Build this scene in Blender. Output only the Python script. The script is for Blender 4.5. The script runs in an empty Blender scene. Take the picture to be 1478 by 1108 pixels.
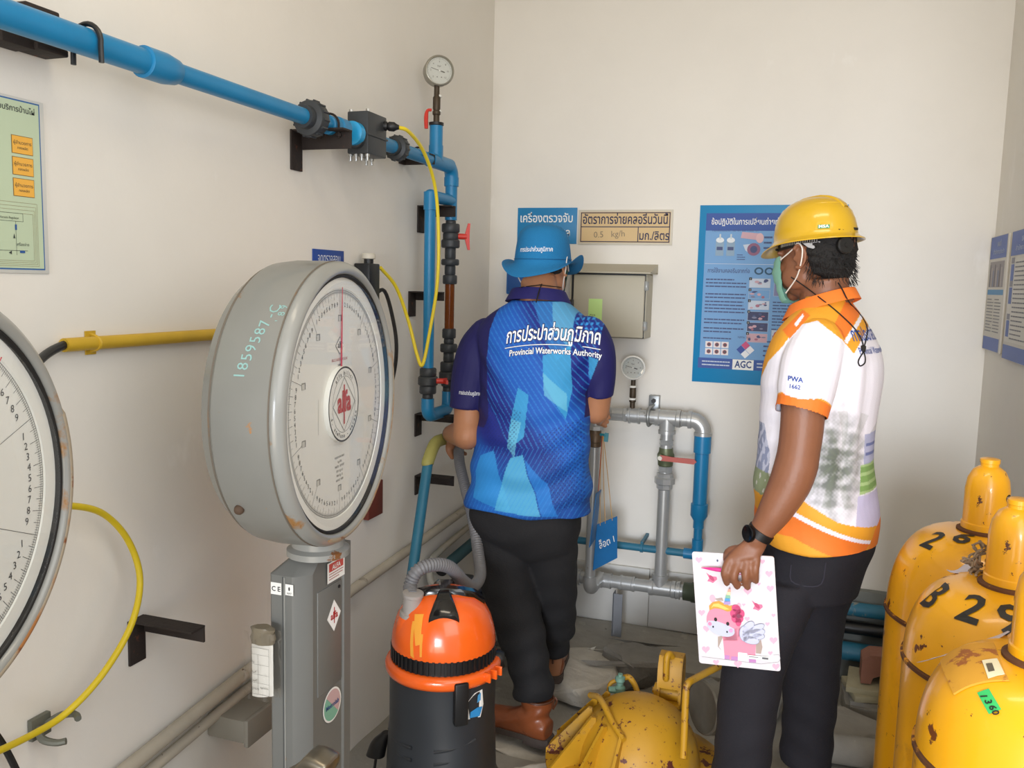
import bpy, bmesh, math, random
import numpy as np
from mathutils import Vector, Matrix
from mathutils.bvhtree import BVHTree
PI = math.pi
random.seed(7); np.random.seed(7)
SC = bpy.context.scene
COL = SC.collection

# ------------------------------------------------------------------ camera
F_PX = 1250.0
def nrm(v):
    v = np.array(v, float); return v/np.linalg.norm(v)
_Y = nrm([432, -136, F_PX]); _X = nrm([3739, 239, -F_PX]); _X = nrm(_X-_Y*_X.dot(_Y)); _Z = -np.cross(_X, _Y)
if _Z[1] > 0: _Z = -_Z
RW = np.array([_X, _Y, _Z]); CAM = np.array([0, 0, 1.45])
cam_data = bpy.data.cameras.new('camera'); cam = bpy.data.objects.new('camera', cam_data); COL.objects.link(cam)
cam_data.sensor_width = 36; cam_data.sensor_fit = 'HORIZONTAL'; cam_data.lens = 36*F_PX/1478
cam_data.clip_start = .02; cam_data.clip_end = 200
mw = Matrix.Identity(4)
for i in range(3):
    mw[i][0] = RW[i][0]; mw[i][1] = -RW[i][1]; mw[i][2] = -RW[i][2]; mw[i][3] = CAM[i]
cam.matrix_world = mw
SC.camera = cam
def at(px, py, **k):
    """surveying helper: the point of the photographed direction that lies on the plane x=, y= or z="""
    d = RW @ nrm([px-739, py-554, F_PX]); (a, v), = k.items(); i = 'xyz'.index(a)
    return Vector(CAM + d*((v-CAM[i])/d[i]))

# ------------------------------------------------------------------ world, lights, exposure
world = bpy.data.worlds.new('world'); SC.world = world; world.use_nodes = True
bg = world.node_tree.nodes['Background']; bg.inputs[0].default_value = (.84, .91, 1, 1); bg.inputs[1].default_value = 0.55
def area(name, loc, target, sx, sy, power, color):
    l = bpy.data.lights.new(name, 'AREA'); l.shape = 'RECTANGLE'; l.size = sx; l.size_y = sy; l.energy = power; l.color = color
    o = bpy.data.objects.new(name, l); COL.objects.link(o); o.location = loc
    o.rotation_euler = (Vector(target)-Vector(loc)).to_track_quat('-Z', 'Y').to_euler(); return o
area('side_opening_daylight', (.64, .25, 2.0), (-.8, 1.5, 1.1), 1.4, 1.4, 17, (1, .975, .94))
area('doorway_sky_light', (.5, -4.0, 1.35), (.5, 3.4, .5), 1.8, 1.2, 22, (.84, .90, 1)).data.spread = math.radians(46)
area('ground_bounce_light', (0, -2.6, .15), (-.1, 2.4, 2.6), 2.6, 1.5, 50, (1, .84, .62))
area('ceiling_fill_light', (-.2, 1.0, 2.93), (-.3, 1.5, 0), 1.2, .25, 8, (1, .86, .66))  # added warm fill standing in for ceiling bounce; no lamp hangs here
SC.view_settings.view_transform = 'Standard'; SC.view_settings.look = 'None'
SC.view_settings.exposure = 0.12; SC.view_settings.gamma = 1; SC.view_settings.use_curve_mapping = False

# ------------------------------------------------------------------ materials
def lin(c):
    if isinstance(c, str):
        c = c.lstrip('#'); c = [int(c[i:i+2], 16) for i in (0, 2, 4)]
    return tuple(((v/255)/12.92 if v/255 <= .04045 else ((v/255+.055)/1.055)**2.4) for v in c)
MATS = {}
def M(name, c='#888888', rough=.5, metal=0., bump=0., bscale=60., spots=(), mottle=0., mscale=8., coat=0., attr=None, trans=0., alpha=1., aniso=None, emit=None):
    """procedural material: base colour, mottling, spots = [(colour, scale, threshold, softness, stretch)], fine bump"""
    if name in MATS: return MATS[name]
    m = bpy.data.materials.new(name); m.use_nodes = True; nt = m.node_tree; N = nt.nodes; L = nt.links
    b = N['Principled BSDF']; b.inputs['Roughness'].default_value = rough; b.inputs['Metallic'].default_value = metal
    if coat: b.inputs['Coat Weight'].default_value = coat; b.inputs['Coat Roughness'].default_value = .08
    if trans: b.inputs['Transmission Weight'].default_value = trans; b.inputs['IOR'].default_value = 1.3
    if alpha < 1: b.inputs['Alpha'].default_value = alpha
    base = lin(c)+(1,)
    tc = N.new('ShaderNodeTexCoord')
    cur = None
    if attr:
        a = N.new('ShaderNodeAttribute'); a.attribute_name = attr; cur = a.outputs['Color']
    def noise(scale, detail=4, stretch=None, rgh=.6):
        n = N.new('ShaderNodeTexNoise'); n.inputs['Scale'].default_value = scale; n.inputs['Detail'].default_value = detail; n.inputs['Roughness'].default_value = rgh
        if stretch:
            mp = N.new('ShaderNodeMapping'); mp.inputs['Scale'].default_value = stretch; L.new(tc.outputs['Object'], mp.inputs['Vector']); L.new(mp.outputs[0], n.inputs['Vector'])
        else: L.new(tc.outputs['Object'], n.inputs['Vector'])
        return n
    def mix(fac, a, bcol):
        x = N.new('ShaderNodeMix'); x.data_type = 'RGBA'; L.new(fac, x.inputs[0])
        if isinstance(a, tuple): x.inputs[6].default_value = a
        else: L.new(a, x.inputs[6])
        x.inputs[7].default_value = bcol; return x.outputs[2]
    if mottle:
        n = noise(mscale, 5); r = N.new('ShaderNodeMapRange'); r.inputs[1].default_value = .35; r.inputs[2].default_value = .75; r.inputs[4].default_value = mottle
        L.new(n.outputs[0], r.inputs[0]); dark = tuple(v*.45 for v in base[:3])+(1,)
        cur = mix(r.outputs[0], cur if cur is not None else base, dark)
    for s in spots:
        col, sc, th = s[:3]; soft = s[3] if len(s) > 3 else .03; st = s[4] if len(s) > 4 else None
        n = noise(sc, 6, st, .65); r = N.new('ShaderNodeMapRange'); r.inputs[1].default_value = th; r.inputs[2].default_value = th+soft
        L.new(n.outputs[0], r.inputs[0]); cur = mix(r.outputs[0], cur if cur is not None else base, lin(col)+(1,))
    if cur is None: b.inputs['Base Color'].default_value = base
    else: L.new(cur, b.inputs['Base Color'])
    if bump:
        n = noise(bscale, 5); bp = N.new('ShaderNodeBump'); bp.inputs['Strength'].default_value = bump; bp.inputs['Distance'].default_value = .004
        L.new(n.outputs[0], bp.inputs['Height']); L.new(bp.outputs[0], b.inputs['Normal'])
    if emit: b.inputs['Emission Color'].default_value = lin(emit)+(1,); b.inputs['Emission Strength'].default_value = 1
    MATS[name] = m; return m
def ink(c, rough=.55):
    return M('print_'+c.strip('#'), c, rough)

# ------------------------------------------------------------------ mesh builder
class MB:
    def __init__(s): s.V = []; s.F = []; s.I = []; s.mats = []
    def mi(s, m):
        if m is None: return 0
        if m not in s.mats: s.mats.append(m)
        return s.mats.index(m)
    def add(s, V, F, m=None):
        k = len(s.V); i = s.mi(m); s.V += [tuple(v) for v in V]
        for f in F: s.F.append(tuple(k+j for j in f)); s.I.append(i)
        return s
    def bm(s, b, m=None, mat=None):
        b.verts.index_update(); V = [(mat @ v.co if mat else v.co) for v in b.verts]
        s.add(V, [[v.index for v in f.verts] for f in b.faces], m); b.free(); return s
    def box(s, lo, hi, m=None, bev=0., mat=None, seg=2):
        b = bmesh.new(); bmesh.ops.create_cube(b, size=1)
        lo = Vector(lo); hi = Vector(hi)
        for v in b.verts: v.co = Vector(((lo[i]+hi[i])/2 + v.co[i]*(hi[i]-lo[i])) for i in range(3))
        if bev: bmesh.ops.bevel(b, geom=b.edges[:], offset=bev, segments=seg, affect='EDGES', profile=.5)
        return s.bm(b, m, mat)
    def ring_loft(s, rings, m=None, caps=True, closed=False):
        n = len(rings[0]); V = [p for r in rings for p in r]; F = []
        for a in range(len(rings)-1 + (1 if closed else 0)):
            b2 = (a+1) % len(rings)
            for i in range(n): j = (i+1) % n; F.append((a*n+i, a*n+j, b2*n+j, b2*n+i))
        if caps and not closed: F.append(tuple(reversed(range(n)))); F.append(tuple((len(rings)-1)*n+i for i in range(n)))
        return s.add(V, F, m)
    def tube(s, pts, r, m=None, n=14, caps=True, smooth=0, closed=False):
        pts = [Vector(p) for p in pts]; rr = r if isinstance(r, (list, tuple)) else [r]*len(pts)
        if smooth:
            q, qr = catmull(pts, smooth, rr, closed); pts, rr = q, qr
        R = []; t0 = None; u = None
        N = len(pts)
        for i, p in enumerate(pts):
            if closed: t = pts[(i+1) % N]-pts[i-1]
            else: t = pts[min(i+1, N-1)]-pts[max(i-1, 0)]
            if t.length < 1e-9: t = t0 or Vector((0, 0, 1))
            t.normalize()
            if u is None:
                u = t.orthogonal().normalized()
            else: u = (u-t*u.dot(t)); u = u.normalized() if u.length > 1e-6 else t.orthogonal().normalized()
            v = t.cross(u); t0 = t
            R.append([p+(u*math.cos(2*PI*k/n)+v*math.sin(2*PI*k/n))*rr[i] for k in range(n)])
        return s.ring_loft(R, m, caps, closed)
    def cyl(s, a, b, r, m=None, r2=None, n=20):
        return s.tube([a, b], [r, r if r2 is None else r2], m, n)
    def lathe(s, prof, o=(0, 0, 0), ax=(0, 0, 1), m=None, n=32, closed=False):
        """prof: list of (radius, height)"""
        o = Vector(o); w = Vector(ax).normalized(); u = w.orthogonal().normalized(); v = w.cross(u)
        R = [[o+w*h+(u*math.cos(2*PI*k/n)+v*math.sin(2*PI*k/n))*max(r, 1e-5) for k in range(n)] for r, h in prof]
        return s.ring_loft(R, m, True)
    def prism(s, poly, o, u, v, d, m=None):
        """2D polygon in the frame (o,u,v) extruded by vector d"""
        o = Vector(o); u = Vector(u); v = Vector(v); d = Vector(d); n = len(poly)
        A = [o+u*p[0]+v*p[1] for p in poly]; B = [p+d for p in A]
        return s.add(A+B, [tuple(range(n)), tuple(reversed(range(n, 2*n)))]+[(i, i+n, (i+1) % n+n, (i+1) % n) for i in range(n)], m)
    def ell(s, c, r, m=None, rot=None, n=20):
        b = bmesh.new(); bmesh.ops.create_uvsphere(b, u_segments=n, v_segments=max(8, n//2+2), radius=1)
        mt = Matrix.Translation(Vector(c)) @ (rot.to_4x4() if rot else Matrix.Identity(4)) @ Matrix.Diagonal((*[float(x) for x in r], 1))
        return s.bm(b, m, mt)
    def loft(s, secs, m=None, n=28, k=6, p=2.2, caps=True):
        """secs: (center, half-axis u, half-axis v); catmull interpolated superellipse sections"""
        A = [np.concatenate([np.array(c, float), np.array(u, float), np.array(v, float)]) for c, u, v in secs]
        q = catnp(A, k)
        R = []
        for a in q:
            c, u, v = a[:3], a[3:6], a[6:]; ring = []
            for i in range(n):
                t = 2*PI*i/n; ct, st = math.cos(t), math.sin(t)
                ring.append(Vector(c+u*math.copysign(abs(ct)**(2/p), ct)+v*math.copysign(abs(st)**(2/p), st)))
            R.append(ring)
        return s.ring_loft(R, m, caps)
def catmull(pts, k, rr=None, closed=False):
    A = [np.array(list(p)+[r]) for p, r in zip(pts, rr or [0]*len(pts))]
    q = catnp(A, k, closed)
    return [Vector(a[:3]) for a in q], [float(a[3]) for a in q]
def catnp(A, k, closed=False):
    n = len(A); out = []
    rng = range(n) if closed else range(n-1)
    for i in rng:
        p1, p2 = A[i], A[(i+1) % n]
        p0 = A[i-1] if (i > 0 or closed) else 2*p1-p2; p3 = A[(i+2) % n] if (i+2 < n or closed) else 2*p2-p1
        for j in range(k):
            t = j/k; out.append(.5*((2*p1)+(-p0+p2)*t+(2*p0-5*p1+4*p2-p3)*t*t+(-p0+3*p1-3*p2+p3)*t**3))
    if not closed: out.append(A[-1])
    return out
def arc(c, a, b, t0, t1, n=8):
    c = Vector(c); a = Vector(a); b = Vector(b)
    return [c+a*math.cos(t0+(t1-t0)*i/n)+b*math.sin(t0+(t1-t0)*i/n) for i in range(n+1)]

def origin(o):
    v = Vector((0, 0, 0))
    while o is not None: v = v+o.location; o = o.parent
    return v
def obj(name, mb, mat=None, parent=None, loc=None, sharp=38, flat=False, label=None):
    """links the builder's shape as ONE mesh object; the builder works in world coordinates"""
    me = bpy.data.meshes.new(name)
    base = origin(parent) if parent else Vector(loc or (0, 0, 0))
    me.from_pydata([tuple(Vector(v)-base) for v in mb.V], [], mb.F)
    ms = mb.mats or [mat]
    for x in ms: me.materials.append(x)
    if len(ms) > 1: me.polygons.foreach_set('material_index', mb.I)
    me.update()
    if not flat:
        me.shade_smooth(); me.set_sharp_from_angle(angle=math.radians(sharp))
    o = bpy.data.objects.new(name, me); COL.objects.link(o)
    if parent: o.parent = parent
    else: o.location = base
    if label: o['label'] = label
    return o
def fixn(o):
    b = bmesh.new(); b.from_mesh(o.data); bmesh.ops.recalc_face_normals(b, faces=b.faces); b.to_mesh(o.data); b.free(); return o
def tag(o, label, cat, group=None, kind=None):
    if label: o['label'] = label
    if cat: o['category'] = cat
    if group: o['group'] = group
    if kind: o['kind'] = kind
    return o
def thing(name, label, cat, loc=(0, 0, 0), group=None):
    o = bpy.data.objects.new(name, None); COL.objects.link(o); o.location = Vector(loc); o.empty_display_size = .1
    return tag(o, label, cat, group)
def struct(name, mb, mat, parent=None):
    o = obj(name, mb, mat, parent)
    o['kind'] = 'structure'; return o

# ------------------------------------------------------------------ flat printing on surfaces (words, marks)
_TX = {}
def text2d(s, size=1., off=0., bold=False):
    key = (s, off)
    if key not in _TX:
        c = bpy.data.curves.new('t', 'FONT'); c.body = s; c.size = 1; c.offset = off; c.resolution_u = 2; c.fill_mode = 'FRONT'
        o = bpy.data.objects.new('t', c); COL.objects.link(o); bpy.context.view_layer.update()
        me = o.evaluated_get(bpy.context.evaluated_depsgraph_get()).to_mesh()
        V = np.array([tuple(v.co)[:2] for v in me.vertices]) if len(me.vertices) else np.zeros((1, 2)); F = [tuple(p.vertices) for p in me.polygons]
        bpy.data.objects.remove(o); bpy.data.curves.remove(c); _TX[key] = (V, F)
    V, F = _TX[key]; return V*size, F
class Print:
    """flat printing in a plane frame: origin o, right u, up v, outward n"""
    def __init__(s, o, u, v, n, step=.0004, mb=None): s.o = Vector(o); s.u = Vector(u).normalized(); s.v = Vector(v).normalized(); s.n = Vector(n).normalized(); s.st = step; s.mb = mb or MB()
    ymap = None
    def P(s, x, y, l):
        if s.ymap: y = s.ymap(y)
        return s.o+s.u*x+s.v*y+s.n*(s.st*l)
    def poly(s, pts, m, l=1): s.mb.add([s.P(x, y, l) for x, y in pts], [tuple(range(len(pts)))], m)
    def rect(s, x0, y0, x1, y1, m, l=1): s.poly([(x0, y0), (x1, y0), (x1, y1), (x0, y1)], m, l)
    def frame(s, x0, y0, x1, y1, w, m, l=1):
        s.rect(x0, y0, x1, y0+w, m, l); s.rect(x0, y1-w, x1, y1, m, l); s.rect(x0, y0+w, x0+w, y1-w, m, l); s.rect(x1-w, y0+w, x1, y1-w, m, l)
    def ell(s, cx, cy, rx, ry, m, l=1, n=20, a0=0., a1=2*PI, rot=0.):
        c, q = math.cos(rot), math.sin(rot); P = []
        for i in range(n):
            t = a0+(a1-a0)*i/(n if a1-a0 > 6.2 else n-1); x, y = rx*math.cos(t), ry*math.sin(t); P.append((cx+x*c-y*q, cy+x*q+y*c))
        s.poly(P, m, l)
    def ring(s, cx, cy, r0, r1, m, l=1, n=40, ratio=1.):
        V = []; F = []
        for i in range(n):
            t = 2*PI*i/n; V += [s.P(cx+r0*math.cos(t), cy+r0*ratio*math.sin(t), l), s.P(cx+r1*math.cos(t), cy+r1*ratio*math.sin(t), l)]
            j = (i+1) % n; F.append((2*i, 2*i+1, 2*j+1, 2*j))
        s.mb.add(V, F, m)
    def line(s, pts, w, m, l=1):
        for a, b in zip(pts[:-1], pts[1:]):
            a = Vector(a); b = Vector(b); d = (b-a)
            if d.length < 1e-9: continue
            d.normalize(); q = Vector((-d.y, d.x))*w/2; s.poly([a-q, b-q, b+q, a+q], m, l)
    def text(s, t, x, y, size, m, l=2, align='c', off=0., width=None, rot=0., sx=1.):
        V, F = text2d(t, size, off); V = V.copy(); w0, w1 = V[:, 0].min(), V[:, 0].max()
        if width: sx = width/max(w1-w0, 1e-6)
        V[:, 0] *= sx; w0 *= sx; w1 *= sx
        V[:, 0] -= {'c': (w0+w1)/2, 'l': w0, 'r': w1}[align]
        c, q = math.cos(rot), math.sin(rot)
        s.mb.add([s.P(x+a*c-b*q, y+a*q+b*c, l) for a, b in V], F, m)
    def lines(s, x0, x1, y0, y1, n, m, l=2, h=.35, seed=0):
        """rows of unreadably small print as broken strokes"""
        rnd = random.Random(seed); dy = (y1-y0)/n
        for i in range(n):
            x = x0; y = y0+dy*(i+.5); end = x1-(x1-x0)*rnd.choice([0, 0, .05, .3])
            while x < end:
                w = (x1-x0)*rnd.uniform(.05, .16); s.rect(x, y-dy*h/2, min(x+w, end), y+dy*h/2, m, l); x += w+(x1-x0)*.012
THAI_PWA = 'การประปาส่วนภูมิภาค'

# ------------------------------------------------------------------ organic shapes
def remesh(mb, voxel, smooth=4, disp=None, colfn=None):
    me = bpy.data.meshes.new('tmp'); me.from_pydata([tuple(v) for v in mb.V], [], mb.F); me.update()
    b = bmesh.new(); b.from_mesh(me); bmesh.ops.recalc_face_normals(b, faces=b.faces); b.to_mesh(me); b.free()
    o = bpy.data.objects.new('tmp', me); COL.objects.link(o)
    r = o.modifiers.new('r', 'REMESH'); r.mode = 'VOXEL'; r.voxel_size = voxel
    if smooth: sm = o.modifiers.new('s', 'SMOOTH'); sm.factor = .5; sm.iterations = smooth
    bpy.context.view_layer.update()
    ev = o.evaluated_get(bpy.context.evaluated_depsgraph_get()); m2 = bpy.data.meshes.new_from_object(ev)
    bpy.data.objects.remove(o); bpy.data.meshes.remove(me)
    n = len(m2.vertices); co = np.empty(n*3); m2.vertices.foreach_get('co', co); co = co.reshape(-1, 3)
    no = np.empty(n*3); m2.vertex_normals.foreach_get('vector', no); no = no.reshape(-1, 3)
    if disp is not None:
        co = co+no*disp(co, no)[:, None]; m2.vertices.foreach_set('co', co.ravel())
    m2.update()
    return m2, co, no
def organic(name, mb, mat, parent, voxel=.006, smooth=4, disp=None, colfn=None, cut=None, label=None):
    m2, co, no = remesh(mb, voxel, smooth, disp)
    if colfn is not None:
        c = np.ones((len(co), 4)); c[:, :3] = colfn(co, no)
        a = m2.color_attributes.new('Col', 'FLOAT_COLOR', 'POINT'); a.data.foreach_set('color', c.ravel())
    if cut is not None:
        keep = cut(co); b = bmesh.new(); b.from_mesh(m2); b.verts.ensure_lookup_table()
        bmesh.ops.delete(b, geom=[v for v in b.verts if not keep[v.index]], context='VERTS'); b.to_mesh(m2); b.free()
    base = origin(parent) if parent else Vector((0, 0, 0))
    m2.transform(Matrix.Translation(-base)); m2.materials.clear(); m2.materials.append(mat); m2.shade_smooth(); m2.name = name
    o = bpy.data.objects.new(name, m2); COL.objects.link(o)
    if parent: o.parent = parent
    if label: o['label'] = label
    return o
def world_bvh(o):
    base = origin(o); me = o.data
    return BVHTree.FromPolygons([v.co+base for v in me.vertices], [tuple(p.vertices) for p in me.polygons])
def wrap(mb, bvh, d, lift=.0012, back=.5):
    """drapes a flat print onto a surface along direction d"""
    d = Vector(d).normalized(); out = []; bad = set()
    for v in mb.V:
        v = Vector(v); h = bvh.ray_cast(v-d*back, d)
        if h[0] is None: bad.add(len(out))
        out.append(tuple(h[0]-d*lift if h[0] is not None else v))
    if bad: k = [i for i, f in enumerate(mb.F) if not (set(f) & bad)]; mb.F = [mb.F[i] for i in k]; mb.I = [mb.I[i] for i in k]
    mb.V = out; return mb
def surf(px, py, bvh, lift=.003, fb=2.4):
    """surveyed point on an object's surface"""
    d = Vector(RW @ nrm([px-739, py-554, F_PX])); h = bvh.ray_cast(Vector(CAM), d)
    return (h[0]-d*lift) if h[0] is not None else at(px, py, y=fb)
def surfn(px, py, bvh):
    d = Vector(RW @ nrm([px-739, py-554, F_PX])); h = bvh.ray_cast(Vector(CAM), d); return h[0], h[1]
def hash_noise(co, s, seed=0):
    """cheap smooth noise from summed sines"""
    r = np.random.RandomState(seed); out = np.zeros(len(co))
    for i in range(6):
        k = r.normal(size=3)*s*(1+i*.5); out += np.sin(co@k+r.uniform(0, 6.28))/(1+i*.5)
    return out/2.5
def inpoly(x, z, P):
    x = np.asarray(x); z = np.asarray(z); inside = np.zeros(x.shape, bool); n = len(P)
    for i in range(n):
        x1, y1 = P[i]; x2, y2 = P[(i+1) % n]
        if y1 == y2: continue
        c = ((y1 > z) != (y2 > z)) & (x < (x2-x1)*(z-y1)/(y2-y1)+x1); inside ^= c
    return inside

# ================================================================== THE SETTING
XL, XR, YB, YF, ZC = -1.27, .588, 3.4, -1.3, 3.0
m_wall = M('white_wall_paint', '#ebe7df', .75, bump=.25, bscale=14, mottle=.10, mscale=2.2, spots=[('#f0ede7', 2.0, .62, .06, (1, 1, .6)), ('#8a8478', 38, .79, .02)])
m_conc = M('grey_concrete', '#a29e95', .9, bump=1., bscale=30, mottle=.45, mscale=7, spots=[('#b5b0a5', 11, .62, .08), ('#55504a', 25, .68, .05)])
m_ceil = M('ceiling_paint', '#e6e2d8', .8)
struct('wall_left', MB().box((XL-.15, YF, -.2), (XL, YB+.15, ZC)), m_wall)
struct('wall_back', MB().box((XL, YB, -.2), (XR+.15, YB+.15, ZC)), m_wall)
struct('wall_right', MB().box((XR, 1.08, -.2), (XR+.15, YB, ZC)), m_wall)
struct('wall_front', MB().box((XL-.15, YF-.12, 2.15), (XR+.15, YF, ZC)), m_wall)
struct('ceiling', MB().box((XL-.15, YF, ZC), (XR+.15, YB+.15, ZC+.12)), m_ceil)
mb = MB(); nx, ny = 60, 120; V = []; F = []
for j in range(ny+1):
    for i in range(nx+1):
        x = XL+(XR-XL)*i/nx; y = YF+(YB-YF)*j/ny
        z = .006*math.sin(x*9+y*4)+.005*math.sin(y*17-x*5)-.004
        V.append((x, y, z-.006))
for j in range(ny):
    for i in range(nx): a = j*(nx+1)+i; F.append((a, a+1, a+nx+2, a+nx+1))
k = len(V); V += [(XL, YF, -.2), (XR, YF, -.2), (XR, YB, -.2), (XL, YB, -.2)]; F.append((k, k+3, k+2, k+1))
mb.add(V, F); struct('floor', mb, m_conc)
# rough concrete kerb at the foot of the back wall, and the row of painted boards above it
def rough_block(mb, lo, hi, amp=.01, seed=0, nx=14, mat=None):
    b = bmesh.new(); bmesh.ops.create_cube(b, size=1); lo = Vector(lo); hi = Vector(hi)
    for v in b.verts: v.co = Vector(((lo[i]+hi[i])/2+v.co[i]*(hi[i]-lo[i])) for i in range(3))
    bmesh.ops.bevel(b, geom=b.edges[:], offset=min(hi-lo)*.16, segments=2, affect='EDGES')
    bmesh.ops.subdivide_edges(b, edges=b.edges[:], cuts=3, use_grid_fill=True)
    co = np.array([v.co[:] for v in b.verts]); d = hash_noise(co, 14, seed)*amp+hash_noise(co, 45, seed+5)*amp*.4
    c = (lo+hi)/2
    for v, q in zip(b.verts, d): v.co += (v.co-c).normalized()*float(q)
    return mb.bm(b, mat)
m_rubble = M('pale_concrete_rubble', '#c9c3b7', .95, bump=1., bscale=40, mottle=.4, mscale=14, spots=[('#6b665e', 18, .66, .06)])
o = struct('baseboard_back', rough_block(MB(), (XL+.01, 3.0, -.05), (.02, 3.39, .075), .016, 3), m_conc)
pan = thing('trim_1', None, None, (XL, 3.39, .07)); pan['kind'] = 'structure'
m_board = M('white_painted_board', '#dcdad4', .6, mottle=.12, mscale=5, spots=[('#8a6b4a', 9, .70, .03)])
bx = [XL+.005, -.88, -.545, -.12, .1]
for a, b in zip(bx[:-1], bx[1:]):
    obj('board', MB().box((a+.002, 3.384, .075), (b-.002, 3.399, .315), bev=.002), m_board, pan)
m_blue = M('blue_plastic_pipe', '#1c81b6', .35, mottle=.22, mscale=10, spots=[('#9fb4b4', 22, .72, .05)])
m_bluegrey = M('weathered_blue_pipe', '#2a7390', .5, mottle=.4, mscale=10, spots=[('#8b8e86', 14, .60, .05, (1, 1, .3))])
m_black = M('black_plastic', '#17181a', .42)
m_darkgrey = M('dark_grey_plastic', '#34383c', .45, mottle=.15, mscale=20)
m_iron = M('dark_rusty_iron', '#2a211d', .75, bump=.4, bscale=60, mottle=.4, mscale=20, spots=[('#5a3221', 30, .62, .06)])
# stepped ledge and pipes in the back right corner
struct('trim_2', MB().box((.10, 3.36, .0), (XR-.003, 3.398, .345), bev=.004), M('grey_ledge_paint', '#7e827f', .8, mottle=.4, mscale=12))
for nm, z, r, mt, lab in (('ledge_pipe', .285, .026, m_bluegrey, 'upper blue pipe along the ledge behind the yellow cylinders'), ('ledge_pipe', .213, .024, m_black, 'black pipe between the two blue pipes in the back right corner'), ('ledge_pipe', .125, .034, m_bluegrey, 'lower thick blue pipe near the floor behind the yellow cylinders')):
    tag(obj(nm, MB().cyl((.11, 3.355-r, z), (XR-.004, 3.355-r, z), r), mt), lab, 'pipe')

# ================================================================== LEFT WALL PIPING
XP = -1.18
def L(px, py, x=XP): return at(px, py, x=x)
def Bk(px, py, y=3.28): return at(px, py, y=y)
p0 = L(-60, 0); p1 = L(430, 165); zp = p1.z
blue = thing('blue_water_pipe', 'blue plastic water pipe running along the left wall and down to the red handled valves', 'pipe', (XP, p1.y, zp))
yA = L(652, 240).y; yG = L(629, 236).y; yB = L(621, 300).y; yC0 = L(200, 90).y
yv = yA
def seg(name, a, b, r, m, parent=blue, n=20): return obj(name, MB().cyl(a, b, r, n=n), m, parent)
yc1, yc2 = L(205, 90).y, L(250, 105).y
seg('pipe', (XP, -.2, zp), (XP, yc1+.01, zp), .0235, m_blue)
obj('coupling', MB().lathe([(.0245, 0), (.029, .002), (.029, .055), (.0245, .085), (.021, .09)], (XP, yc1, zp), (0, 1, 0)), m_blue, blue)
seg('pipe', (XP, yc1+.08, zp), (XP, L(497, 180).y, zp), .0195, m_blue)
seg('pipe', (XP, L(545, 205).y, zp), (XP, yA-.045, zp), .0195, m_blue)
def union(y, z=zp, ax=(0, 1, 0), o=None, r=.043, w=.07, name='union_nut', parent=blue, mat=None):
    o = Vector(o) if o is not None else Vector((XP, y, z)); ax = Vector(ax)
    g = MB().lathe([(r*.62, 0), (r*.66, w*.1), (r*.66, w*.25), (r*.95, w*.3), (r, w*.36), (r, w*.72), (r*.95, w*.78), (r*.7, w*.8), (r*.66, w), (r*.5, w)], o, ax)
    h = ax.orthogonal().normalized(); h2 = ax.cross(h)
    for k in range(14):
        a = 2*PI*k/14; c = o+ax*w*.54+(h*math.cos(a)+h2*math.sin(a))*r
        g.cyl(c-ax*w*.17, c+ax*w*.17, r*.08, n=6)
    return obj(name, g, mat or m_darkgrey, parent)
union(L(437, 167).y); union(L(566, 212).y, r=.036, w=.06)
for py_, a in ((483, 183), ):
    y0 = L(472, 180).y; obj('coupling', MB().lathe([(.02, 0), (.024, .003), (.024, .04), (.028, .045), (.0275, .08), (.022, .085)], (XP, y0, zp), (0, 1, 0)), m_blue, blue)
# tee with the gauge riser, elbow, drop
obj('tee', MB().cyl((XP, yG-.05, zp), (XP, yA-.02, zp), .0235).cyl((XP, yG, zp), (XP, yG, zp+.05), .0235), m_blue, blue)
zt = L(629, 180).z
seg('riser', (XP, yG, zp+.03), (XP, yG, zt), .0215, m_blue)
R_ = .035
obj('elbow', MB().tube(arc((XP, yA-R_, zp-R_), (0, 0, R_), (0, R_, 0), 0, PI/2, 8), .0235).cyl((XP, yA, zp-R_-.03), (XP, yA, zp-R_), .025), m_blue, blue)
zx = L(652, 290).z
seg('pipe', (XP, yA, zp-.04), (XP, yA, L(652, 318).z), .0205, m_blue)
obj('branch', MB().cyl((XP, yB, zx), (XP, yA, zx), .0195).ell((XP, yB, zx), (.021, .021, .021)), m_blue, blue)
zB0 = L(621, 530).z
seg('pipe', (XP, yB, zx), (XP, yB, zB0), .018, m_blue)
obj('socket', MB().cyl((XP, yB, zx+.012), (XP, yB, zx-.045), .0215), m_blue, blue)
def vz(py, px=652): return L(px, py).z
def body_stack(px, y, spec, nm='valve_body'):
    g = MB()
    for a, b, r in spec: g.lathe([(r*.9, 0), (r, .004), (r, max(.005, vz(a, px)-vz(b, px)-.004)), (r*.9, vz(a, px)-vz(b, px))], (XP, y, vz(b, px)), (0, 0, 1), n=24)
    return obj(nm, g, m_darkgrey, blue)
v1 = body_stack(652, yA, [(318, 330, .018), (323, 336, .031), (336, 347, .027), (346, 358, .032), (357, 374, .019), (374, 383, .031), (383, 397, .019), (397, 410, .025)])
m_red = M('red_valve_plastic', '#d2382c', .4)
def wing(parent, c, dirv, up, s=1.):
    c = Vector(c); d = Vector(dirv); u = Vector(up); t = d.cross(u)
    g = MB().cyl(c, c+d*.03*s, .010*s)
    g.prism([(-.012, -.005), (.012, -.005), (.045, .004), (.045, .012), (.012, .010), (-.012, .010), (-.045, .012), (-.045, .004)], c+d*.03*s-t*.006, u*s, d*s, t*.012)
    return obj('valve_handle', g, m_red, parent)
wing(v1, (XP+.022, yA+.012, vz(341)), (.88, .47, 0), (0, 0, 1), 1.0)
m_amber = M('amber_sight_glass', '#8a4a1e', .15, mottle=.5, mscale=20, trans=.35)
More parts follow.
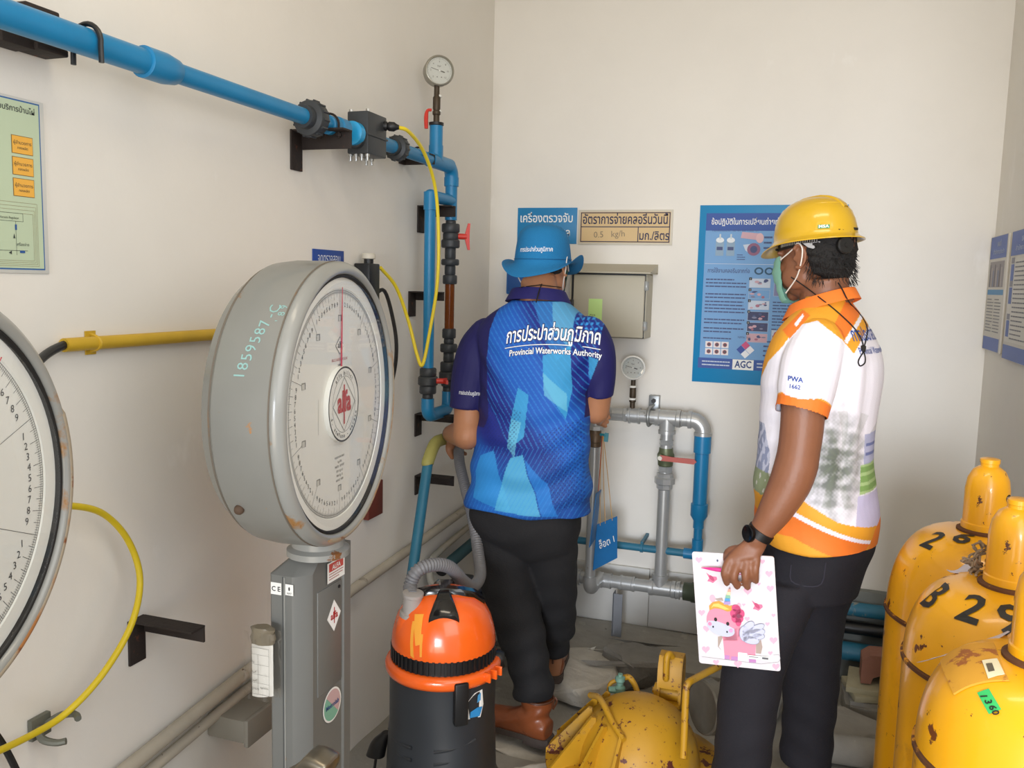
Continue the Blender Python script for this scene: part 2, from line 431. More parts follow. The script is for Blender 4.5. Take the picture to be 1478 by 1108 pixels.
obj('sight_glass', MB().cyl((XP, yA, vz(408)), (XP, yA, vz(474)), .0165, n=24), m_amber, blue)
v2 = body_stack(648, yA, [(474, 488, .024), (488, 496, .018), (496, 508, .030), (508, 522, .019), (522, 536, .029), (536, 548, .033), (548, 557, .025), (557, 566, .019)])
wing(v2, (XP+.022, yA+.012, vz(545, 648)), (.88, .47, 0), (.3, -.57, 0.1), .8)
v3 = body_stack(617, yB, [(527, 536, .017), (531, 543, .028), (543, 556, .033), (556, 568, .028), (568, 576, .018)])
wing(v3, (XP+.03, yB, vz(549, 617)), (.9, .43, 0), (-.43, .9, 0), .9)
zl = vz(598, 625)
g = MB().tube([(XP, yB, vz(575, 617))]+arc((XP, yB+.03, zl+.03), (0, -.03, 0), (0, 0, -.03), 0, PI/2, 8)+arc((XP, yA-.03, zl+.03), (0, 0, -.03), (0, .03, 0), 0, PI/2, 8)+[(XP, yA, vz(564, 648))], .0215)
obj('elbow', g, m_blue, blue)
# lower run: from the elbow near the hand down to the floor
m_olive = M('yellowed_pipe_fitting', '#a9a55c', .55, mottle=.3, mscale=20)
low = thing('blue_drain_pipe', 'thin blue pipe with a yellowed elbow dropping down the wall behind the vacuum', 'pipe', L(622, 645))
a0, a1, a2, a3 = L(662, 622, -1.16), L(628, 640, -1.16), L(618, 665, -1.16), L(594, 835, -1.13)
obj('pipe', MB().tube([a0, a1+(a0-a1)*.3], .017), m_blue, low)
obj('elbow', MB().tube([a1+(a0-a1)*.35, a1, a2, a2+(a3-a2)*.03], .0205, smooth=4), m_olive, low)
obj('pipe', MB().tube([a2, a3], .017), m_bluegrey, low)
# brackets: plate on the wall, arm standing out of it, U-bolt
def bracket(px, py, w=.045, hgt=.09, arm=.13, ah=.045, label='', bolt=None, up=False, group='dark iron wall brackets'):
    p = at(px, py, x=XL); t = thing('wall_bracket', label, 'bracket', (XL, p.y, p.z))
    y0 = p.y
    obj('plate', MB().box((XL+.0005, y0, p.z-hgt), (XL+.006, y0+w, p.z), bev=.001), m_iron, t)
    obj('arm', MB().box((XL+.006, y0+w*.1, p.z-.004), (XL+arm, y0+w, p.z)).box((XL+.006, y0+w-.005, p.z-ah), (XL+arm, y0+w, p.z-.003), bev=.0008), m_iron, t)
    if bolt is not None:
        by, bz, br = bolt
        ub = MB(); r = br+.004
        if up: pts = [(XL+.02, by-.0+0, bz-r)]+[(XP-.0+r*math.sin(a), by, bz-r*math.cos(a)) for a in np.linspace(0, PI, 12)]+[(XL+.02, by, bz+r)]
        else: pts = [(XP-r, by, p.z-.02), (XP-r, by, bz)]+[(XP-r*math.cos(a), by, bz+r*math.sin(a)) for a in np.linspace(.1, PI-.1, 12)]+[(XP+r, by, bz), (XP+r, by, p.z-.02)]
        ub.tube(pts, .003, n=8)
        for s in (-1, 1):
            if not up: ub.cyl((XP+s*r, by, p.z-.016), (XP+s*r, by, p.z-.008), .007, n=6)
        obj('u_bolt', ub, m_iron, t)
    return t
bracket(418, 186, .05, .10, .15, .045, 'dark iron bracket carrying the blue pipe left of the grey sensor', bolt=(L(475, 180).y, zp, .024))
t = thing('wall_bracket', 'rusty block shaped bracket holding the blue pipe at the top left corner', 'bracket', at(30, 40, x=XL))
xb_ = XL+.045; qa, qb, qc, qd = at(4, 62, x=xb_), at(100, 86, x=xb_), at(49, 72, x=xb_), at(100, 20, x=xb_)
obj('block', MB().box((XL+.001, qa.y, qc.z), (xb_, qc.y+.004, zp-.006), bev=.003), m_iron, t)
obj('block', MB().box((XL+.001, qc.y, qb.z), (xb_+.008, qb.y-.008, zp-.012), bev=.003), m_iron, t)
obj('backplate', MB().box((XL+.001, qc.y-.004, zp-.02), (XL+.035, qb.y-.006, qd.z), bev=.004), m_iron, t)
yu = qb.y-.006
obj('u_bolt', MB().tube([(XP-.03, yu, zp-.035)]+[(XP-.03*math.cos(a), yu, zp+.03*math.sin(a)) for a in np.linspace(-.2, PI+.2, 14)]+[(XP+.03, yu, zp-.035)], .0045, n=8), m_black, t)
bracket(575, 222, .04, .03, .11, .03, 'small dark bracket under the blue pipe right of the grey sensor', bolt=(L(603, 222).y, zp, .02))
bracket(602, 296, .05, .09, .12, .035, 'dark bracket behind the top of the thin blue riser, beside the red handled valve', bolt=None)
bracket(589, 420, .05, .085, .11, .03, 'dark bracket halfway up the thin blue riser, left of the amber sight glass')
bracket(598, 597, .05, .08, .15, .03, 'dark bracket just above the crouched elbow of the blue pipes, left of the hand')
bracket(598, 686, .05, .07, .13, .035, 'dark empty bracket below the yellowed elbow of the drain pipe')
bracket(183, 897, .045, .095, .155, .035, 'bare dark angle bracket on the left wall inside the yellow hose loop', group=None)
# flow sensor inline
fy0, fy1 = L(503, 185).y, L(545, 200).y
fs = thing('flow_sensor', 'dark grey block flow sensor with bolts clamped in the blue pipe', 'sensor', (XP, fy0, zp))
cB = Vector((XP, (fy0+fy1)/2+.0, zp))
obj('body', MB().box((XP-.030, fy0+.045, zp-.050), (XP+.034, fy1-.01, zp+.062), bev=.004).box((XP-.033, fy0+.042, zp-.002), (XP+.037, fy1-.007, zp+.003), bev=.001), m_darkgrey, fs)
obj('flange', MB().lathe([(.022, -.03), (.031, -.026), (.031, -.005), (.022, 0)], (XP, fy0+.042, zp), (0, 1, 0)), M('bright_blue_sleeve', '#2aa0d8', .3), fs)
obj('boss', MB().lathe([(.026, 0), (.024, .012), (.016, .016)], (XP, fy0+.045, zp-.012), (0, -1, 0)), m_darkgrey, fs)
m_steel = M('bright_steel', '#b8b8b4', .3, .9)
for i in range(4):
    for s in (-1, 1):
        if i > 1 and s < 0: continue
        x = XP-.024+.017*i; yy = fy0+.055 if s > 0 else fy1-.02
        obj('bolt', MB().lathe([(.0065, 0), (.0065, -.006), (.0038, -.0062), (.0038, -.018)], (x, yy, zp-.050), (0, 0, 1), n=8), m_steel, fs)
        if i in (0, 3): obj('bolt', MB().cyl((x, yy, zp+.061), (x, yy, zp+.068), .0055, n=6), m_steel, fs)
gl0 = Vector((XP+.032, fy1-.022, zp+.038)); gd = Vector((.9, .42, -.05)).normalized()
obj('cable_gland', MB().lathe([(.011, 0), (.013, .006), (.013, .012), (.010, .014), (.013, .018), (.013, .032), (.008, .04), (.006, .046)], gl0-gd*.005, gd, n=12), m_black, fs)
# yellow cable from the sensor down, U-turn and up to the black sensor head
m_yel = M('yellow_cable', '#e8d12c', .4)
def Lc(px, py, x): return at(px, py, x=x)
pe = gl0+gd*.035
pts = [pe, Lc(590, 190, -1.10), Lc(612, 220, -1.11), Lc(628, 270, -1.12), Lc(633, 340, -1.12), Lc(631, 410, -1.12), Lc(620, 480, -1.13), Lc(610, 526, -1.14), Lc(602, 512, -1.16), Lc(590, 465, -1.19), Lc(572, 415, -1.21), Lc(549, 386, -1.22)]
tag(obj('yellow_cable', MB().tube(pts, .0055, n=10, smooth=8), m_yel), 'bright yellow cable looping from the grey sensor down past the blue pipes', 'cable')
# black sensor head with pale cap behind the dial
hb = at(532, 395, x=-1.235)
t = thing('sensor_head', 'black upright sensor head with a cream cap above the round scale', 'sensor', hb)
obj('housing', MB().box((hb.x-.03, hb.y-.035, hb.z-.08), (hb.x+.022, hb.y+.03, hb.z+.03), bev=.004), m_black, t)
obj('neck', MB().cyl((hb.x, hb.y, hb.z+.028), (hb.x, hb.y, hb.z+.045), .014), m_black, t)
obj('cap', MB().lathe([(.018, 0), (.02, .002), (.02, .014), (.017, .017)], (hb.x, hb.y, hb.z+.043), (0, 0, 1)), M('cream_plastic', '#cfcabb', .5), t)
c0 = at(570, 470, x=-1.24)
tag(obj('black_cable', MB().tube([hb+Vector((0, .02, -.07)), at(555, 420, x=-1.22), at(569, 470, x=-1.21), at(572, 510, x=-1.21), at(566, 550, x=-1.23), at(550, 600, x=-1.25)], .006, n=8, smooth=6), m_black), 'black cable hanging from the sensor head behind the round scale', 'cable')
# small blue notice
P_ = Print(at(475, 378, x=XL+.004), (0, 1, 0), (0, 0, 1), (1, 0, 0))
t = thing('blue_notice', 'small dark blue notice with white lettering above the round scale', 'sign', P_.o)
c = P_.o; hw = (at(497, 378, x=XL).y-at(453, 378, x=XL).y)/2
obj('plate', MB().box((XL+.0005, c.y-hw, c.z-.045), (XL+.004, c.y+hw, c.z+.033), bev=.0005), ink('#1d4595'), t)
P_.text('จุดตรวจสอบ', 0, -.002, .036, ink('#dfe6f2'), 2, width=hw*1.45); obj('lettering', P_.mb, None, t, flat=True)
# red-brown plate behind the dial
q = at(535, 722, x=XL)
tag(obj('brown_plate', MB().box((XL+.001, q.y-.05, q.z-.05), (XL+.02, q.y+.045, q.z+.06), bev=.002), M('red_brown_board', '#6e2f22', .7, mottle=.3, mscale=20)), 'red brown board fixed to the wall behind the lower rim of the round scale', 'board')
# yellow conduit
m_cond = M('dirty_yellow_conduit', '#cfa92c', .5, mottle=.25, mscale=15, spots=[('#7b6a35', 30, .68, .05)])
c0, c1 = at(92, 498, x=-1.255), at(316, 482, x=-1.255)
t = thing('yellow_conduit', 'dirty yellow conduit pipe along the left wall running behind the round scale', 'conduit', c0)
obj('pipe', MB().tube([c0, c1, c1+(c1-c0)*1.2], .0125), m_cond, t)
s0 = c0+(c1-c0)*.17
obj('saddle_clip', MB().box((XL+.001, s0.y-.012, s0.z-.022), (XL+.004, s0.y+.012, s0.z+.022)).tube([(XL+.003, s0.y, s0.z-.015)]+[(XL+.002+.026*math.sin(a), s0.y, s0.z-.0145*math.cos(a)) for a in np.linspace(.3, PI-.3, 8)]+[(XL+.003, s0.y, s0.z+.015)], .0035, n=6), m_cond, t)
tag(obj('black_cable', MB().tube([c0+Vector((0, .02, 0)), c0, at(66, 512, x=-1.235), at(40, 540, x=-1.2), at(0, 600, x=-1.18)], .008, n=10, smooth=5), m_black), 'black cable coming out of the open end of the yellow conduit', 'cable')
# yellow hose loop at lower left
pts = [at(20, 745, x=-1.18), at(60, 735, x=-1.19), at(105, 730, x=-1.20), at(150, 742, x=-1.21), at(185, 780, x=-1.21), at(202, 835, x=-1.20), at(190, 900, x=-1.18), at(150, 970, x=-1.19), at(100, 1025, x=-1.22), at(50, 1058, x=-1.22), at(-30, 1095, x=-1.20), at(-90, 1110, x=-1.2)]
tag(obj('yellow_hose', MB().tube(pts, .0062, n=10, smooth=8), M('yellow_hose_skin', '#dcc322', .45, mottle=.15, mscale=25)), 'yellow hose looping out from behind the large dial at the left edge', 'hose')
tag(obj('black_cable', MB().tube([at(-20, 1040, x=-1.24), at(0, 1068, x=-1.24), at(14, 1092, x=-1.24), at(30, 1125, x=-1.24)], .006, n=8, smooth=4), m_black), 'short black cable under the yellow hose at the bottom left corner', 'cable')
# grey pipe clip
q = at(47, 1050, x=XL); t = thing('pipe_clip', 'grey open two-pronged pipe clip fixed low on the left wall', 'clip', q)
m_clip = M('grey_metal_clip', '#6f7168', .5, .3)
obj('base', MB().box((XL+.001, q.y-.012, q.z-.02), (XL+.012, q.y+.03, q.z+.02), bev=.002), m_clip, t)
for s in (-1, 1):
    obj('prong', MB().tube([(XL+.01, q.y+.01+s*.008, q.z), (XL+.03, q.y+.015+s*.022, q.z+s*.012), (XL+.055, q.y+.02+s*.022, q.z+s*.016), (XL+.07, q.y+.02+s*.014, q.z+s*.014)], [.007, .007, .006, .006], n=8, smooth=4), m_clip, t)
# painted conduits near the floor
m_pp = M('off_white_painted_pipe', '#b9b1a1', .7, mottle=.3, mscale=12, spots=[('#5b4c3c', 30, .67, .03), ('#8e867a', 8, .62, .05)])
tag(obj('painted_pipe', MB().tube([(-1.245, .4, .385), at(353, 972, x=-1.245), at(509, 851, x=-1.245), at(669, 737, x=-1.245), (-1.245, 3.36, .56)], .0155), m_pp), 'upper off-white painted pipe sloping along the foot of the left wall', 'pipe')
e0 = at(628, 800, x=-1.245)
tag(obj('painted_pipe', MB().tube([(-1.245, .4, .335), at(353, 1000, x=-1.245)+Vector((0, 0, .006)), at(498, 886, x=-1.245)], .0125), m_pp), 'lower thinner painted pipe just under the upper one on the left wall', 'pipe')
t = thing('bent_white_pipe', 'off-white bent pipe curving down behind the vacuum hose', 'pipe', e0)
obj('pipe', MB().tube([at(676, 760, x=-1.24), at(640, 790, x=-1.24), at(632, 798, x=-1.24)], .012), m_pp, t)
obj('bend', MB().tube([at(636, 794, x=-1.24), at(624, 806, x=-1.24), at(620, 822, x=-1.235), at(622, 838, x=-1.22), at(630, 850, x=-1.19), at(640, 855, x=-1.16)], .0125, smooth=4), M('grey_white_plastic', '#a9a79d', .6), t)
t = thing('teal_pipe', 'dark teal pipe low along the left wall by the trouser legs', 'pipe', at(660, 795, x=-1.2))
obj('pipe', MB().tube([at(642, 818, x=-1.2), at(684, 782, x=-1.2), (-1.2, 3.3, at(684, 782, x=-1.2).z+.012)], .022), M('dark_teal_pipe', '#275a66', .5, mottle=.3), t)
obj('end_cap', MB().cyl(at(642, 818, x=-1.2), at(637, 822, x=-1.2), .024), m_black, t)
# grey junction box low behind the scale column
q = at(334, 1048, x=-1.2)
t = thing('junction_box', 'beige plastic junction box low on the wall behind the scale column', 'box', q)
m_beige = M('beige_plastic', '#8e8a80', .6, mottle=.15)
obj('case', MB().box((XL+.001, q.y+.0, q.z-.038), (-1.165, q.y+.13, q.z+.018), bev=.006), m_beige, t)
obj('lid', MB().box((-1.165, q.y-.005, q.z-.043), (-1.152, q.y+.136, q.z+.023), bev=.004), m_beige, t)

# ================================================================== PLATFORM SCALES
m_hammer = M('grey_scale_enamel', '#84847f', .38, coat=.25, mottle=.15, mscale=6, spots=[('#8a6238', 9, .66, .03), ('#a9753f', 16, .69, .02)])
m_bezel = M('grey_bezel_enamel', '#92938f', .35, coat=.3, mottle=.1, spots=[('#9a7040', 7, .60, .06), ('#7a5030', 14, .66, .03)])
m_col = M('grey_column_enamel', '#70716e', .45, mottle=.1, mscale=5, spots=[('#8f6a3a', 16, .76, .02)])
m_rubber = M('black_rubber', '#131313', .6)
m_face = M('dial_white', '#e9eae4', .5)
def glass_mat(name='clear_glass', gloss=.07, tint=(1, 1, 1, 1)):
    if name in MATS: return MATS[name]
    m = bpy.data.materials.new(name); m.use_nodes = True; nt = m.node_tree; nt.nodes.clear()
    o = nt.nodes.new('ShaderNodeOutputMaterial'); t = nt.nodes.new('ShaderNodeBsdfTransparent'); g = nt.nodes.new('ShaderNodeBsdfGlossy'); x = nt.nodes.new('ShaderNodeMixShader')
    t.inputs[0].default_value = tint; g.inputs['Roughness'].default_value = .03; x.inputs[0].default_value = gloss
    nt.links.new(t.outputs[0], x.inputs[1]); nt.links.new(g.outputs[0], x.inputs[2]); nt.links.new(x.outputs[0], o.inputs[0]); MATS[name] = m; return m
m_glass = glass_mat()
K = ink('#3c3c3c'); RED = ink('#b3272b'); WHT = ink('#f2f2ee'); BLK = ink('#1c1c1c')
def polar(r, deg): a = math.radians(deg); return (r*math.sin(a), r*math.cos(a))
def make_scale(c, a, label, needle_deg=1.5, windows=True):
    S_ = 3.6 if windows else 4.5; NM = 100 if windows else 80; O_ = 0 if windows else 22.5
    c = Vector(c); n = Vector((math.cos(a), math.sin(a), 0)); u = Vector((-math.sin(a), math.cos(a), 0)); v = Vector((0, 0, 1))
    root = thing('platform_scale', label, 'scale', (c.x-.12*n.x, c.y-.12*n.y, 0), 'dial platform scales')
    obj('drum', MB().lathe([(.0, -.176), (.175, -.176), (.215, -.170), (.245, -.154), (.259, -.132), (.2605, -.130), (.266, -.124), (.2705, -.09), (.2705, -.021), (.2690, -.019)], c, n, n=96), m_hammer, root, sharp=25)
    obj('bezel', MB().lathe([(.262, -.024), (.2695, -.018), (.2705, -.012), (.267, -.004), (.261, .001), (.255, .005), (.249, .003), (.2465, -.004), (.2465, -.02)], c, n, n=96), m_bezel, root, sharp=60)
    obj('gasket', MB().lathe([(.2465, -.016), (.2465, -.003), (.243, -.0015), (.2405, -.003), (.2405, -.016)], c, n, n=96), m_rubber, root, sharp=60)
    dial = obj('dial', MB().lathe([(0, -.03), (.2407, -.03), (.2407, -.010), (.2200, -.0105), (.2195, -.0125), (0, -.0125)], c, n, n=96), m_face, root)
    P = Print(c-n*.0123, u, v, n, .0003)
    P.ring(0, 0, .2165, .2172, K, 1, 120); P.ring(0, 0, .2125, .2130, K, 1, 120)
    for k in range(NM*5):
        d = O_+k*S_/5; L_ = .2075 if k % 5 else (.2045 if k % 10 == 5 else .199)
        if k % 5: L_ = .2095
        P.line([polar(L_, d), polar(.2165, d)], .0005 if k % 5 else .0007, K, 1)
    for k in range(NM):
        d = O_+k*S_
        if k % 10 == 0: P.line([polar(.172 if windows else .11, d), polar(.212, d)], .0007, K, 1)
        else:
            x, y = polar(.190, d); P.text(str(k % 10), x, y-.0042, .0122 if windows else .0145, K, 2)
    for k in range(10 if windows else 0):
        x, y = polar(.150, k*36+(9 if k == 0 else 0)-(9 if k == 1 else 0)+0)
        x, y = polar(.164, k*36); P.rect(x-.007, y-.006, x+.007, y+.006, ink('#8a8c88'), 1); P.rect(x-.006, y-.0055, x+.0045, y+.004, ink('#cfd0ca'), 2); P.line([(x+.0065, y-.006), (x+.0065, y+.006)], .0012, K, 3)
    P.poly([(0, .129), (.020, .112), (0, .095), (-.020, .112)], K, 2); P.poly([(0, .1275), (.0185, .112), (0, .0965), (-.0185, .112)], WHT, 3)
    P.text('alfa', 0, .108, .017, K, 4, off=.02)
    P.text('BILICI AUTOMATICHE', 0, .083, .0075, RED, 2); P.text('VARESE', 0, .073, .006, K, 2)
    for i, tx in enumerate(['PORTATA MAX', 'Kg 500', 'MATR. 1859587', 'DIV. Kg 0,2', 'MIN Kg 10', 'ANNO 1989']):
        P.text(tx, 0, -.105-.009*i, .0065, K, 2)
    P.line([(-.095, -.045), (-.095, .02)], .0006, K, 1); P.line([(.075, -.02), (.075, .04)], .0006, K, 1)
    obj('dial_print', P.mb, None, dial, flat=True)
    nd = Vector((0, 0, 0)); t = math.radians(needle_deg); dr = u*math.sin(t)+v*math.cos(t); sd = dr.cross(n)
    q0 = c-n*.0085
    g = MB(); k = []
    for r_, w in ((-.03, .003), (.05, .0028), (.15, .0018), (.222, .0004)):
        k.append([q0+dr*r_+sd*w, q0+dr*r_-sd*w, q0+dr*r_-sd*w-n*.001, q0+dr*r_+sd*w-n*.001])
    g.ring_loft(k); obj('needle', g, M('red_needle', '#cf3040', .4), root)
    hub = obj('hub_disc', MB().lathe([(0, -.02), (.0715, -.02), (.0725, -.018), (.0725, -.004), (.072, -.003), (0, -.003)], c, n, n=64), m_face, root)
    P = Print(c-n*.0029, u, v, n, .0003)
    P.ring(0, 0, .0690, .0725, BLK, 1, 64); P.ring(0, 0, .0535, .0543, K, 1, 64)
    D = .052
    P.line([(0, D), (D, 0), (0, -D), (-D, 0), (0, D)], .0012, BLK, 2)
    for s_ in ('alfa',): P.text(s_, 0, -.013, .056, RED, 3, off=.035, sx=.85)
    P.rect(-.004, -.038, .0015, .038, RED, 4)
    for st, r0, d0, sgn in (('alfa bilici', .0565, 0, 1), ('s. stefano - varese', .0645, 180, -1)):
        wd = 7.8 if sgn > 0 else 7.6
        for i, ch in enumerate(st):
            if ch == ' ': continue
            dd = d0+sgn*(i-(len(st)-1)/2)*wd
            x, y = polar(r0, dd); P.text(ch, x, y, .0115, BLK, 2, off=.02, rot=-math.radians(dd if sgn > 0 else dd-180))
    obj('emblem', P.mb, None, hub, flat=True)
    obj('glass', MB().lathe([(0, .0012), (.2335, .0012), (.2335, .0), (0, .0)], c-n*-.0012+n*.0, n, n=64), m_glass, root)
    obj('rust_line', MB().lathe([(.2700, -.0215), (.2709, -.0208), (.2709, -.0192), (.2690, -.0180)], c, n, n=96), M('rust_line', '#6d655a', .8, spots=[('#8a6238', 8, .60, .10)]), root)
    obj('rust_patch', MB().tube([c+u*(.2570*math.sin(q_))+v*(.2570*math.cos(q_))+n*.0006 for q_ in np.linspace(1.2, 3.5, 50)], [.0015]+[.0052]*48+[.0015], n=10), M('bezel_rust', '#9b8f7c', .6, spots=[('#a06a38', 10, .47, .10), ('#7a4a2a', 22, .60, .05)]), root)
    obj('rust_line', MB().lathe([(.2600, -.1335), (.2618, -.1325), (.2618, -.1305), (.2610, -.1295)], c, n, n=96), M('rust_line'), root)
    # neck and column
    b = c-n*.092; b.y += .03
    zt = .905
    obj('neck', MB().lathe([(.062, 0), (.062, .012), (.052, .018), (.052, .05)], (b.x+.02, b.y, zt-.002), (0, 0, 1)), m_bezel, root)
    x0, x1, y0, y1 = b.x-.045, b.x+.035, b.y-.075, b.y+.095
    prof = [(x0, y0+.006), (x0+.006, y0), (x1-.028, y0), (x1-.022, y0+.003), (x1-.004, y0+.022), (x1, y0+.030), (x1, y1-.03), (x1+.004, y1-.026), (x1+.004, y1), (x0, y1)]
    V0 = [Vector((x, y, .0)) for x, y in prof]; V1 = [Vector((x, y, zt-.03)) for x, y in prof]
    cx_, cy_ = (x0+x1)/2, (y0+y1)/2
    V2 = [Vector((x if x > cx_ else x+.028, y+(.035 if y < cy_ else 0), zt)) for x, y in prof]
    column = obj('column', MB().ring_loft([V0, V1, V2]), m_col, root, sharp=20)
    obj('seam', MB().box((x0+.031, y0-.0012, .0), (x0+.0345, y0+.001, zt-.032)), M('dark_seam', '#4c4e4e', .6), column)
    obj('seam', MB().box((x0+.0348, y0-.0022, .0), (x0+.0375, y0+.001, zt-.032)), m_bezel, column)
    return root, (x0, x1, y0, y1, zt, c, n, u, b)
sc1, G = make_scale((-.829, 1.45, 1.211), .12, 'grey round faced platform scale with a white dial, standing between the wall and the vacuum')
sc2, G2 = make_scale((-.945, .702, 1.168), .20, 'large grey rimmed scale dial cut off by the left edge, closest to the camera', 40, False)
x0, x1, y0, y1, zt, c, n, u, b = G
colm = [o for o in sc1.children if o.name.startswith('column')][0]
# door and stickers on the right face of the first column
door = obj('access_panel', MB().box((x1-.002, y0+.045, .615), (x1+.0022, y1-.034, .832), bev=.0012), m_col, sc1)
obj('screw', MB().cyl((x1+.002, y1-.045, .820), (x1+.0045, y1-.045, .820), .0035, n=8), m_black, door)
def sticker(nm, o, u_, v_, n_, fn, par=sc1, lab=None):
    P = Print(o, u_, v_, n_, .0003); fn(P); return obj(nm, P.mb, None, par, flat=True, label=lab)
xf = Vector((1, 0, 0)); yf = Vector((0, -1, 0)); uy = Vector((0, 1, 0)); ux = Vector((1, 0, 0)); uz = Vector((0, 0, 1))
def st_red(P): P.rect(-.034, -.022, .034, .02, WHT); P.rect(-.028, 0, .028, .017, ink('#c8524a'), 2); P.text('ALFA', 0, .003, .014, WHT, 3, off=.02); P.lines(-.028, .028, -.018, -.002, 3, ink('#a9635c'), 2)
sticker('sticker', (x1+.0045, y1-.060, .862), (0, 1, 0), (0, 0, 1), xf, st_red, lab='red and white maker sticker at the column top')
def st_dia(P):
    P.poly([(0, .034), (.027, 0), (0, -.034), (-.027, 0)], WHT); P.poly([(0, .032), (.0255, 0), (0, -.032), (-.0255, 0)], ink('#fafafa'), 2); P.text('alfa', 0, -.006, .021, RED, 3, off=.03); P.rect(-.0015, -.016, .0015, .018, RED, 4)
sticker('sticker', (x1+.0026, y0+.105, .765), uy, uz, xf, st_dia, lab='white diamond sticker with red lettering')
def st_oval(P):
    P.ell(0, 0, .036, .036, WHT, 1, 28); P.ell(0, 0, .032, .032, ink('#c9a9a9'), 2, 28, -PI*.25, PI*.75); P.ell(0, 0, .032, .032, ink('#7fb39b'), 3, 28, PI*.75, PI*1.75); P.text('Metrolab', 0, -.004, .014, ink('#35548a'), 5, off=.02)
sticker('sticker', (x1+.0012, y0+.10, .575), uy, uz, xf, st_oval, lab='round red and green sticker with blue lettering')
def st_ce(P): P.rect(-.012, -.012, .012, .012, WHT); P.ring(0, 0, .0, .0001, BLK, 1); P.text('C E', 0, -.005, .0135, BLK, 2, off=.02)
sticker('sticker', (x0+.017, y0-.0006, .848), ux, uz, yf, st_ce, lab='white CE mark sticker')
def st_s(P): P.rect(-.009, -.011, .009, .011, WHT); P.ell(0, .002, .002, .004, K, 2, 10); P.text('9097', 0, -.009, .0055, K, 2)
sticker('sticker', (x0+.048, y0-.0026, .850), ux, uz, yf, st_s)
# chalk number on the drum side
dr1 = [o for o in sc1.children if o.name.startswith('drum')][0]; bv = world_bvh(dr1)
g = MB(); chalk = ink('#8cb5b2')
def drum_letter(ch, th, ax, size, rot=0):
    """letter on the drum rim: th = angle from -y towards +z, ax = distance behind the face"""
    rad = -u*math.cos(th)+Vector((0, 0, 1))*math.sin(th)
    o = c-n*ax+rad*.285; tang = (u*math.sin(th)+Vector((0, 0, 1))*math.cos(th))
    P = Print(o, tang, -n, rad, .0); P.text(ch, 0, 0, size, chalk, 0, off=.0, rot=rot); wrap(P.mb, bv, -rad, .0006, .05); g.add(P.mb.V, P.mb.F, chalk)
for i, ch in enumerate('1859587-C'):
    drum_letter(ch, .29+i*.058, .066-.004*i, .028)
for i, ch in enumerate("'89"): drum_letter(ch, .66+i*.055, .022, .018)
obj('chalk_number', g, None, dr1, flat=True, label='pale blue chalked number')
bolt = c-n*.10+(-u*math.cos(-.62)+Vector((0, 0, 1))*math.sin(-.62))*.272
obj('bolt', MB().ell(bolt, (.009, .009, .009), n=10), M('rusty_bolt', '#5a4636', .8, mottle=.5), dr1)
# paper tag in a clear plastic sleeve
q = at(379, 960, y=1.36)
t = thing('document_sleeve', 'clear plastic sleeve with a white form, taped to the scale column', 'sleeve', q)
w_, h_ = .024, .062
cv = []
for i in range(9):
    x = -w_+2*w_*i/8; cv.append((x, .006*math.cos(i/8*PI*1.0-PI/2)))
g = MB(); V = []; F = []
for j in range(2):
    for x, y in cv: V.append((q.x+x, q.y-y, q.z-h_+j*(h_*2-.018)+.004*(x/w_)))
for i in range(8): F.append((i, i+1, i+10, i+9))
g.add(V, F, WHT); pf = obj('form', g, None, t)
P = Print((q.x, q.y-.0075, q.z), ux, uz, yf, .0004)
P.frame(-.020, -.056, .020, .038, .0006, K, 1)
for yy in (.024, .004, -.016, -.033): P.line([(-.020, yy), (.020, yy)], .0004, K, 1)
P.line([(-.005, -.056), (-.005, .024)], .0004, K, 1)
for yy, s_ in ((.008, 'ชื่อ'), (-.012, 'วันที่'), (-.029, 'เลขที่'), (-.045, 'ผู้ตรวจ')): P.text(s_, -.019, yy-.002, .006, K, 2, 'l'); 
P.text('Signature', .0, -.043, .005, K, 2, 'l')
obj('form_print', P.mb, None, pf, flat=True)
m_film = glass_mat('plastic_film', .16, (.95, .94, .92, 1))
g = MB()
for s_ in (-1, 1):
    V = []; F = []
    for j in range(7):
        for i in range(7):
            x = -.034+.068*i/6; z = -h_-.004+j*(h_*2+.012)/6
            V.append((q.x+x, q.y-.011*s_-.004*math.sin(i*2.1+j)*.6, q.z+z))
    for j in range(6):
        for i in range(6): a_ = j*7+i; F.append((a_, a_+1, a_+8, a_+7))
    g.add(V, F, m_film)
obj('film', g, None, t)
b_ = MB(); rnd = random.Random(3)
ring = [[(q.x+(.026+.004*rnd.random())*math.cos(k*PI/8)*s2, q.y+.013*math.sin(k*PI/8)+.003*rnd.random(), q.z+zz) for k in range(16)] for zz, s2 in ((.045, .9), (.055, 1), (.065, .85), (.074, .95), (.078, .6))]
b_.ring_loft(ring); obj('taped_top', b_, M('yellowed_tape', '#8d8370', .35, mottle=.5, mscale=40, trans=.2), t)
# steel lever of the scale platform poking into the frame at the bottom
q = at(455, 1092, y=1.22)
t = thing('steel_lever', 'worn bare steel lever head at the bottom edge in front of the scale column', 'lever', (q.x, q.y, 0))
m_worn = M('worn_steel', '#8d8678', .3, .85, mottle=.3, mscale=30, spots=[('#8f6a45', 22, .60, .06)])
g = MB().loft([((q.x-.045, q.y, q.z-.05), (.018, 0, -.01), (0, .022, 0)), ((q.x-.026, q.y, q.z-.012), (.014, 0, .016), (0, .026, 0)), ((q.x+.0, q.y, q.z-.002), (.004, 0, .015), (0, .028, 0)), ((q.x+.03, q.y, q.z-.006), (.0, 0, .012), (0, .027, 0)), ((q.x+.036, q.y, q.z-.007), (.0, 0, .008), (0, .018, 0))], p=3)
obj('head', g, m_worn, t)
obj('post', MB().cyl((q.x-.05, q.y, 0), (q.x-.045, q.y, q.z-.04), .016), m_worn, t)

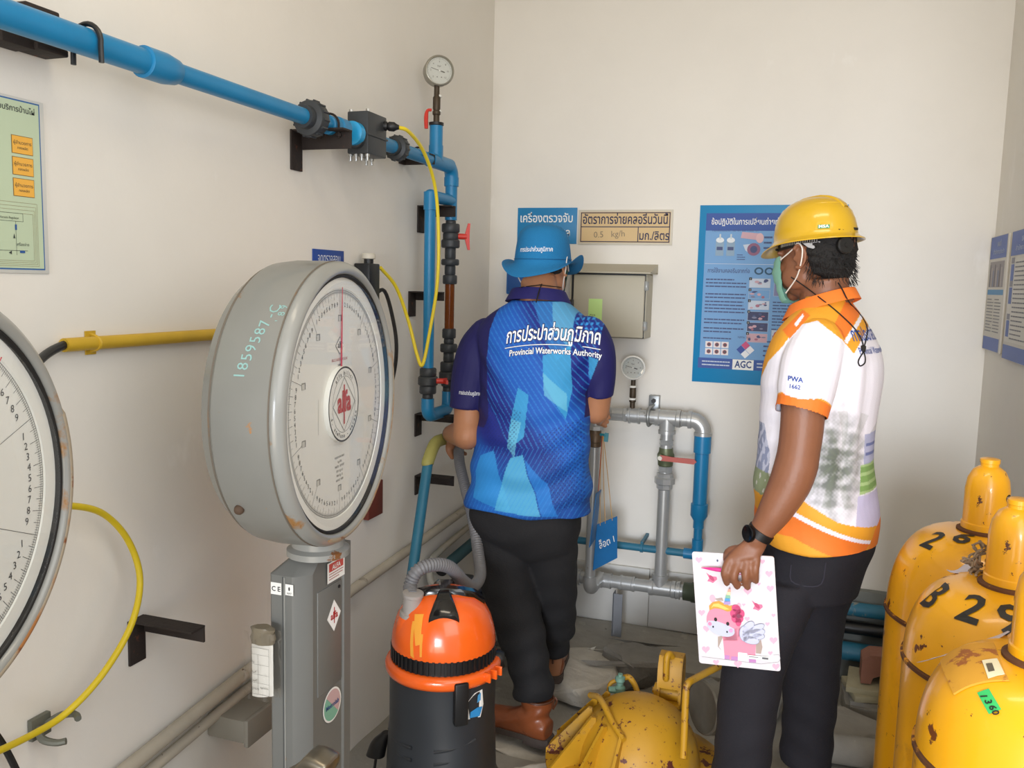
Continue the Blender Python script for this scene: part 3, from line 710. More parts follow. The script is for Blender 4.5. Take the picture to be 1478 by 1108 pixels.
# ================================================================== PRESSURE GAUGES
def make_gauge(c, n, r, stem_to, label, rim, depth=.03, valve=True, stem_m=None):
    c = Vector(c); n = Vector(n).normalized(); u = Vector((0, 0, 1)).cross(n).normalized(); v = n.cross(u)
    t = thing('pressure_gauge', label, 'gauge', c, 'round pressure gauges')
    obj('case', MB().lathe([(0, -depth), (r*.93, -depth), (r*.97, -depth*.9), (r*.97, -.006)], c, n, n=40), m_gcase, t)
    obj('rim', MB().lathe([(r*.95, -.008), (r, -.006), (r*1.03, 0), (r*1.0, .005), (r*.92, .006), (r*.88, .003), (r*.88, -.004)], c, n, n=48), rim, t, sharp=60)
    d = obj('dial', MB().lathe([(0, -.006), (r*.9, -.006), (r*.9, -.002), (0, -.002)], c, n, n=40), M('gauge_face', '#c3c8c4', .5), t)
    P = Print(c-n*.0018, u, v, n, .0003)
    for k in range(61):
        dg = -135+k*4.5; P.line([polar(r*(.72 if k % 10 == 0 else .77), dg), polar(r*.82, dg)], r*.012, K, 1)
    for k in range(0, 7):
        x, y = polar(r*.6, -135+k*45); P.text(str(k*2), x, y-r*.05, r*.17, K, 2)
    P.text('bar', 0, r*.25, r*.2, K, 2); P.ell(-r*.15, -r*.42, r*.04, r*.04, K, 2, 8); P.ell(r*.15, -r*.42, r*.04, r*.04, K, 2, 8)
    obj('dial_print', P.mb, None, d, flat=True)
    P = Print(c+n*.0005, u, v, n, .0003); P.line([polar(r*.62, -76), polar(r*.3, 104)], r*.03, BLK, 1); P.line([polar(r*.12, 104), polar(r*.38, 104)], r*.07, BLK, 2); P.ell(0, 0, r*.05, r*.05, WHT, 3, 12)
    obj('needle', P.mb, None, t, flat=True)
    obj('lens', MB().lathe([(0, .003), (r*.9, .003), (r*.9, .002), (0, .002)], c, n, n=32), m_glass, t)
    s0 = c-n*depth*.5-Vector((0, 0, r*.93)); s1 = Vector(stem_to); Ls = s0.z-s1.z
    sx = s0.x; sy = s0.y
    bm_ = stem_m or m_brass
    obj('stem', MB().lathe([(.006, 0), (.010, .002), (.010, Ls*.22), (.013, Ls*.24), (.013, Ls*.32), (.0105, Ls*.34), (.0125, Ls*.4), (.0125, Ls*.68), (.0095, Ls*.72), (.009, Ls*.83), (.009, Ls+.01)], s1, (0, 0, 1), n=12), bm_, t)
    for f in (.30, .70):
        obj('seal_tape', MB().lathe([(.010, 0), (.0135, .001), (.0135, .007), (.010, .008)], (sx, sy, s1.z+Ls*f), (0, 0, 1), n=12), WHT, t)
    return t
m_gcase = M('worn_gauge_steel', '#a9a69a', .35, .7, mottle=.25, mscale=25)
m_brass = M('dark_tarnished_brass', '#4e4336', .5, .5, mottle=.3, mscale=30)
zt_ = L(629, 180).z
gc = L(636, 106, XP+.0); gc = Vector((XP+.012, yG-.008, gc.z))
gau = make_gauge(gc, (.62, -.78, 0), .047, (XP, yG, zt_+.004), 'steel rimmed pressure gauge on top of the blue riser, high on the left', m_gcase, depth=.04)
obj('coupling', MB().lathe([(.0215, 0), (.024, .002), (.024, .01), (.014, .012)], (XP, yG, zt_-.003), (0, 0, 1)), m_black, gau)
g = MB().tube([(XP-.012, yG-.014, zt_+.045), (XP-.022, yG-.022, zt_+.042), (XP-.025, yG-.025, zt_+.02), (XP-.024, yG-.025, zt_-.015)], [.005, .005, .007, .006], n=8, smooth=3); obj('valve_handle', g, m_red, gau)

# ================================================================== GALVANISED PIPING ON THE BACK WALL
m_galv = M('galvanised_steel', '#bcbebe', .34, .5, mottle=.2, mscale=14, spots=[('#8a8b89', 18, .64, .06)])
YG = 3.27
gal = thing('galvanised_pipework', 'silver galvanised pipe loop with tees and elbows on the back wall between the two men', 'pipework', Bk(950, 840, YG))
def B(px, py, y=YG): return at(px, py, y=y)
a = B(868, 597); b = B(1000, 606); zT = B(935, 601).z
xM = B(959, 700).x; xE = B(1013, 660).x; xL_ = B(858, 700).x-.02
def fitting(name, a, b, r, m=m_galv, par=gal, hexa=False):
    a = Vector(a); b = Vector(b); d = b-a; l = d.length
    return obj(name, MB().lathe([(r*.85, 0), (r*1.08, 0), (r*1.08, l*.14), (r, l*.18), (r, l*.82), (r*1.08, l*.86), (r*1.08, l), (r*.85, l)], a, d, n=6 if hexa else 24), m, par, sharp=30)
def gz(py, px=959): return B(px, py).z
rp = .0245
obj('pipe', MB().cyl((xL_, YG, zT), (xM-.03, YG, zT), rp), m_galv, gal)
fitting('union_fitting', (xL_+.03, YG, zT), (xL_+.055, YG, zT), rp*1.28)
fitting('coupling', (xL_+.058, YG, zT), (B(905, 600).x, YG, zT), rp*1.12, hexa=True)
fitting('tee', (B(908, 600).x, YG, zT), (B(924, 600).x, YG, zT), rp*1.2)
fitting('tee', (xM-.045, YG, zT), (xM+.05, YG, zT), rp*1.25)
obj('tee_branch', MB().lathe([(rp*1.25, 0), (rp*1.2, -.045), (rp*1.35, -.047), (rp*1.35, -.06), (rp, -.06)], (xM, YG, zT), (0, 0, 1)), m_galv, gal)
fitting('union_fitting', (xM+.052, YG, zT), (xE-.055, YG, zT), rp*1.12)
RE = .045
obj('elbow', MB().tube(arc((xE-RE, YG, zT-RE), (0, 0, RE), (RE, 0, 0), 0, PI/2, 10), rp*1.22).lathe([(rp*1.22, 0), (rp*1.38, 0), (rp*1.38, .012), (rp*1.22, .014)], (xE, YG, zT-RE-.012), (0, 0, 1)).lathe([(rp*1.22, 0), (rp*1.38, 0), (rp*1.38, .012), (rp*1.22, .014)], (xE-RE-.012, YG, zT), (1, 0, 0)), m_galv, gal)
# middle riser
z1, z2 = gz(633), gz(850)
obj('pipe', MB().cyl((xM, YG, gz(840)), (xM, YG, zT-.05), rp*.95), m_galv, gal)
fitting('nipple', (xM, YG, gz(641)), (xM, YG, gz(634)), rp*1.1, hexa=True)
m_valve = M('olive_green_valve', '#6c7458', .45, .4, mottle=.3, mscale=25)
val = obj('ball_valve', MB().lathe([(rp, 0), (rp*1.15, .003), (rp*1.2, .02), (rp*1.32, .028), (rp*1.32, .045), (rp*1.1, .055), (rp*1.05, .07)], (xM, YG, gz(672)), (0, 0, 1)).cyl((xM-.012, YG-.02, gz(656)), (xM-.012, YG-.055, gz(656)), .010), m_valve, gal)
zH = gz(657)
g = MB().prism([(0, -.011), (.045, -.010), (.125, -.010), (.135, 0), (.125, .010), (.045, .008), (0, .011)], (xM-.012, YG-.052, zH), (1, .0, -.03), (0, 0, 1), (0, -.005, 0))
obj('valve_handle', g, M('faded_red_handle', '#b8584e', .5), val)
obj('nut', MB().cyl((xM-.012, YG-.05, zH), (xM-.012, YG-.066, zH), .009, n=6), m_steel, val)
fitting('nipple', (xM, YG, gz(680)), (xM, YG, gz(672)), rp*1.12, hexa=True)
obj('union_fitting', MB().lathe([(rp*1.0, 0), (rp*1.25, .004), (rp*1.25, .02), (rp*1.6, .024), (rp*1.6, .045), (rp*1.3, .05), (rp*1.3, .062), (rp*1.1, .066)], (xM, YG, gz(706)), (0, 0, 1), n=8), m_galv, gal)
# bottom run
zB = B(930, 845).z; YB2 = YG
xR = B(985, 850).x
obj('pipe', MB().cyl((B(815, 832).x, YB2, zB), (B(992, 850).x, YB2, zB), rp), m_galv, gal)
for pa, pb, r in ((822, 838, 1.25), (868, 882, 1.18), (895, 916, 1.12), (938, 975, 1.25), (977, 982, 1.35)): fitting('fitting', (B(pa, 835).x, YB2, zB), (B(pb, 850).x, YB2, zB), rp*r)
obj('tee_branch', MB().lathe([(rp*1.2, 0), (rp*1.15, .04), (rp*1.3, .042), (rp*1.3, .055), (rp, .056)], (xM, YB2, zB), (0, 0, 1)), m_galv, gal)
obj('green_coupling', MB().lathe([(rp, 0), (rp*1.4, .002), (rp*1.45, .03), (rp*1.6, .035), (rp*1.6, .075), (rp*1.3, .08), (rp*1.2, .15)], (B(986, 850).x, YB2, zB), (1, 0, 0), n=16), M('dark_green_valve', '#4a5342', .5, .2, mottle=.3), gal)
# left vertical standing proud of the wall
YV = 3.12; xV0 = at(858, 655, y=YV).x; xV1 = xV0
zV0 = at(850, 845, y=YV).z; zV1 = at(860, 600, y=YV).z
obj('pipe', MB().cyl((xV0, YV, zV0), (xV0, YV, at(858, 640, y=YV).z), rp*.82), m_galv, gal)
obj('elbow', MB().tube([(xV0, YV, zV0+.04)]+arc((xV0, YV+.035, zV0+.02), (0, -.035, 0), (0, 0, -.035), 0, PI/2, 6)+[(xV0, YG, zV0-.015)], rp*1.08), m_galv, gal)
mbv = M('brown_brass_valve', '#6f5c48', .45, .5, mottle=.4, mscale=30)
zq = at(858, 640, y=YV).z
obj('brass_valve', MB().lathe([(rp*.8, 0), (rp, .003), (rp, .018), (rp*1.1, .02), (rp*1.1, .045), (rp*.95, .05), (rp*.95, .065)], (xV0, YV, zq-.012), (0, 0, 1), n=12), mbv, gal)
obj('union_nut', MB().lathe([(rp*.9, 0), (rp*1.3, .002), (rp*1.3, .016), (rp*.9, .02)], (xV0, YV, zq+.052), (0, 0, 1), n=8), m_galv, gal)
obj('elbow', MB().tube([(xV0, YV, zq+.065), (xV0, YV, zq+.09), (xV0+.005, YV+.03, zq+.115), (xV0+.01, YG, zT)], rp*1.0, smooth=4), m_galv, gal)
obj('nipple', MB().lathe([(.012, 0), (.016, .001), (.016, .02), (.02, .022), (.02, .04), (.012, .045)], (B(874, 590).x, YG, zT+.02), (0, 0, 1), n=10), m_galv, gal)
kn = at(872, 628, y=YV-.01)
obj('valve_tap', MB().cyl((xV0+.015, YV-.005, kn.z), (xV0+.045, YV-.01, kn.z), .006).prism([(-.008, -.022), (.006, -.024), (.008, .008), (-.006, .010)], (xV0+.045, YV-.014, kn.z), (1, .3, 0), (0, 0, 1), (0, .008, 0)), M('teal_handle', '#1f7f8f', .4), gal)
# blue leg at the right end
bl = thing('blue_down_pipe', 'thick blue pipe dropping from the silver elbow then running left along the back wall', 'pipe', (xE, YG, zT-.1))
ze0, ze1, ze2, ze3 = zT-RE-.008, B(1007, 727).z, B(1004, 745).z, B(1003, 795).z
YK = YG
obj('socket', MB().lathe([(.026, 0), (.032, .002), (.032, .072), (.027, .074)], (xE, YG, ze0-.07), (0, 0, 1)), m_blue, bl)
obj('pipe', MB().cyl((xE, YG, ze1), (xE, YG, ze0-.06), .0265), m_blue, bl)
obj('reducer', MB().lathe([(.018, 0), (.020, .002), (.020, .03), (.032, .05), (.032, .095), (.0265, .098)], (xE, YG, ze2-.045), (0, 0, 1)), m_blue, bl)
obj('pipe', MB().cyl((xE, YG, ze3), (xE, YG, ze2), .0165), m_blue, bl)
zh = B(985, 799).z+.004
obj('elbow', MB().lathe([(.0165, 0), (.021, .002), (.021, .05), (.017, .052)], (xE, YG, zh+.01), (0, 0, 1)).tube(arc((xE-.02, YG, zh+.02), (.02, 0, 0), (0, 0, -.02), 0, PI/2, 6), .0205).cyl((xE-.05, YG, zh), (xE-.018, YG, zh), .0205), m_blue, bl)
obj('pipe', MB().cyl((-1.2, YG, zh), (xE-.03, YG, zh), .0145), m_bluegrey, bl)
obj('pipe_clip', MB().lathe([(.015, 0), (.018, .001), (.018, .012), (.015, .013)], (B(924, 790).x, YG, zh), (1, 0, 0)).box((B(924, 790).x, YG, zh+.012), (B(926, 790).x+.006, YB-.001, zh+.024)), m_bluegrey, bl)
# second gauge
gb = at(915, 530, y=YG)
make_gauge((gb.x, YG-.018, gb.z), (.08, -1, -.05), .046, (gb.x, YG, zT+rp), 'white rimmed pressure gauge standing on the silver pipe right of the blue shirt', M('white_gauge_rim', '#e8e8e4', .35))
# pipe clamp strip and lower support
q = B(938, 575)
t = thing('pipe_clamp', 'zinc strut bracket clamping the upper silver pipe to the back wall', 'bracket', (q.x, YB, q.z))
m_zinc = M('zinc_strut', '#9da0a0', .4, .6, mottle=.2)
obj('strut', MB().box((q.x-.02, YB-.035, B(940, 618).z), (q.x+.02, YB-.0005, q.z), bev=.002), m_zinc, t)
obj('clamp', MB().tube([(q.x, YB-.04, zT-.034)]+[(q.x, YG-.034*math.sin(k), zT-.034*math.cos(k)) for k in np.linspace(0, PI, 10)]+[(q.x, YB-.04, zT+.034)], .006, n=8), m_zinc, t)
obj('bolt', MB().cyl((q.x, YB-.05, q.z-.02), (q.x, YB-.034, q.z-.02), .009, n=6), m_black, t)
q = B(893, 858)
t = thing('pipe_support', 'grey steel angle support standing under the lower silver pipe', 'bracket', (q.x, YG, 0))
zlo = .10
obj('post', MB().box((q.x-.017, YG-.022, zlo-.045), (q.x+.020, YG-.018, q.z+.01)).box((q.x-.019, YG-.022, zlo-.045), (q.x-.015, YG+.02, q.z+.01)), M('grey_painted_angle', '#8d9198', .5, .3, mottle=.2, spots=[('#6b4a33', 20, .68, .04)]), t)
obj('foot', MB().box((q.x-.022, YG-.02, .058), (q.x+.025, YG+.03, .066)), m_zinc, t)
# hanging tags
kn = Vector((xV0+.03, YV-.012, kn.z))
tp = at(868, 742, y=3.05)
t = thing('hanging_tag', 'blue rectangular tag lettered in white, hanging on strings from the brass valve', 'tag', tp)
A0, A1, A2, A3 = at(862, 757, y=3.06), at(891, 745, y=3.12), at(891, 805, y=3.12), at(856, 823, y=3.06)
uu = (A1-A0).normalized(); up = Vector((0, 0, 1)); nn = uu.cross(up)*1
wid = (A1-A0).length
lo_z = A3.z
g = MB(); cors = [A0, A1, A2, A3]; nrm_ = (A1-A0).cross(A3-A0).normalized(); 
if nrm_.y > 0: nrm_ = -nrm_
g.add([p for p in cors]+[p-nrm_*.003 for p in cors], [(0, 1, 2, 3), (7, 6, 5, 4), (0, 4, 5, 1), (1, 5, 6, 2), (2, 6, 7, 3), (3, 7, 4, 0)])
m_tag = M('blue_tag_board', '#1f6fae', .5, mottle=.2, mscale=30)
fixn(obj('board', g, m_tag, t))
cc = (A0+A1+A2+A3)/4; P = Print(cc+nrm_*.003, uu, uu.cross(-nrm_) if uu.cross(-nrm_).z > 0 else uu.cross(nrm_), nrm_, .0004)
P.text('ล็อต 1', 0, -.012, .040, WHT, 1, width=wid*.75, off=.01); obj('lettering', P.mb, None, t, flat=True)
for k, (f, of) in enumerate(((.15, 0), (.4, .002), (.75, .004))):
    e = A0+(A1-A0)*f-Vector((0, 0, .008)); obj('string', MB().tube([kn+Vector((of, 0, 0)), (kn+e)/2+Vector((.004*(k-1), 0, -.01)), e], .0016, n=6, smooth=4), M('tan_string', '#c49a5c', .8), t)
t = thing('hanging_tag', 'second blue tag seen edge-on beside the upright silver pipe', 'tag', at(853, 740, y=3.05))
A0, A1, A2, A3 = at(860, 712, y=3.02), at(867, 706, y=3.10), at(858, 778, y=3.10), at(850, 790, y=3.02)
g = MB(); g.add([A0, A1, A2, A3]+[p+Vector((.003, 0, 0)) for p in (A0, A1, A2, A3)], [(0, 1, 2, 3), (7, 6, 5, 4), (0, 4, 5, 1), (1, 5, 6, 2), (2, 6, 7, 3), (3, 7, 4, 0)])
fixn(obj('board', g, m_tag, t)); obj('string', MB().tube([kn, (A0+A1)/2], .0016, n=6), M('red_string', '#a3452f', .8), t)
# ------------------------------------------------ cabinet, signs and posters on the back wall
YS = YB-.003
def W(px, py, y=YB): return at(px, py, y=y)
m_cab = M('cream_cabinet_paint', '#b7b09c', .5, mottle=.08)
cA = W(822, 393, 3.26); cB_ = W(932, 490, 3.26)
t = thing('control_cabinet', 'cream metal wall cabinet with an overhanging hood behind the man in the blue hat', 'cabinet', ((cA.x+cB_.x)/2, 3.3, cB_.z))
obj('case', MB().box((cA.x, 3.275, cB_.z), (cB_.x-.006, YB-.0005, cA.z), bev=.004), m_cab, t)
dr_ = obj('door', MB().box((cA.x+.018, 3.258, cB_.z+.004), (cB_.x-.012, 3.274, cA.z-.006), bev=.005), m_cab, t)
obj('hood', MB().box((cA.x-.02, 3.235, cA.z), (cB_.x+.012, YB-.0005, cA.z+.006), bev=.001).prism([(0, 0), (.165, .035), (.165, 0)], (cA.x-.02, 3.235, cA.z+.004), (0, 1, 0), (0, 0, 1), (cB_.x+.032-cA.x, 0, 0)), m_cab, t)
obj('gasket', MB().box((cA.x+.006, 3.2745, cB_.z+.002), (cB_.x-.01, 3.2765, cA.z-.001)), m_black, t)
for zz in (cA.z-.045, cB_.z+.05): obj('hinge', MB().cyl((cB_.x-.004, 3.27, zz-.016), (cB_.x-.004, 3.27, zz+.016), .006, n=10).box((cB_.x-.014, 3.258, zz-.018), (cB_.x-.003, 3.266, zz+.018), bev=.001), m_bezel, t)
obj('latch', MB().box((cA.x+.006, 3.248, (cA.z+cB_.z)/2-.02), (cA.x+.022, 3.259, (cA.z+cB_.z)/2+.02), bev=.003), m_black, t)
s_ = W(859, 447, 3.256); P = Print((s_.x, 3.2575, s_.z), ux, uz, yf, .0004)
P.rect(-.027, -.058, .027, .042, ink('#bfe08a'), 1); P.text('PWA', -.02, -.024, .010, K, 2, 'l'); P.lines(-.022, .02, -.05, -.03, 2, K, 2)
obj('green_sticker', P.mb, None, dr_, flat=True, label='pale green sticker')
# blue detector unit half hidden by the hat
q = W(744, 405)
t = thing('detector_unit', 'blue wall mounted unit partly hidden by the blue hat', 'detector', q)
obj('case', MB().box((q.x-.02, YB-.06, q.z-.055), (q.x+.10, YB-.0005, q.z+.06), bev=.006), M('unit_blue', '#1a5fa0', .45), t)
obj('front', MB().box((q.x-.012, YB-.066, q.z-.045), (q.x+.092, YB-.059, q.z+.05), bev=.003), M('unit_blue_front', '#1f4f8f', .4), t)
def board(name, label, px0, py0, px1, py1, th, mat, cat='sign'):
    a = W(px0, py0); b = W(px1, py1); t = thing(name, label, cat, ((a.x+b.x)/2, YB, b.z))
    pl = obj('plate', MB().box((a.x, YB-th, b.z), (b.x, YB-.0005, a.z), bev=.0006), mat, t)
    return t, pl, a.x, b.x, b.z, a.z, Print((a.x, YB-th, b.z), ux, uz, yf, .0004)
t, pl, xa, xb, za, zb, P = board('wall_sign', 'blue sign with white lettering on the back wall just above the blue hat', 748, 300, 832, 352, .004, M('sign_blue', '#1c7fb6', .45))
w, h = xb-xa, zb-za
P.text('เครื่องตรวจจับ', w*.49, h*.60, .047, WHT, 1, width=w*.88, off=.012); P.text('คลอรีนรั่วไหล', w*.49, h*.20, .047, WHT, 1, width=w*.8, off=.012)
obj('lettering', P.mb, None, t, flat=True)
t, pl, xa, xb, za, zb, P = board('wall_sign', 'tan and white framed sign with black lettering and handwriting beside the blue sign', 836, 303, 970, 354, .006, M('sign_white', '#cfc8b8', .5))
w, h = xb-xa, zb-za; TAN = ink('#d6b988'); NAV = ink('#24244a')
P.rect(.008, .008, w-.008, h-.008, TAN, 1); P.frame(.010, .010, w-.010, h-.010, .0035, NAV, 2); P.rect(.010, h*.50, w-.010, h*.50+.0035, NAV, 2); P.rect(w*.64, .010, w*.64+.0035, h*.5, NAV, 2)
P.text('อัตราการจ่ายคลอรีนวันนี้', w*.5, h*.60, .05, NAV, 3, width=w*.90, off=.014); P.text('มก./ลิตร', w*.815, h*.15, .045, NAV, 3, width=w*.31, off=.014)
P.text('0.5   kg/h', w*.34, h*.22, .034, ink('#8a7a62'), 3, rot=.05)
obj('lettering', P.mb, None, t, flat=True)
# large instruction poster
pa, pb, pc, pd = W(1013, 296), W(1175, 296), W(1000, 552), W(1190, 560)
t = thing('instruction_poster', 'large blue safety poster with columns of pictures behind the man in the yellow helmet', 'poster', (pa.x, YB, pc.z))
X0, X1, Z0, Z1 = W(1005, 420).x, .11, W(1050, 553).z, W(1050, 296).z
obj('backing', MB().box((X0, YB-.003, Z0), (X1, YB-.0005, Z1), bev=.0005), M('poster_blue_edge', '#1b86bd', .35), t)
P = Print((X0, YB-.003, Z0), ux, uz, yf, .0004); w, h = X1-X0, Z1-Z0
SKY = ink('#6f9fd0'); DB = ink('#2b4f9c'); DK = ink('#3c4a78'); PK = ink('#c9a3ae'); LW = ink('#c3cfe0')
P.rect(.025, .055, w-.02, h-.03, SKY, 1); P.rect(.025, h-.095, w-.02, h-.03, DB, 2); P.rect(.02, .055, w-.02, .095, DB, 2)
P.text('ข้อปฏิบัติในการเปลี่ยนถ่ายท่อคลอรีน 100 กก.', .045, h-.072, .03, WHT, 3, 'l', off=.01, width=.40)
def pic(x, y, ww, hh, col=LW, seed=0, l=2):
    P.rect(x, y, x+ww, y+hh, ink('#9fb4cf'), l); P.rect(x+.002, y+.002, x+ww-.002, y+hh-.002, col, l+1); r = random.Random(seed)
    for k in range(6): P.ell(x+ww*r.uniform(.15, .85), y+hh*r.uniform(.2, .8), ww*r.uniform(.04, .12), hh*r.uniform(.06, .16), [DK, PK, ink('#7d7f9a'), ink('#a5677a')][k % 4], l+2+k, 12)
P.ymap = lambda y: h-(h-y)*.84 if y < h-.1 else y
P.text('ท่อคลอรีนขนาด 100 กก. และ 1,000 กก.', .05, h-.117, .014, DK, 3, 'l', width=.17)
for i in range(2):
    x = .065+i*.04; P.rect(x, h-.225, x+.030, h-.155, ink('#8aa4bb'), 2); P.ell(x+.015, h-.155, .015, .012, ink('#dfe4e8'), 3, 16); P.rect(x+.012, h-.15, x+.018, h-.128, ink('#c3cfd4'), 4); P.rect(x+.004, h-.20, x+.026, h-.185, DK, 4)
P.poly([(.155, h-.145), (.225, h-.155), (.225, h-.125), (.16, h-.118)], PK, 3); P.ell(.225, h-.145, .014, .022, ink('#d8b3b8'), 4, 16); P.ell(.205, h-.195, .024, .028, ink('#8a5a78'), 4, 18); P.poly([(.165, h-.175), (.2, h-.17), (.2, h-.222), (.175, h-.20)], LW, 3); P.ell(.205, h-.195, .013, .016, DK, 5, 14)
P.lines(.145, .175, h-.245, h-.215, 3, DK, 2, seed=3); P.lines(.24, .27, h-.2, h-.13, 3, DK, 2, seed=4)
P.rect(.300, h-.23, .318, h-.15, ink('#5a5f80'), 3); P.ell(.309, h-.155, .016, .02, ink('#d5d8e2'), 4, 16); P.rect(.292, h-.19, .328, h-.18, DK, 5); P.lines(.30, .38, h-.115, h-.105, 1, DK, 2, seed=9)
P.rect(.028, h-.262, w-.02, h-.260, LW, 2)
P.text('การใช้งานคลอรีนจากท่อ', .04, h-.300, .026, DK, 3, 'l', off=.012, width=.155)
for x in (.228, .265): P.ring(x, h-.290, .010, .0165, ink('#1f4d6b'), 3, 24)
for i, (yy, n_) in enumerate(((h-.37, 3), (h-.42, 2), (h-.485, 4), (h-.535, 2), (h-.575, 2))):
    P.lines(.035, .185, yy, yy+.0155*n_, n_, DK, 2, .38, seed=i+20)
for i in range(6):
    yy = h-.365-.049*i; pic(.195, yy, .078, .042, [LW, SKY, LW, ink('#30345c'), ink('#3a3f66'), PK][i], i, 2); P.rect(.195, yy+.034, .205, yy+.046, BLK, 12); P.text(str(i+1), .2, yy+.036, .009, WHT, 13)
P.text('กรณีฉุกเฉิน', .295, h-.305, .016, DK, 3, 'l'); P.rect(.285, h-.335, w-.03, h-.312, ink('#e2e3c8'), 2); P.lines(.295, w-.04, h-.333, h-.315, 2, DK, 3, seed=50)
pic(.285, h-.40, .09, .06, ink('#7d7fa6'), 51)
for i in range(3): P.lines(.285, w-.03, h-.475-.06*i, h-.42-.06*i, 4, DK, 2, .36, seed=60+i)
for i in range(2): pic(.285+.045*i, h-.60, .036, .05, [LW, ink('#e8e6df')][i], 70+i)
P.ell(.303, h-.575, .009, .018, ink('#b34048'), 14, 12)
P.ymap = None
P.text('NFPA 704', .165, .175, .011, DK, 3, 'l'); P.lines(.035, .14, .165, .178, 1, DK, 2, seed=90); P.lines(.26, .35, .105, .175, 4, DK, 2, seed=92)
for r_ in range(2):
    for cq in range(3):
        x, y = .045+cq*.030, .108+r_*.027; P.rect(x, y, x+.027, y+.024, ink('#e9e3e3'), 2); P.ell(x+.0135, y+.012, .008, .008, ink('#b0525a'), 3, 12); P.ell(x+.0135, y+.012, .006, .006, ink('#5a4a55'), 4, 10)
for dx, dy, cl in ((0, .017, '#c94a7a'), (-.017, 0, '#2c4aa0'), (.017, 0, '#e9e9ee'), (0, -.017, '#eceef2')):
    x, y = .195+dx, .132+dy; P.poly([(x, y+.016), (x+.016, y), (x, y-.016), (x-.016, y)], ink(cl), 3)
P.rect(.150, .055, .228, .094, WHT, 3); P.text('AGC', .189, .0635, .037, ink('#1d3f7f'), 4, width=.062, off=.025)
P.lines(.035, .14, .062, .088, 2, LW, 3, seed=95); P.lines(.24, w-.03, .062, .088, 2, LW, 3, seed=96)
obj('poster_print', P.mb, None, t, flat=True)
# green diagram poster on the left wall
q0 = at(70, 395, x=XL); q1 = at(64, 150, x=XL)
y1_, z0_, z1_ = q0.y, q0.z, q1.z; y0_ = y1_-.62
t = thing('diagram_poster', 'pale green flow diagram poster with orange boxes on the upper left wall', 'poster', (XL, y0_, z0_))
obj('sheet', MB().box((XL+.0005, y0_, z0_), (XL+.0025, y1_, z1_), bev=.0004), M('poster_white', '#dcdcd6', .4), t)
P = Print((XL+.0025, y0_, z0_), uy, uz, xf, .0004); w, h = y1_-y0_, z1_-z0_
GR = ink('#c2d2b4'); OR = ink('#f0b54c'); ob = ink('#8c6a3a'); DG = ink('#3b4240')
P.rect(.004, .006, w-.009, h-.004, ink('#3a6aa6'), 1); P.rect(.006, .0085, w-.0115, h-.0065, GR, 2)
P.text('แผนผังระบบจ่ายคลอรีน หน่วยบริการบ้านไผ่', w-.02, h-.024, .0125, DG, 3, 'r', off=.015)
def obox(x0, y0, x1, y1, m_, s_): P.rect(x0, y0, x1, y1, ob, 3); P.rect(x0+.001, y0+.001, x1-.001, y1-.001, m_, 4); P.text(s_[0], (x0+x1)/2, (y0+y1)/2+.001, .0075, DG, 5); P.text(s_[1], (x0+x1)/2, (y0+y1)/2-.007, .006, DG, 5)
xb1 = w-.026
for y in (.198, .163, .128): obox(xb1-.042, y, xb1, y+.030, OR, ('ผู้อำนวยการ', 'กองผลิต'))
obox(xb1-.112, .208, xb1-.072, .240, ink('#ef8f72'), ('หัวหน้า', 'งานผลิต')); obox(xb1-.115, .170, xb1-.076, .197, ink('#f4dc48'), ('พนักงาน', 'ผลิต'))
for i in range(3): obox(xb1-.2-.07*i, .18, xb1-.16-.07*i, .21, OR, ('หน่วย', 'บริการ'))
for i in range(4): P.frame(.02+.003*i, .012+.003*i, w-.022-.003*i, .118-.006*i, .0004, ob, 3)
P.frame(xb1-.12, .086, xb1-.025, .100, .0006, DG, 3); P.line([(xb1-.078, .086), (xb1-.078, .1)], .0005, DG, 4)
for i, s_ in enumerate(('Pressure', 'Vacuum Regulator')): P.text(s_, xb1-.052-.04*(1-i)*1.2, .090, .0055, DG, 4, sx=.9)
for x in (-.04, -.082, -.15, -.22): P.line([(xb1+x, .03), (xb1+x, .086)], .0006, DG, 3); P.rect(xb1+x-.0018, .072, xb1+x+.0018, .081, ink('#2f5b9c'), 4); P.poly([(xb1+x-.006, .058), (xb1+x-.002, .058), (xb1+x-.004, .066)], DG, 4)
P.line([(.03, .03), (xb1-.018, .038)], .0007, DG, 3); P.rect(xb1-.034, .034, xb1-.024, .038, ink('#2f5b9c'), 4); P.text('เครื่องจ่าย', xb1-.028, .046, .0065, DG, 4); P.poly([(xb1-.056, .034), (xb1-.05, .031), (xb1-.05, .037)], DG, 4)
obj('poster_print', P.mb, None, t, flat=True)
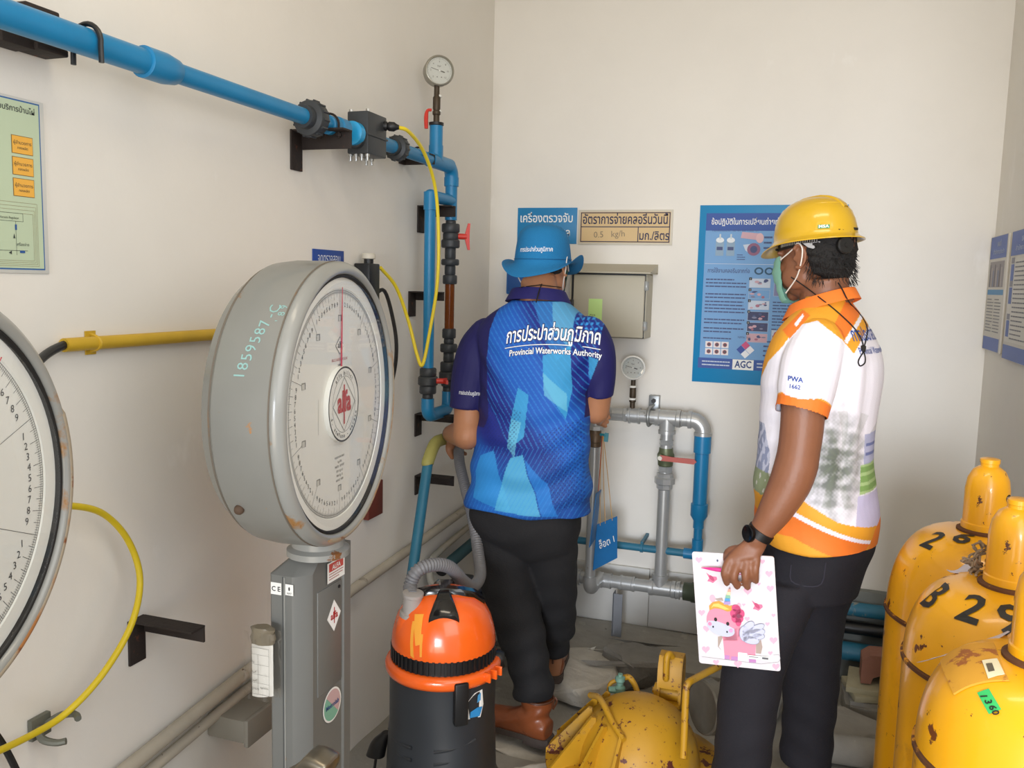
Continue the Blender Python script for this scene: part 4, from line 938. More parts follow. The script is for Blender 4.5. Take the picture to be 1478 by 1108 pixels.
# two notices on the right wall
for k, (ya, yb_, za_, zb_) in enumerate(((3.10, 3.385, 1.262, 1.643), (2.72, 3.055, 1.252, 1.643))):
    t = thing('wall_notice', ['white and blue notice board on the right wall nearest the corner', 'second white and blue notice board on the right wall, cut by the frame edge'][k], 'notice', (XR, ya, za_), None)
    obj('panel', MB().box((XR-.012, ya, za_), (XR-.0005, yb_, zb_), bev=.001), M('notice_white', '#cfcbc2', .5), t)
    P = Print((XR-.012, yb_, za_), (0, -1, 0), uz, (-1, 0, 0), .0004); w, h = yb_-ya, zb_-za_; BL = ink('#5f74b4'); GY = ink('#77777d')
    P.rect(.002, h-.075, w-.02, h-.002, BL, 1); P.rect(.002, .002, w-.02, .045, BL, 1)
    P.text('แผนที่', w*.5, h-.035, .026, LW, 2); P.text('สำนักงานประปา', w*.5, h-.06, .02, LW, 2, width=w*.6)
    if k == 0:
        P.rect(.02, h-.17, w-.035, h-.085, ink('#9b9496'), 1)
        for i in range(8): P.rect(.025+i*.026, h-.168, .04+i*.026, h-.095-.01*(i % 3), ink(['#6f6a70', '#b9b2b0', '#7f8aa8'][i % 3]), 2)
        P.rect(.01, h-.195, w-.02, h-.178, ink('#4f8fc0'), 1); P.lines(.02, w*.45, .06, h-.205, 11, GY, 2, .3, 5); P.lines(w*.5, w-.04, .06, h-.205, 11, GY, 2, .3, 6)
    else:
        P.rect(.02, .055, w-.03, h-.085, ink('#dcd9d2'), 1); P.lines(w*.25, w-.04, .06, h-.09, 18, GY, 3, .3, 7)
        for z in (.07, .17, .24): P.rect(.025, z, w*.2, z+.05, BL, 2); P.rect(.025, z+.052, w*.2, z+.07, ink('#8d8d98'), 2)
    obj('notice_print', P.mb, None, t, flat=True)

# ================================================================== YELLOW GAS CYLINDERS
m_gas = M('chipped_yellow_paint', '#f0ac10', .32, coat=.4, mottle=.12, mscale=4, spots=[('#c08224', 5, .60, .12), ('#6a3a1a', 14, .63, .012), ('#5a2e18', 38, .655, .012)])
m_gas_rust = M('rust_seam', '#5f3a1e', .8, bump=.5, mottle=.4, spots=[('#c98a1e', 25, .55, .05)])
m_sten = ink('#262420')
def stencil(bvh, cx, cy, items):
    g = MB()
    for ch, th, rho, size in items:
        th = math.radians(th); rad = Vector((math.sin(th), -math.cos(th), 0)); tang = Vector((math.cos(th), math.sin(th), 0))
        P = Print(Vector((cx, cy, 1.2))+rad*rho, tang, -rad, (0, 0, 1), 0); P.text(ch, 0, 0, size, m_sten, 0, off=.022)
        wrap(P.mb, bvh, (0, 0, -1), .0012, .1); g.add(P.mb.V, P.mb.F, m_sten)
    return g
def gas_cylinder(cx, cy, R, zs, zc, label, items, side=None):
    t = thing('gas_cylinder', label, 'gas cylinder', (cx, cy, 0), 'yellow chlorine cylinders by the right wall')
    prof = [(0, .0), (R-.012, .0), (R, .012), (R, zs-.012)]
    bd = obj('body', MB().lathe(prof, (cx, cy, 0), n=64), m_gas, t)
    obj('seam', MB().lathe([(R-.002, 0), (R+.004, .003), (R+.004, .009), (R-.002, .012)], (cx, cy, zs-.012), n=64), m_gas_rust, t)
    dome = []
    for k in range(15):
        a = k/14*PI/2; dome.append((.045+(R-.045)*math.cos(a)**.66 if k < 14 else .045, zs+(zc-.01-zs)*math.sin(a)**1.0))
    sh = obj('shoulder', MB().lathe(dome+[(0, zc-.009)], (cx, cy, 0), n=64), m_gas, t, sharp=70)
    obj('neck_ring', MB().lathe([(.050, 0), (.054, .002), (.054, .010), (.048, .013)], (cx, cy, zc-.016), n=32), m_gas_rust, t)
    cap = obj('cap', MB().lathe([(.046, .0), (.046, .012), (.0435, .014), (.0435, .085), (.040, .108), (.031, .126), (.020, .134), (.018, .135), (.018, .141), (.0195, .142), (.0195, .150), (.015, .152), (0, .152)], (cx, cy, zc-.003), n=40), m_gas, t)
    for a in (35, 215): r_ = math.radians(a); d = Vector((math.cos(r_), math.sin(r_)*-1, 0)); obj('vent_hole', MB().lathe([(.009, 0), (.009, .0015), (0, .0015)], Vector((cx, cy, zc+.07))+d*.0425, d, n=14), m_black, cap)
    bv = world_bvh(sh)
    if items: obj('stencil_number', stencil(bv, cx, cy, items), None, sh, flat=True)
    if side:
        g = MB()
        bb = world_bvh(bd)
        for ch, th, z, size in side:
            th = math.radians(th); rad = Vector((math.sin(th), -math.cos(th), 0)); tang = Vector((math.cos(th), math.sin(th), 0))
            P = Print(Vector((cx, cy, z))+rad*.25, tang, uz, rad, 0); P.text(ch, 0, 0, size, m_sten, 0, off=.022); wrap(P.mb, bb, -rad, .0012, .02); g.add(P.mb.V, P.mb.F, m_sten)
        obj('stencil_number', g, None, bd, flat=True)
    return t, sh, bv
cyl1 = (.382, 2.045); cyl2 = (.367, 1.692); cyl3 = (.345, 1.362)
c1_, sh1_, bvc1 = gas_cylinder(*cyl1, .181, .757, .955, 'yellow gas cylinder furthest back, stencilled 26, in the right corner', [])
c2_, sh2_, bvc2 = gas_cylinder(*cyl2, .166, .792, .948, 'middle yellow gas cylinder with a dusty shoulder stencilled B 29', [], side=[('5', -46, .42, .09), ('-', -36, .42, .09), ('8', -26, .40, .09)])
t3, sh3, bv3 = gas_cylinder(*cyl3, .157, .785, .945, 'nearest yellow gas cylinder with cardboard and a green label on its shoulder', [])
def stencil_at(bvh, parent, items, m_=m_sten, name='stencil_number', lift=.0022):
    g = MB()
    for ch, px, py, size, rot in items:
        o, n = surfn(px, py, bvh)
        if o is None: continue
        if n.dot(o-Vector(CAM)) > 0: n = -n
        u = uz.cross(n).normalized(); v = n.cross(u); P = Print(o+n*.04, u, v, n, 0); P.text(ch, 0, -size*.35, size, m_, 0, off=.022, rot=rot)
        # rotate about the glyph centre
        wrap(P.mb, bvh, -n, lift, .02); g.add(P.mb.V, P.mb.F, m_)
    return obj(name, g, None, parent, flat=True)
stencil_at(bvc1, sh1_, [('2', 1348, 778, .075, .0), ('6', 1392, 776, .075, 0)])
stencil_at(bvc2, sh2_, [('B', 1350, 858, .082, 0), ('2', 1404, 876, .082, 0), ('9', 1458, 892, .082, 0)])
def patch(bvh, pxs, m_, lift, nsub=8, thick=0.):
    cxm = sum(p[0] for p in pxs)/4; cym = sum(p[1] for p in pxs)/4; c4 = []
    for x, y in pxs:
        for f_ in np.linspace(0, .9, 19):
            q_ = surfn(x+(cxm-x)*f_, y+(cym-y)*f_, bvh)
            if q_[0] is not None: break
        c4.append(q_)
    n = sum((q[1] if q[1].dot(q[0]-Vector(CAM)) < 0 else -q[1] for q in c4), Vector()).normalized(); c4 = [q[0] for q in c4]; V = []; F = []; n_ = nsub
    for L_ in (0, 1):
        for j in range(n_+1):
            for i in range(n_+1):
                a, b = i/n_, j/n_; p = (c4[0]*(1-a)+c4[1]*a)*(1-b)+(c4[3]*(1-a)+c4[2]*a)*b; h = bvh.ray_cast(p+n*.08, -n)
                V.append((h[0] if h[0] is not None else p)+n*(lift+thick*(1-L_)))
    m1 = (n_+1)**2
    for j in range(n_):
        for i in range(n_): a = j*(n_+1)+i; F.append((a, a+1, a+n_+2, a+n_+1)); F.append((m1+a, m1+a+n_+1, m1+a+n_+2, m1+a+1))
    def q(a, b): F.append((a, b, b+m1, a+m1))
    for i in range(n_): q(i+1, i); q(n_*(n_+1)+i, n_*(n_+1)+i+1); q(i*(n_+1), (i+1)*(n_+1)); q((i+1)*(n_+1)+n_, i*(n_+1)+n_)
    return MB().add(V, F, m_)
m_card = M('yellowed_cardboard', '#d49a2e', .75, mottle=.2, mscale=20, spots=[('#9a5a28', 24, .58, .04)])
tt = thing('cardboard_sheet', 'yellow stained cardboard piece lying on the nearest cylinder shoulder', 'cardboard', (cyl3[0]-.1, cyl3[1]-.06, .9))
fixn(obj('sheet', patch(bv3, [(1356, 955), (1436, 930), (1458, 984), (1378, 1004)], m_card, .001, thick=.003), None, tt))
fixn(obj('barcode_label', patch(bv3, [(1418, 957), (1440, 954), (1451, 977), (1427, 983)], ink('#e2d9b8'), .0044, thick=.0004), None, tt))
fixn(obj('barcode', patch(bv3, [(1424, 962), (1433, 961), (1437, 972), (1428, 974)], ink('#5b5346'), .0052, thick=.0002), None, tt))
gl = thing('green_label', 'bright green handwritten label stuck below the cardboard', 'label', (cyl3[0]-.1, cyl3[1]-.1, .85))
fixn(obj('paper', patch(bv3, [(1411, 1000), (1428, 994), (1446, 1024), (1428, 1031)], ink('#35b560'), .0014, thick=.0004), None, gl))
stencil_at(bv3, gl, [('1', 1419, 1002, .013, -1.0), ('3', 1425, 1010, .013, -1.0), ('6', 1431, 1018, .013, -1.0), ('0', 1435, 1025, .013, -1.0)], BLK, 'writing', .0028)
def sheet(name, cs, m_, bend, label, cat='paper', n_=8):
    a, b, c_, d = [Vector(p) for p in cs]; V = []; F = []; nn = (b-a).cross(d-a).normalized()
    for j in range(n_+1):
        for i in range(n_+1):
            s, t_ = i/n_, j/n_; p = (a*(1-s)+b*s)*(1-t_)+(d*(1-s)+c_*s)*t_; V.append(p+nn*bend*math.sin(PI*s)*(.6+.4*t_)+nn*bend*.2*math.sin(7*s+3*t_))
    for j in range(n_):
        for i in range(n_): q = j*(n_+1)+i; F.append((q, q+1, q+n_+2, q+n_+1))
    o = obj(name, MB().add(V, F, m_), None, None, loc=a); md = o.modifiers.new('s', 'SOLIDIFY'); md.thickness = .0006
    return tag(o, label, cat)
m_pap = M('white_paper', '#cfcad8', .7)
sheet('paper_sheet', [at(1323, 956, y=1.52), at(1452, 908, y=1.60), at(1458, 912, y=1.50), at(1345, 950, y=1.44)], m_pap, .006, 'thin white paper sheet lying between the middle and nearest cylinders')
sheet('folded_paper', [at(1366, 822, y=1.80), at(1404, 806, y=1.88), at(1408, 816, y=1.79), at(1377, 826, y=1.74)], m_pap, .012, 'folded white paper tucked beside the middle cylinder cap')
g = MB(); rnd = random.Random(5); q = at(1412, 815, y=1.745)
for k in range(26):
    p = q+Vector((rnd.uniform(-.010, .012), rnd.uniform(-.01, .02), rnd.uniform(-.028, .03))); pts = [p]
    for j in range(5): p = p+Vector((rnd.uniform(-.012, .012), rnd.uniform(-.012, .012), rnd.uniform(-.012, .012))); pts.append(p)
    g.tube(pts, .0022, n=5, smooth=3)
tag(obj('wire_bundle', g, M('dusty_wire', '#8e7a63', .9)), 'frayed brown twine bundle beside the middle cylinder cap', 'twine')

# ================================================================== WET AND DRY VACUUM
vx, vy = -.852, 2.0
vac = thing('vacuum_cleaner', 'orange and black drum vacuum cleaner standing behind the first man', 'vacuum cleaner', (vx, vy, 0))
m_or = M('glossy_orange_plastic', '#f5661e', .25, coat=.5)
m_tank = M('black_tank_plastic', '#2b2f34', .42, mottle=.15, mscale=10)
def sq_ring(r, z, e=2.25, n_=64): return [Vector((vx+math.copysign(abs(math.cos(t))**(2/e), math.cos(t))*r, vy+math.copysign(abs(math.sin(t))**(2/e), math.sin(t))*r, z)) for t in np.linspace(0, 2*PI, n_, endpoint=False)]
tank = obj('tank', MB().ring_loft([sq_ring(.13, .045, 3), sq_ring(.150, .06, 3), sq_ring(.152, .11, 3), sq_ring(.138, .16, 2.6), sq_ring(.135, .30, 2.4), sq_ring(.134, .31, 2.3), sq_ring(.139, .45, 2), sq_ring(.139, .462, 2)]), m_tank, vac)
for z in (.19, .222, .254, .286):
    for a0, a1 in ((-150, -100), (-75, -30)):
        g = MB(); g.tube([(vx+.139*math.cos(math.radians(d)), vy+.139*math.sin(math.radians(d)), z-(.0 if a0 < -90 else .0)+(d-a0)/50*.02*(0 if a0 < -90 else 1)) for d in np.linspace(a0, a1, 8)], .0045, n=6); obj('rib', g, m_tank, tank)
obj('base', MB().ring_loft([sq_ring(.150, .03, 3), sq_ring(.165, .04, 3), sq_ring(.168, .075, 3), sq_ring(.15, .10, 3)]), m_tank, vac)
for a in (-150, -40, 40, 140):
    c_ = Vector((vx+.185*math.cos(math.radians(a)), vy+.175*math.sin(math.radians(a)), .0))
    w_ = obj('caster', MB().ell((c_.x, c_.y, .052), (.038, .038, .028)).cyl((c_.x-.012, c_.y, .026), (c_.x+.012, c_.y, .026), .024), m_black, vac)
obj('clamp_ring', MB().lathe([(.134, -.012), (.147, -.010), (.151, -.002), (.151, .012), (.145, .020), (.134, .022)], (vx, vy, .458), n=64), m_or, vac, sharp=60)
obj('vent_band', MB().lathe([(.132, 0), (.132, .05), (.130, .052)], (vx, vy, .476), n=64), m_black, vac)
g = MB()
for k in range(56):
    a = 2*PI*k/56; d = Vector((math.cos(a), math.sin(a), 0)); g.box((-.0035, -.003, 0), (.0035, .003, .036), mat=Matrix.Translation(Vector((vx, vy, .482))+d*.1335) @ Matrix.Rotation(a, 4, 'Z'))
obj('vent_fins', g, m_black, vac)['kind'] = 'stuff'
dome = [(.135, .516), (.136, .528), (.132, .556), (.122, .590), (.105, .620), (.080, .643), (.05, .654), (0, .658)]
hd = obj('motor_head', MB().lathe(dome, (vx, vy, 0), n=64), m_or, vac, sharp=60); bvh = world_bvh(hd)
# black carrying handle draped over the head
def strap(pl, wd, lift, m_, name, par, n_=24):
    g = MB(); V = []; F = []
    P_ = [Vector((*p, 0)) for p in pl]; q, qw = catmull(P_, 8, wd)
    for k, p in enumerate(q):
        t_ = (q[min(k+1, len(q)-1)]-q[max(k-1, 0)]).normalized(); s = Vector((-t_.y, t_.x, 0))*qw[k]
        for sgn, lf in ((1, -.004), (1, lift*.6), (.7, lift), (-.7, lift), (-1, lift*.6), (-1, -.004)):
            e = p+s*sgn; h = bvh.ray_cast(Vector((e.x, e.y, 1)), Vector((0, 0, -1))); z = h[0].z if h[0] is not None else .53
            V.append((e.x, e.y, z+lf))
    m_n = len(q)
    for k in range(m_n-1):
        for j in range(6): F.append((k*6+j, k*6+(j+1) % 6, (k+1)*6+(j+1) % 6, (k+1)*6+j))
    F += [tuple(range(6)), tuple((m_n-1)*6+j for j in reversed(range(6)))]
    return fixn(obj(name, g.add(V, F), m_, par))
vd = Vector((-vx, -vy)).normalized(); vs = Vector((-vd.y, vd.x))
def VV(a, b): return (vx+vd.x*a+vs.x*b, vy+vd.y*a+vs.y*b)
m_gb = M('glossy_black_plastic', '#101012', .18, coat=.6)
strap([VV(.105, 0), VV(.06, 0), VV(0, 0), VV(-.06, 0), VV(-.105, 0)], [.038, .020, .014, .020, .038], .012, m_gb, 'handle', vac)
strap([VV(-.0, .10), VV(.02, .05), VV(.02, .0), VV(.02, -.05), VV(0, -.10)], [.012, .014, .015, .014, .012], .014, m_gb, 'handle', vac)
for nm_, cs_ in (('paint_drip', [(599, 886), (612, 886), (608, 930), (600, 932)]), ('paint_drip', [(596, 896), (600, 896), (598, 950), (593, 946)]), ('paint_drip', [(607, 915), (611, 915), (609, 948), (606, 948)])): fixn(obj(nm_, patch(bvh, cs_, M('yellow_paint_drip', '#f2a53a', .4), .0008, thick=.0006), None, hd))
kq_ = at(716, 952, y=2.06); obj('side_knob', MB().lathe([(.0, -.03), (.02, -.03), (.026, -.02), (.026, .012), (.02, .022), (0, .022)], kq_, (vs.x+.3, vs.y, .1), n=24), m_black, vac)
# latch, sticker, hose port
d_ = Vector((vd.x*.95+vs.x*.3, vd.y*.95+vs.y*.3, 0)).normalized()
ms = Matrix.Translation(Vector((vx, vy, .415))+d_*.149) @ Matrix.Rotation(math.atan2(d_.y, d_.x), 4, 'Z')
obj('latch', MB().box((-.012, -.018, -.055), (.010, .018, .055), bev=.005, mat=ms), m_black, vac)
for k in range(3):
    a = math.radians(-8+k*9); d2 = Vector((math.cos(a-.25), math.sin(a-.25), 0)); ms2 = Matrix.Translation(Vector((vx, vy, .468))+d2*.158) @ Matrix.Rotation(a-.25, 4, 'Z')
    obj('ring_tab', MB().box((-.010, -.003, -.012), (.010, .003, .012), bev=.002, mat=ms2), m_or, vac)
btk = world_bvh(tank); d3 = Vector((vd.x*.80+vs.x*.6, vd.y*.80+vs.y*.6, 0)).normalized(); u3 = Vector((0, 0, 1)).cross(d3)
P = Print(Vector((vx, vy, .395))+d3*.2, u3, uz, d3, .0)
V_ = [(-.026, -.03), (.016, -.036), (.026, -.006), (.02, .036), (-.006, .034), (-.03, .012)]; P.poly(V_, WHT, 0); wrap(P.mb, btk, -d3, .0012, .05)
g = P.mb; P2 = Print(Vector((vx, vy, .395))+d3*.2, u3, uz, d3, 0); P2.poly([(-.020, -.027), (.012, -.032), (.022, -.010), (.004, -.006), (-.018, -.012)], ink('#2f8fd0'), 0); P2.poly([(.002, .006), (.014, .010), (.014, .030), (.004, .026)], ink('#4f9fd6'), 0); wrap(P2.mb, btk, -d3, .0022, .05); g.add(P2.mb.V, P2.mb.F[:1], ink('#2f8fd0')); g.add(P2.mb.V, P2.mb.F[1:], ink('#4f9fd6'))
obj('torn_sticker', g, None, vac, flat=True)
pq = at(595, 872, y=1.93)
m_hosegrey = M('hose_end_plastic', '#a39d98', .5)
obj('hose_port', MB().lathe([(.030, -.06), (.030, -.02), (.024, -.018), (.024, .022), (.027, .024), (.027, .032), (.02, .034)], pq, (.1, -.05, 1), n=28), m_hosegrey, vac)
obj('port_collar', MB().lathe([(.040, -.09), (.036, -.05), (.030, -.03), (.028, -.028)], pq, (.1, -.05, 1), n=28), m_or, vac)
hp = [pq+Vector((0, 0, .02)), at(592, 845, y=1.97), at(602, 824, y=1.98), at(624, 815, y=2.02), at(648, 818, y=2.08), at(668, 838, y=2.16), at(682, 846, y=2.25), at(693, 830, y=2.34), at(690, 795, y=2.42), at(682, 745, y=2.50), at(672, 705, y=2.58), at(663, 665, y=2.66), at(664, 640, y=2.74), at(676, 618, y=2.82)]
q, _ = catmull(hp, 30); rr = [(.0170 if k % 3 else .0150) for k in range(len(q))]
# resample evenly for the ribs
d_acc = [0]; 
for a_, b_ in zip(q[:-1], q[1:]): d_acc.append(d_acc[-1]+(b_-a_).length)
N_ = int(d_acc[-1]/.0022); pts = []; j = 0
for k in range(N_+1):
    s = d_acc[-1]*k/N_
    while j < len(q)-2 and d_acc[j+1] < s: j += 1
    f = (s-d_acc[j])/max(d_acc[j+1]-d_acc[j], 1e-9); pts.append(q[j].lerp(q[j+1], min(f, 1)))
tag(obj('vacuum_hose', MB().tube(pts, [(.0182, .0182, .0152, .0152)[k % 4] for k in range(len(pts))], n=18), M('grey_ribbed_hose', '#77777a', .45), sharp=80), 'grey ribbed vacuum hose curving from the orange head up to the first man\'s hand', 'hose')
# dark blue motor pump behind the vacuum
q = at(668, 880, y=2.75)
t = thing('water_pump', 'dark blue finned pump motor on the floor behind the vacuum', 'pump', (q.x, q.y, 0))
m_pump = M('dark_blue_pump_paint', '#14264a', .4, .2, mottle=.3)
ax_ = Vector((.25, -.97, 0)).normalized()
obj('motor', MB().lathe([(.0, -.11), (.07, -.11), (.085, -.09), (.085, .09), (.07, .11), (0, .11)], q, ax_, n=32), m_pump, t)
g = MB()
sd = ax_.cross(uz)
for k in range(26):
    a = 2*PI*k/26; d = sd*math.cos(a)+uz*math.sin(a); g.add([q+d*.084-ax_*.08+sd*.001, q+d*.098-ax_*.08, q+d*.098+ax_*.08, q+d*.084+ax_*.08, q+d*.084-ax_*.08-sd*.003, q+d*.098-ax_*.08+ax_.cross(d)*.003, q+d*.098+ax_*.08+ax_.cross(d)*.003, q+d*.084+ax_*.08+ax_.cross(d)*.003], [(0, 1, 2, 3), (7, 6, 5, 4), (0, 4, 5, 1), (1, 5, 6, 2), (2, 6, 7, 3)])
obj('cooling_fins', g, m_pump, t)
obj('terminal_box', MB().box((q.x-.03, q.y-.05, q.z+.085), (q.x+.03, q.y+.03, q.z+.125), bev=.006), m_black, t)
obj('foot', MB().box((q.x-.06, q.y-.07, .0), (q.x+.06, q.y+.07, q.z-.08), bev=.004), m_pump, t)
# black shoe-like cable reel left of the tank
q = at(548, 1075, y=1.95)
t = thing('plug_cable', 'black power plug and cable hanging at the left side of the vacuum', 'cable', (q.x, q.y, 0))
obj('plug', MB().loft([((q.x+.02, q.y, q.z+.04), (.012, 0, 0), (0, .012, 0)), ((q.x, q.y, q.z+.01), (.022, 0, 0), (0, .018, 0)), ((q.x-.012, q.y, q.z-.03), (.026, 0, 0), (0, .02, 0))]), m_black, t)
obj('cord', MB().tube([(q.x-.01, q.y, q.z-.03), (q.x-.015, q.y, q.z-.1), (q.x-.005, q.y+.02, .008), (q.x-.08, q.y+.1, .008)], .004, n=8, smooth=5), m_black, t)

# ================================================================== RUBBLE, DRUM, LOOSE THINGS
def chunk(name, label, c_, size, seed, mat=None, rot=0., cat='rubble', squash=1.):
    rnd = random.Random(seed); b = bmesh.new()
    for k in range(22):
        a = rnd.uniform(0, 2*PI); r = rnd.uniform(.8, 1); z = rnd.choice([-1, 1])*rnd.uniform(.75, 1)
        b.verts.new((size[0]/2*r*math.cos(a), size[1]/2*r*math.sin(a), size[2]/2*z))
    h = bmesh.ops.convex_hull(b, input=b.verts[:]); bmesh.ops.delete(b, geom=[v for v in b.verts if not v.link_faces], context='VERTS')
    bmesh.ops.bevel(b, geom=b.edges[:], offset=min(size)*.07, segments=1, affect='EDGES'); bmesh.ops.triangulate(b, faces=b.faces[:])
    bmesh.ops.subdivide_edges(b, edges=b.edges[:], cuts=2, use_grid_fill=True)
    co = np.array([v.co[:] for v in b.verts]); d = hash_noise(co, 30, seed)*min(size)*.05+hash_noise(co, 90, seed+1)*min(size)*.03
    for v, q_ in zip(b.verts, d): v.co += v.co.normalized()*float(q_)
    g = MB().bm(b, None, Matrix.Translation(Vector(c_)) @ Matrix.Rotation(rot, 4, 'Z'))
    return tag(obj(name, g, mat or m_rubble, None, loc=(c_[0], c_[1], 0), sharp=30), label, cat)
chunk('concrete_slab', 'broken pale concrete slab leaning behind the brown boot', (-.70, 2.90, .045), (.36, .42, .10), 11)
chunk('concrete_slab', 'flat pale concrete slab under the nearest brown boot', (-.78, 2.50, -.012), (.40, .26, .05), 12)
chunk('concrete_slab', 'concrete slab lying at the bottom edge in front of the yellow drum', (-.62, 2.20, .02), (.26, .20, .10), 13)
chunk('concrete_block', 'grey concrete block behind the yellow drum valve', (-.50, 3.02, .06), (.34, .20, .14), 14, M('grey_block', '#8d8a84', .9, bump=.8, mottle=.5))
chunk('concrete_block', 'rough concrete lump left behind the vacuum beside the wall', (-1.10, 2.60, .03), (.22, .5, .08), 15, m_conc)
chunk('concrete_slab', 'grey slab on the floor behind the trouser legs by the cylinders', (.16, 2.86, .035), (.34, .30, .07), 16, m_conc)
chunk('concrete_slab', 'low slab of concrete between the trouser legs', (-.12, 3.0, .04), (.24, .26, .09), 17, m_conc)
tag(obj('concrete_pipe', MB().cyl((.0, 2.72, .045), (.40, 2.74, .045), .045, n=24), m_conc), 'grey concrete coated pipe on the floor beside the cylinders', 'pipe')
# bricks / pavers
q = at(1243, 1000, y=3.08)
m_paver = M('cream_paver', '#aaa387', .8, bump=.5, mottle=.25, mscale=20)
for k, (dz, rt, lab) in enumerate(((.012, .25, 'cream paving slab lying lowest under the red brick'), (.036, -.1, 'cream paving slab stacked just under the red brick'))):
    c_ = Vector((.285, 3.10, .075+dz)); g = MB().box((-.085, -.08, -.011), (.085, .08, .011), bev=.003, mat=Matrix.Translation(c_) @ Matrix.Rotation(rt, 4, 'Z') @ Matrix.Rotation(.05*k, 4, 'X'))
    tag(obj('paver', g, m_paver, None, loc=(c_.x, c_.y, c_.z)), lab, 'paver')
tag(obj('support_block', rough_block(MB(), (.19, 3.0, -.02), (.38, 3.2, .074), .008, 8), m_conc), 'grey concrete block under the cream pavers in the back right corner', 'block')
c_ = Vector((.30, 3.10, .175)); 
g = MB(); V = []
prof = [(-.06, -.05), (-.028, -.05), (-.022, -.028), (.0, -.018), (.022, -.028), (.028, -.05), (.06, -.05), (.062, .03), (.03, .052), (-.035, .050), (-.06, .03)]
g.prism(prof, c_+Vector((0, -.04, 0)), (1, .1, 0), (0, 0, 1), (0, .09, 0))
tag(obj('brick', g, M('salmon_brick', '#9a6a58', .85, bump=.8, mottle=.3), None, loc=c_, sharp=20), 'salmon red notched brick on top of the cream pavers', 'brick')
# yellow drum end with fins, valve, bracket and bars
DX, DY = -.375, 2.24
dm = thing('chlorine_drum', 'rusty yellow domed drum end with fins, bars and a green valve on the floor', 'drum', (DX, DY, 0))
m_drum = M('dusty_yellow_drum', '#c08f1c', .5, mottle=.3, mscale=6, spots=[('#a08148', 5, .50, .16), ('#5a2a20', 20, .60, .02), ('#6a3a1c', 48, .63, .02)])
RD = .168; ZF = .155
obj('shell', MB().lathe([(.225, .0), (.235, .01), (.235, ZF-.01), (.25, ZF-.008), (.25, ZF), (.2, ZF+.012), (RD+.004, ZF+.014)]+[(RD*math.cos(a)**.9, ZF+.014+.165*math.sin(a)) for a in np.linspace(.05, PI/2, 14)], (DX, DY, 0), n=64), m_drum, dm, sharp=50)
def dome_z(x, y):
    r = min(math.hypot(x-DX, y-DY)/RD, .999); a = math.acos(r**(1/.9)); return ZF+.014+.165*math.sin(a)
for deg in (142, 166, 190, 214, 238, 262):
    a = math.radians(deg); d = Vector((math.cos(a), math.sin(a), 0)); s = Vector((-d.y, d.x, 0)); i0 = Vector((DX, DY, 0))+d*.125
    zi = dome_z(i0.x, i0.y)
    fixn(obj('fin', MB().prism([(0, zi-.03), (0, zi+.012), (.012, zi+.014), (.125, ZF+.012), (.125, ZF-.002), (.04, ZF-.002)], i0-s*.004, d, uz, s*.008), m_drum, dm))
# bars
def DP(px, py, y): return at(px, py, y=y)
obj('grab_bar', MB().tube([DP(900, 1068, 2.10), DP(884, 1042, 2.14), DP(866, 1008, 2.20), DP(852, 1003, 2.24)], .0085, n=10, smooth=4), m_drum, dm)
obj('grab_bar', MB().tube([DP(882, 1020, 2.30), DP(878, 1008, 2.34), DP(880, 988, 2.36), DP(888, 982, 2.37)], .006, n=10, smooth=4), m_drum, dm)
obj('grab_bar', MB().tube([DP(922, 1005, 2.34), DP(916, 988, 2.37), DP(908, 977, 2.38), DP(900, 978, 2.38)], .0085, n=10, smooth=4), m_drum, dm)
obj('grab_bar', MB().tube([DP(986, 1095, 2.08), DP(988, 1050, 2.12), DP(990, 1000, 2.16), DP(993, 986, 2.17), DP(1005, 978, 2.2), DP(1040, 960, 2.26)], .0095, n=10, smooth=4), m_drum, dm)
# bracket with two cheeks and a round top
q = DP(965, 1018, 2.36); m_by = m_drum
g = MB()
prof = [(-.035, -.03), (.035, -.03), (.040, .09), (.030, .12), (.0, .135), (-.03, .12), (-.040, .09)]
obj('lug_cheek', MB().prism([(0, 0), (.085, 0), (.085, .11), (.06, .14), (.02, .14), (0, .11)], q+Vector((-.034, -.01, -.0)), (0, 1, 0), (0, 0, 1), (.008, 0, 0)), m_by, dm)
obj('lug_cheek', MB().prism([(0, 0), (.085, 0), (.085, .11), (.06, .14), (.02, .14), (0, .11)], q+Vector((.026, -.01, -.0)), (0, 1, 0), (0, 0, 1), (.008, 0, 0)), m_by, dm)
obj('lug_top', MB().prism([(0, .055), (.0, .11), (.02, .142), (.06, .142), (.085, .11), (.085, .1), (.05, .1), (.03, .075)], q+Vector((-.03, -.014, 0)), (0, 1, 0), (0, 0, 1), (.062, 0, 0)), m_by, dm)
obj('roller', MB().cyl(q+Vector((-.044, .02, .03)), q+Vector((.028, .02, .03)), .022, n=20).cyl(q+Vector((-.05, .02, .03)), q+Vector((-.034, .02, .03)), .009, n=6), m_by, dm)
obj('lug_base', MB().box(q+Vector((-.03, -.02, -.03)), q+Vector((.032, .05, .012)), bev=.003), m_by, dm)
obj('lug_eye', MB().tube([q+Vector((-.008, -.02, .085)), q+Vector((-.008, -.024, .10)), q+Vector((-.008, -.022, .15)), q+Vector((-.002, -.012, .158)), q+Vector((.004, -.0, .145))], .009, n=10, smooth=4), m_by, dm)
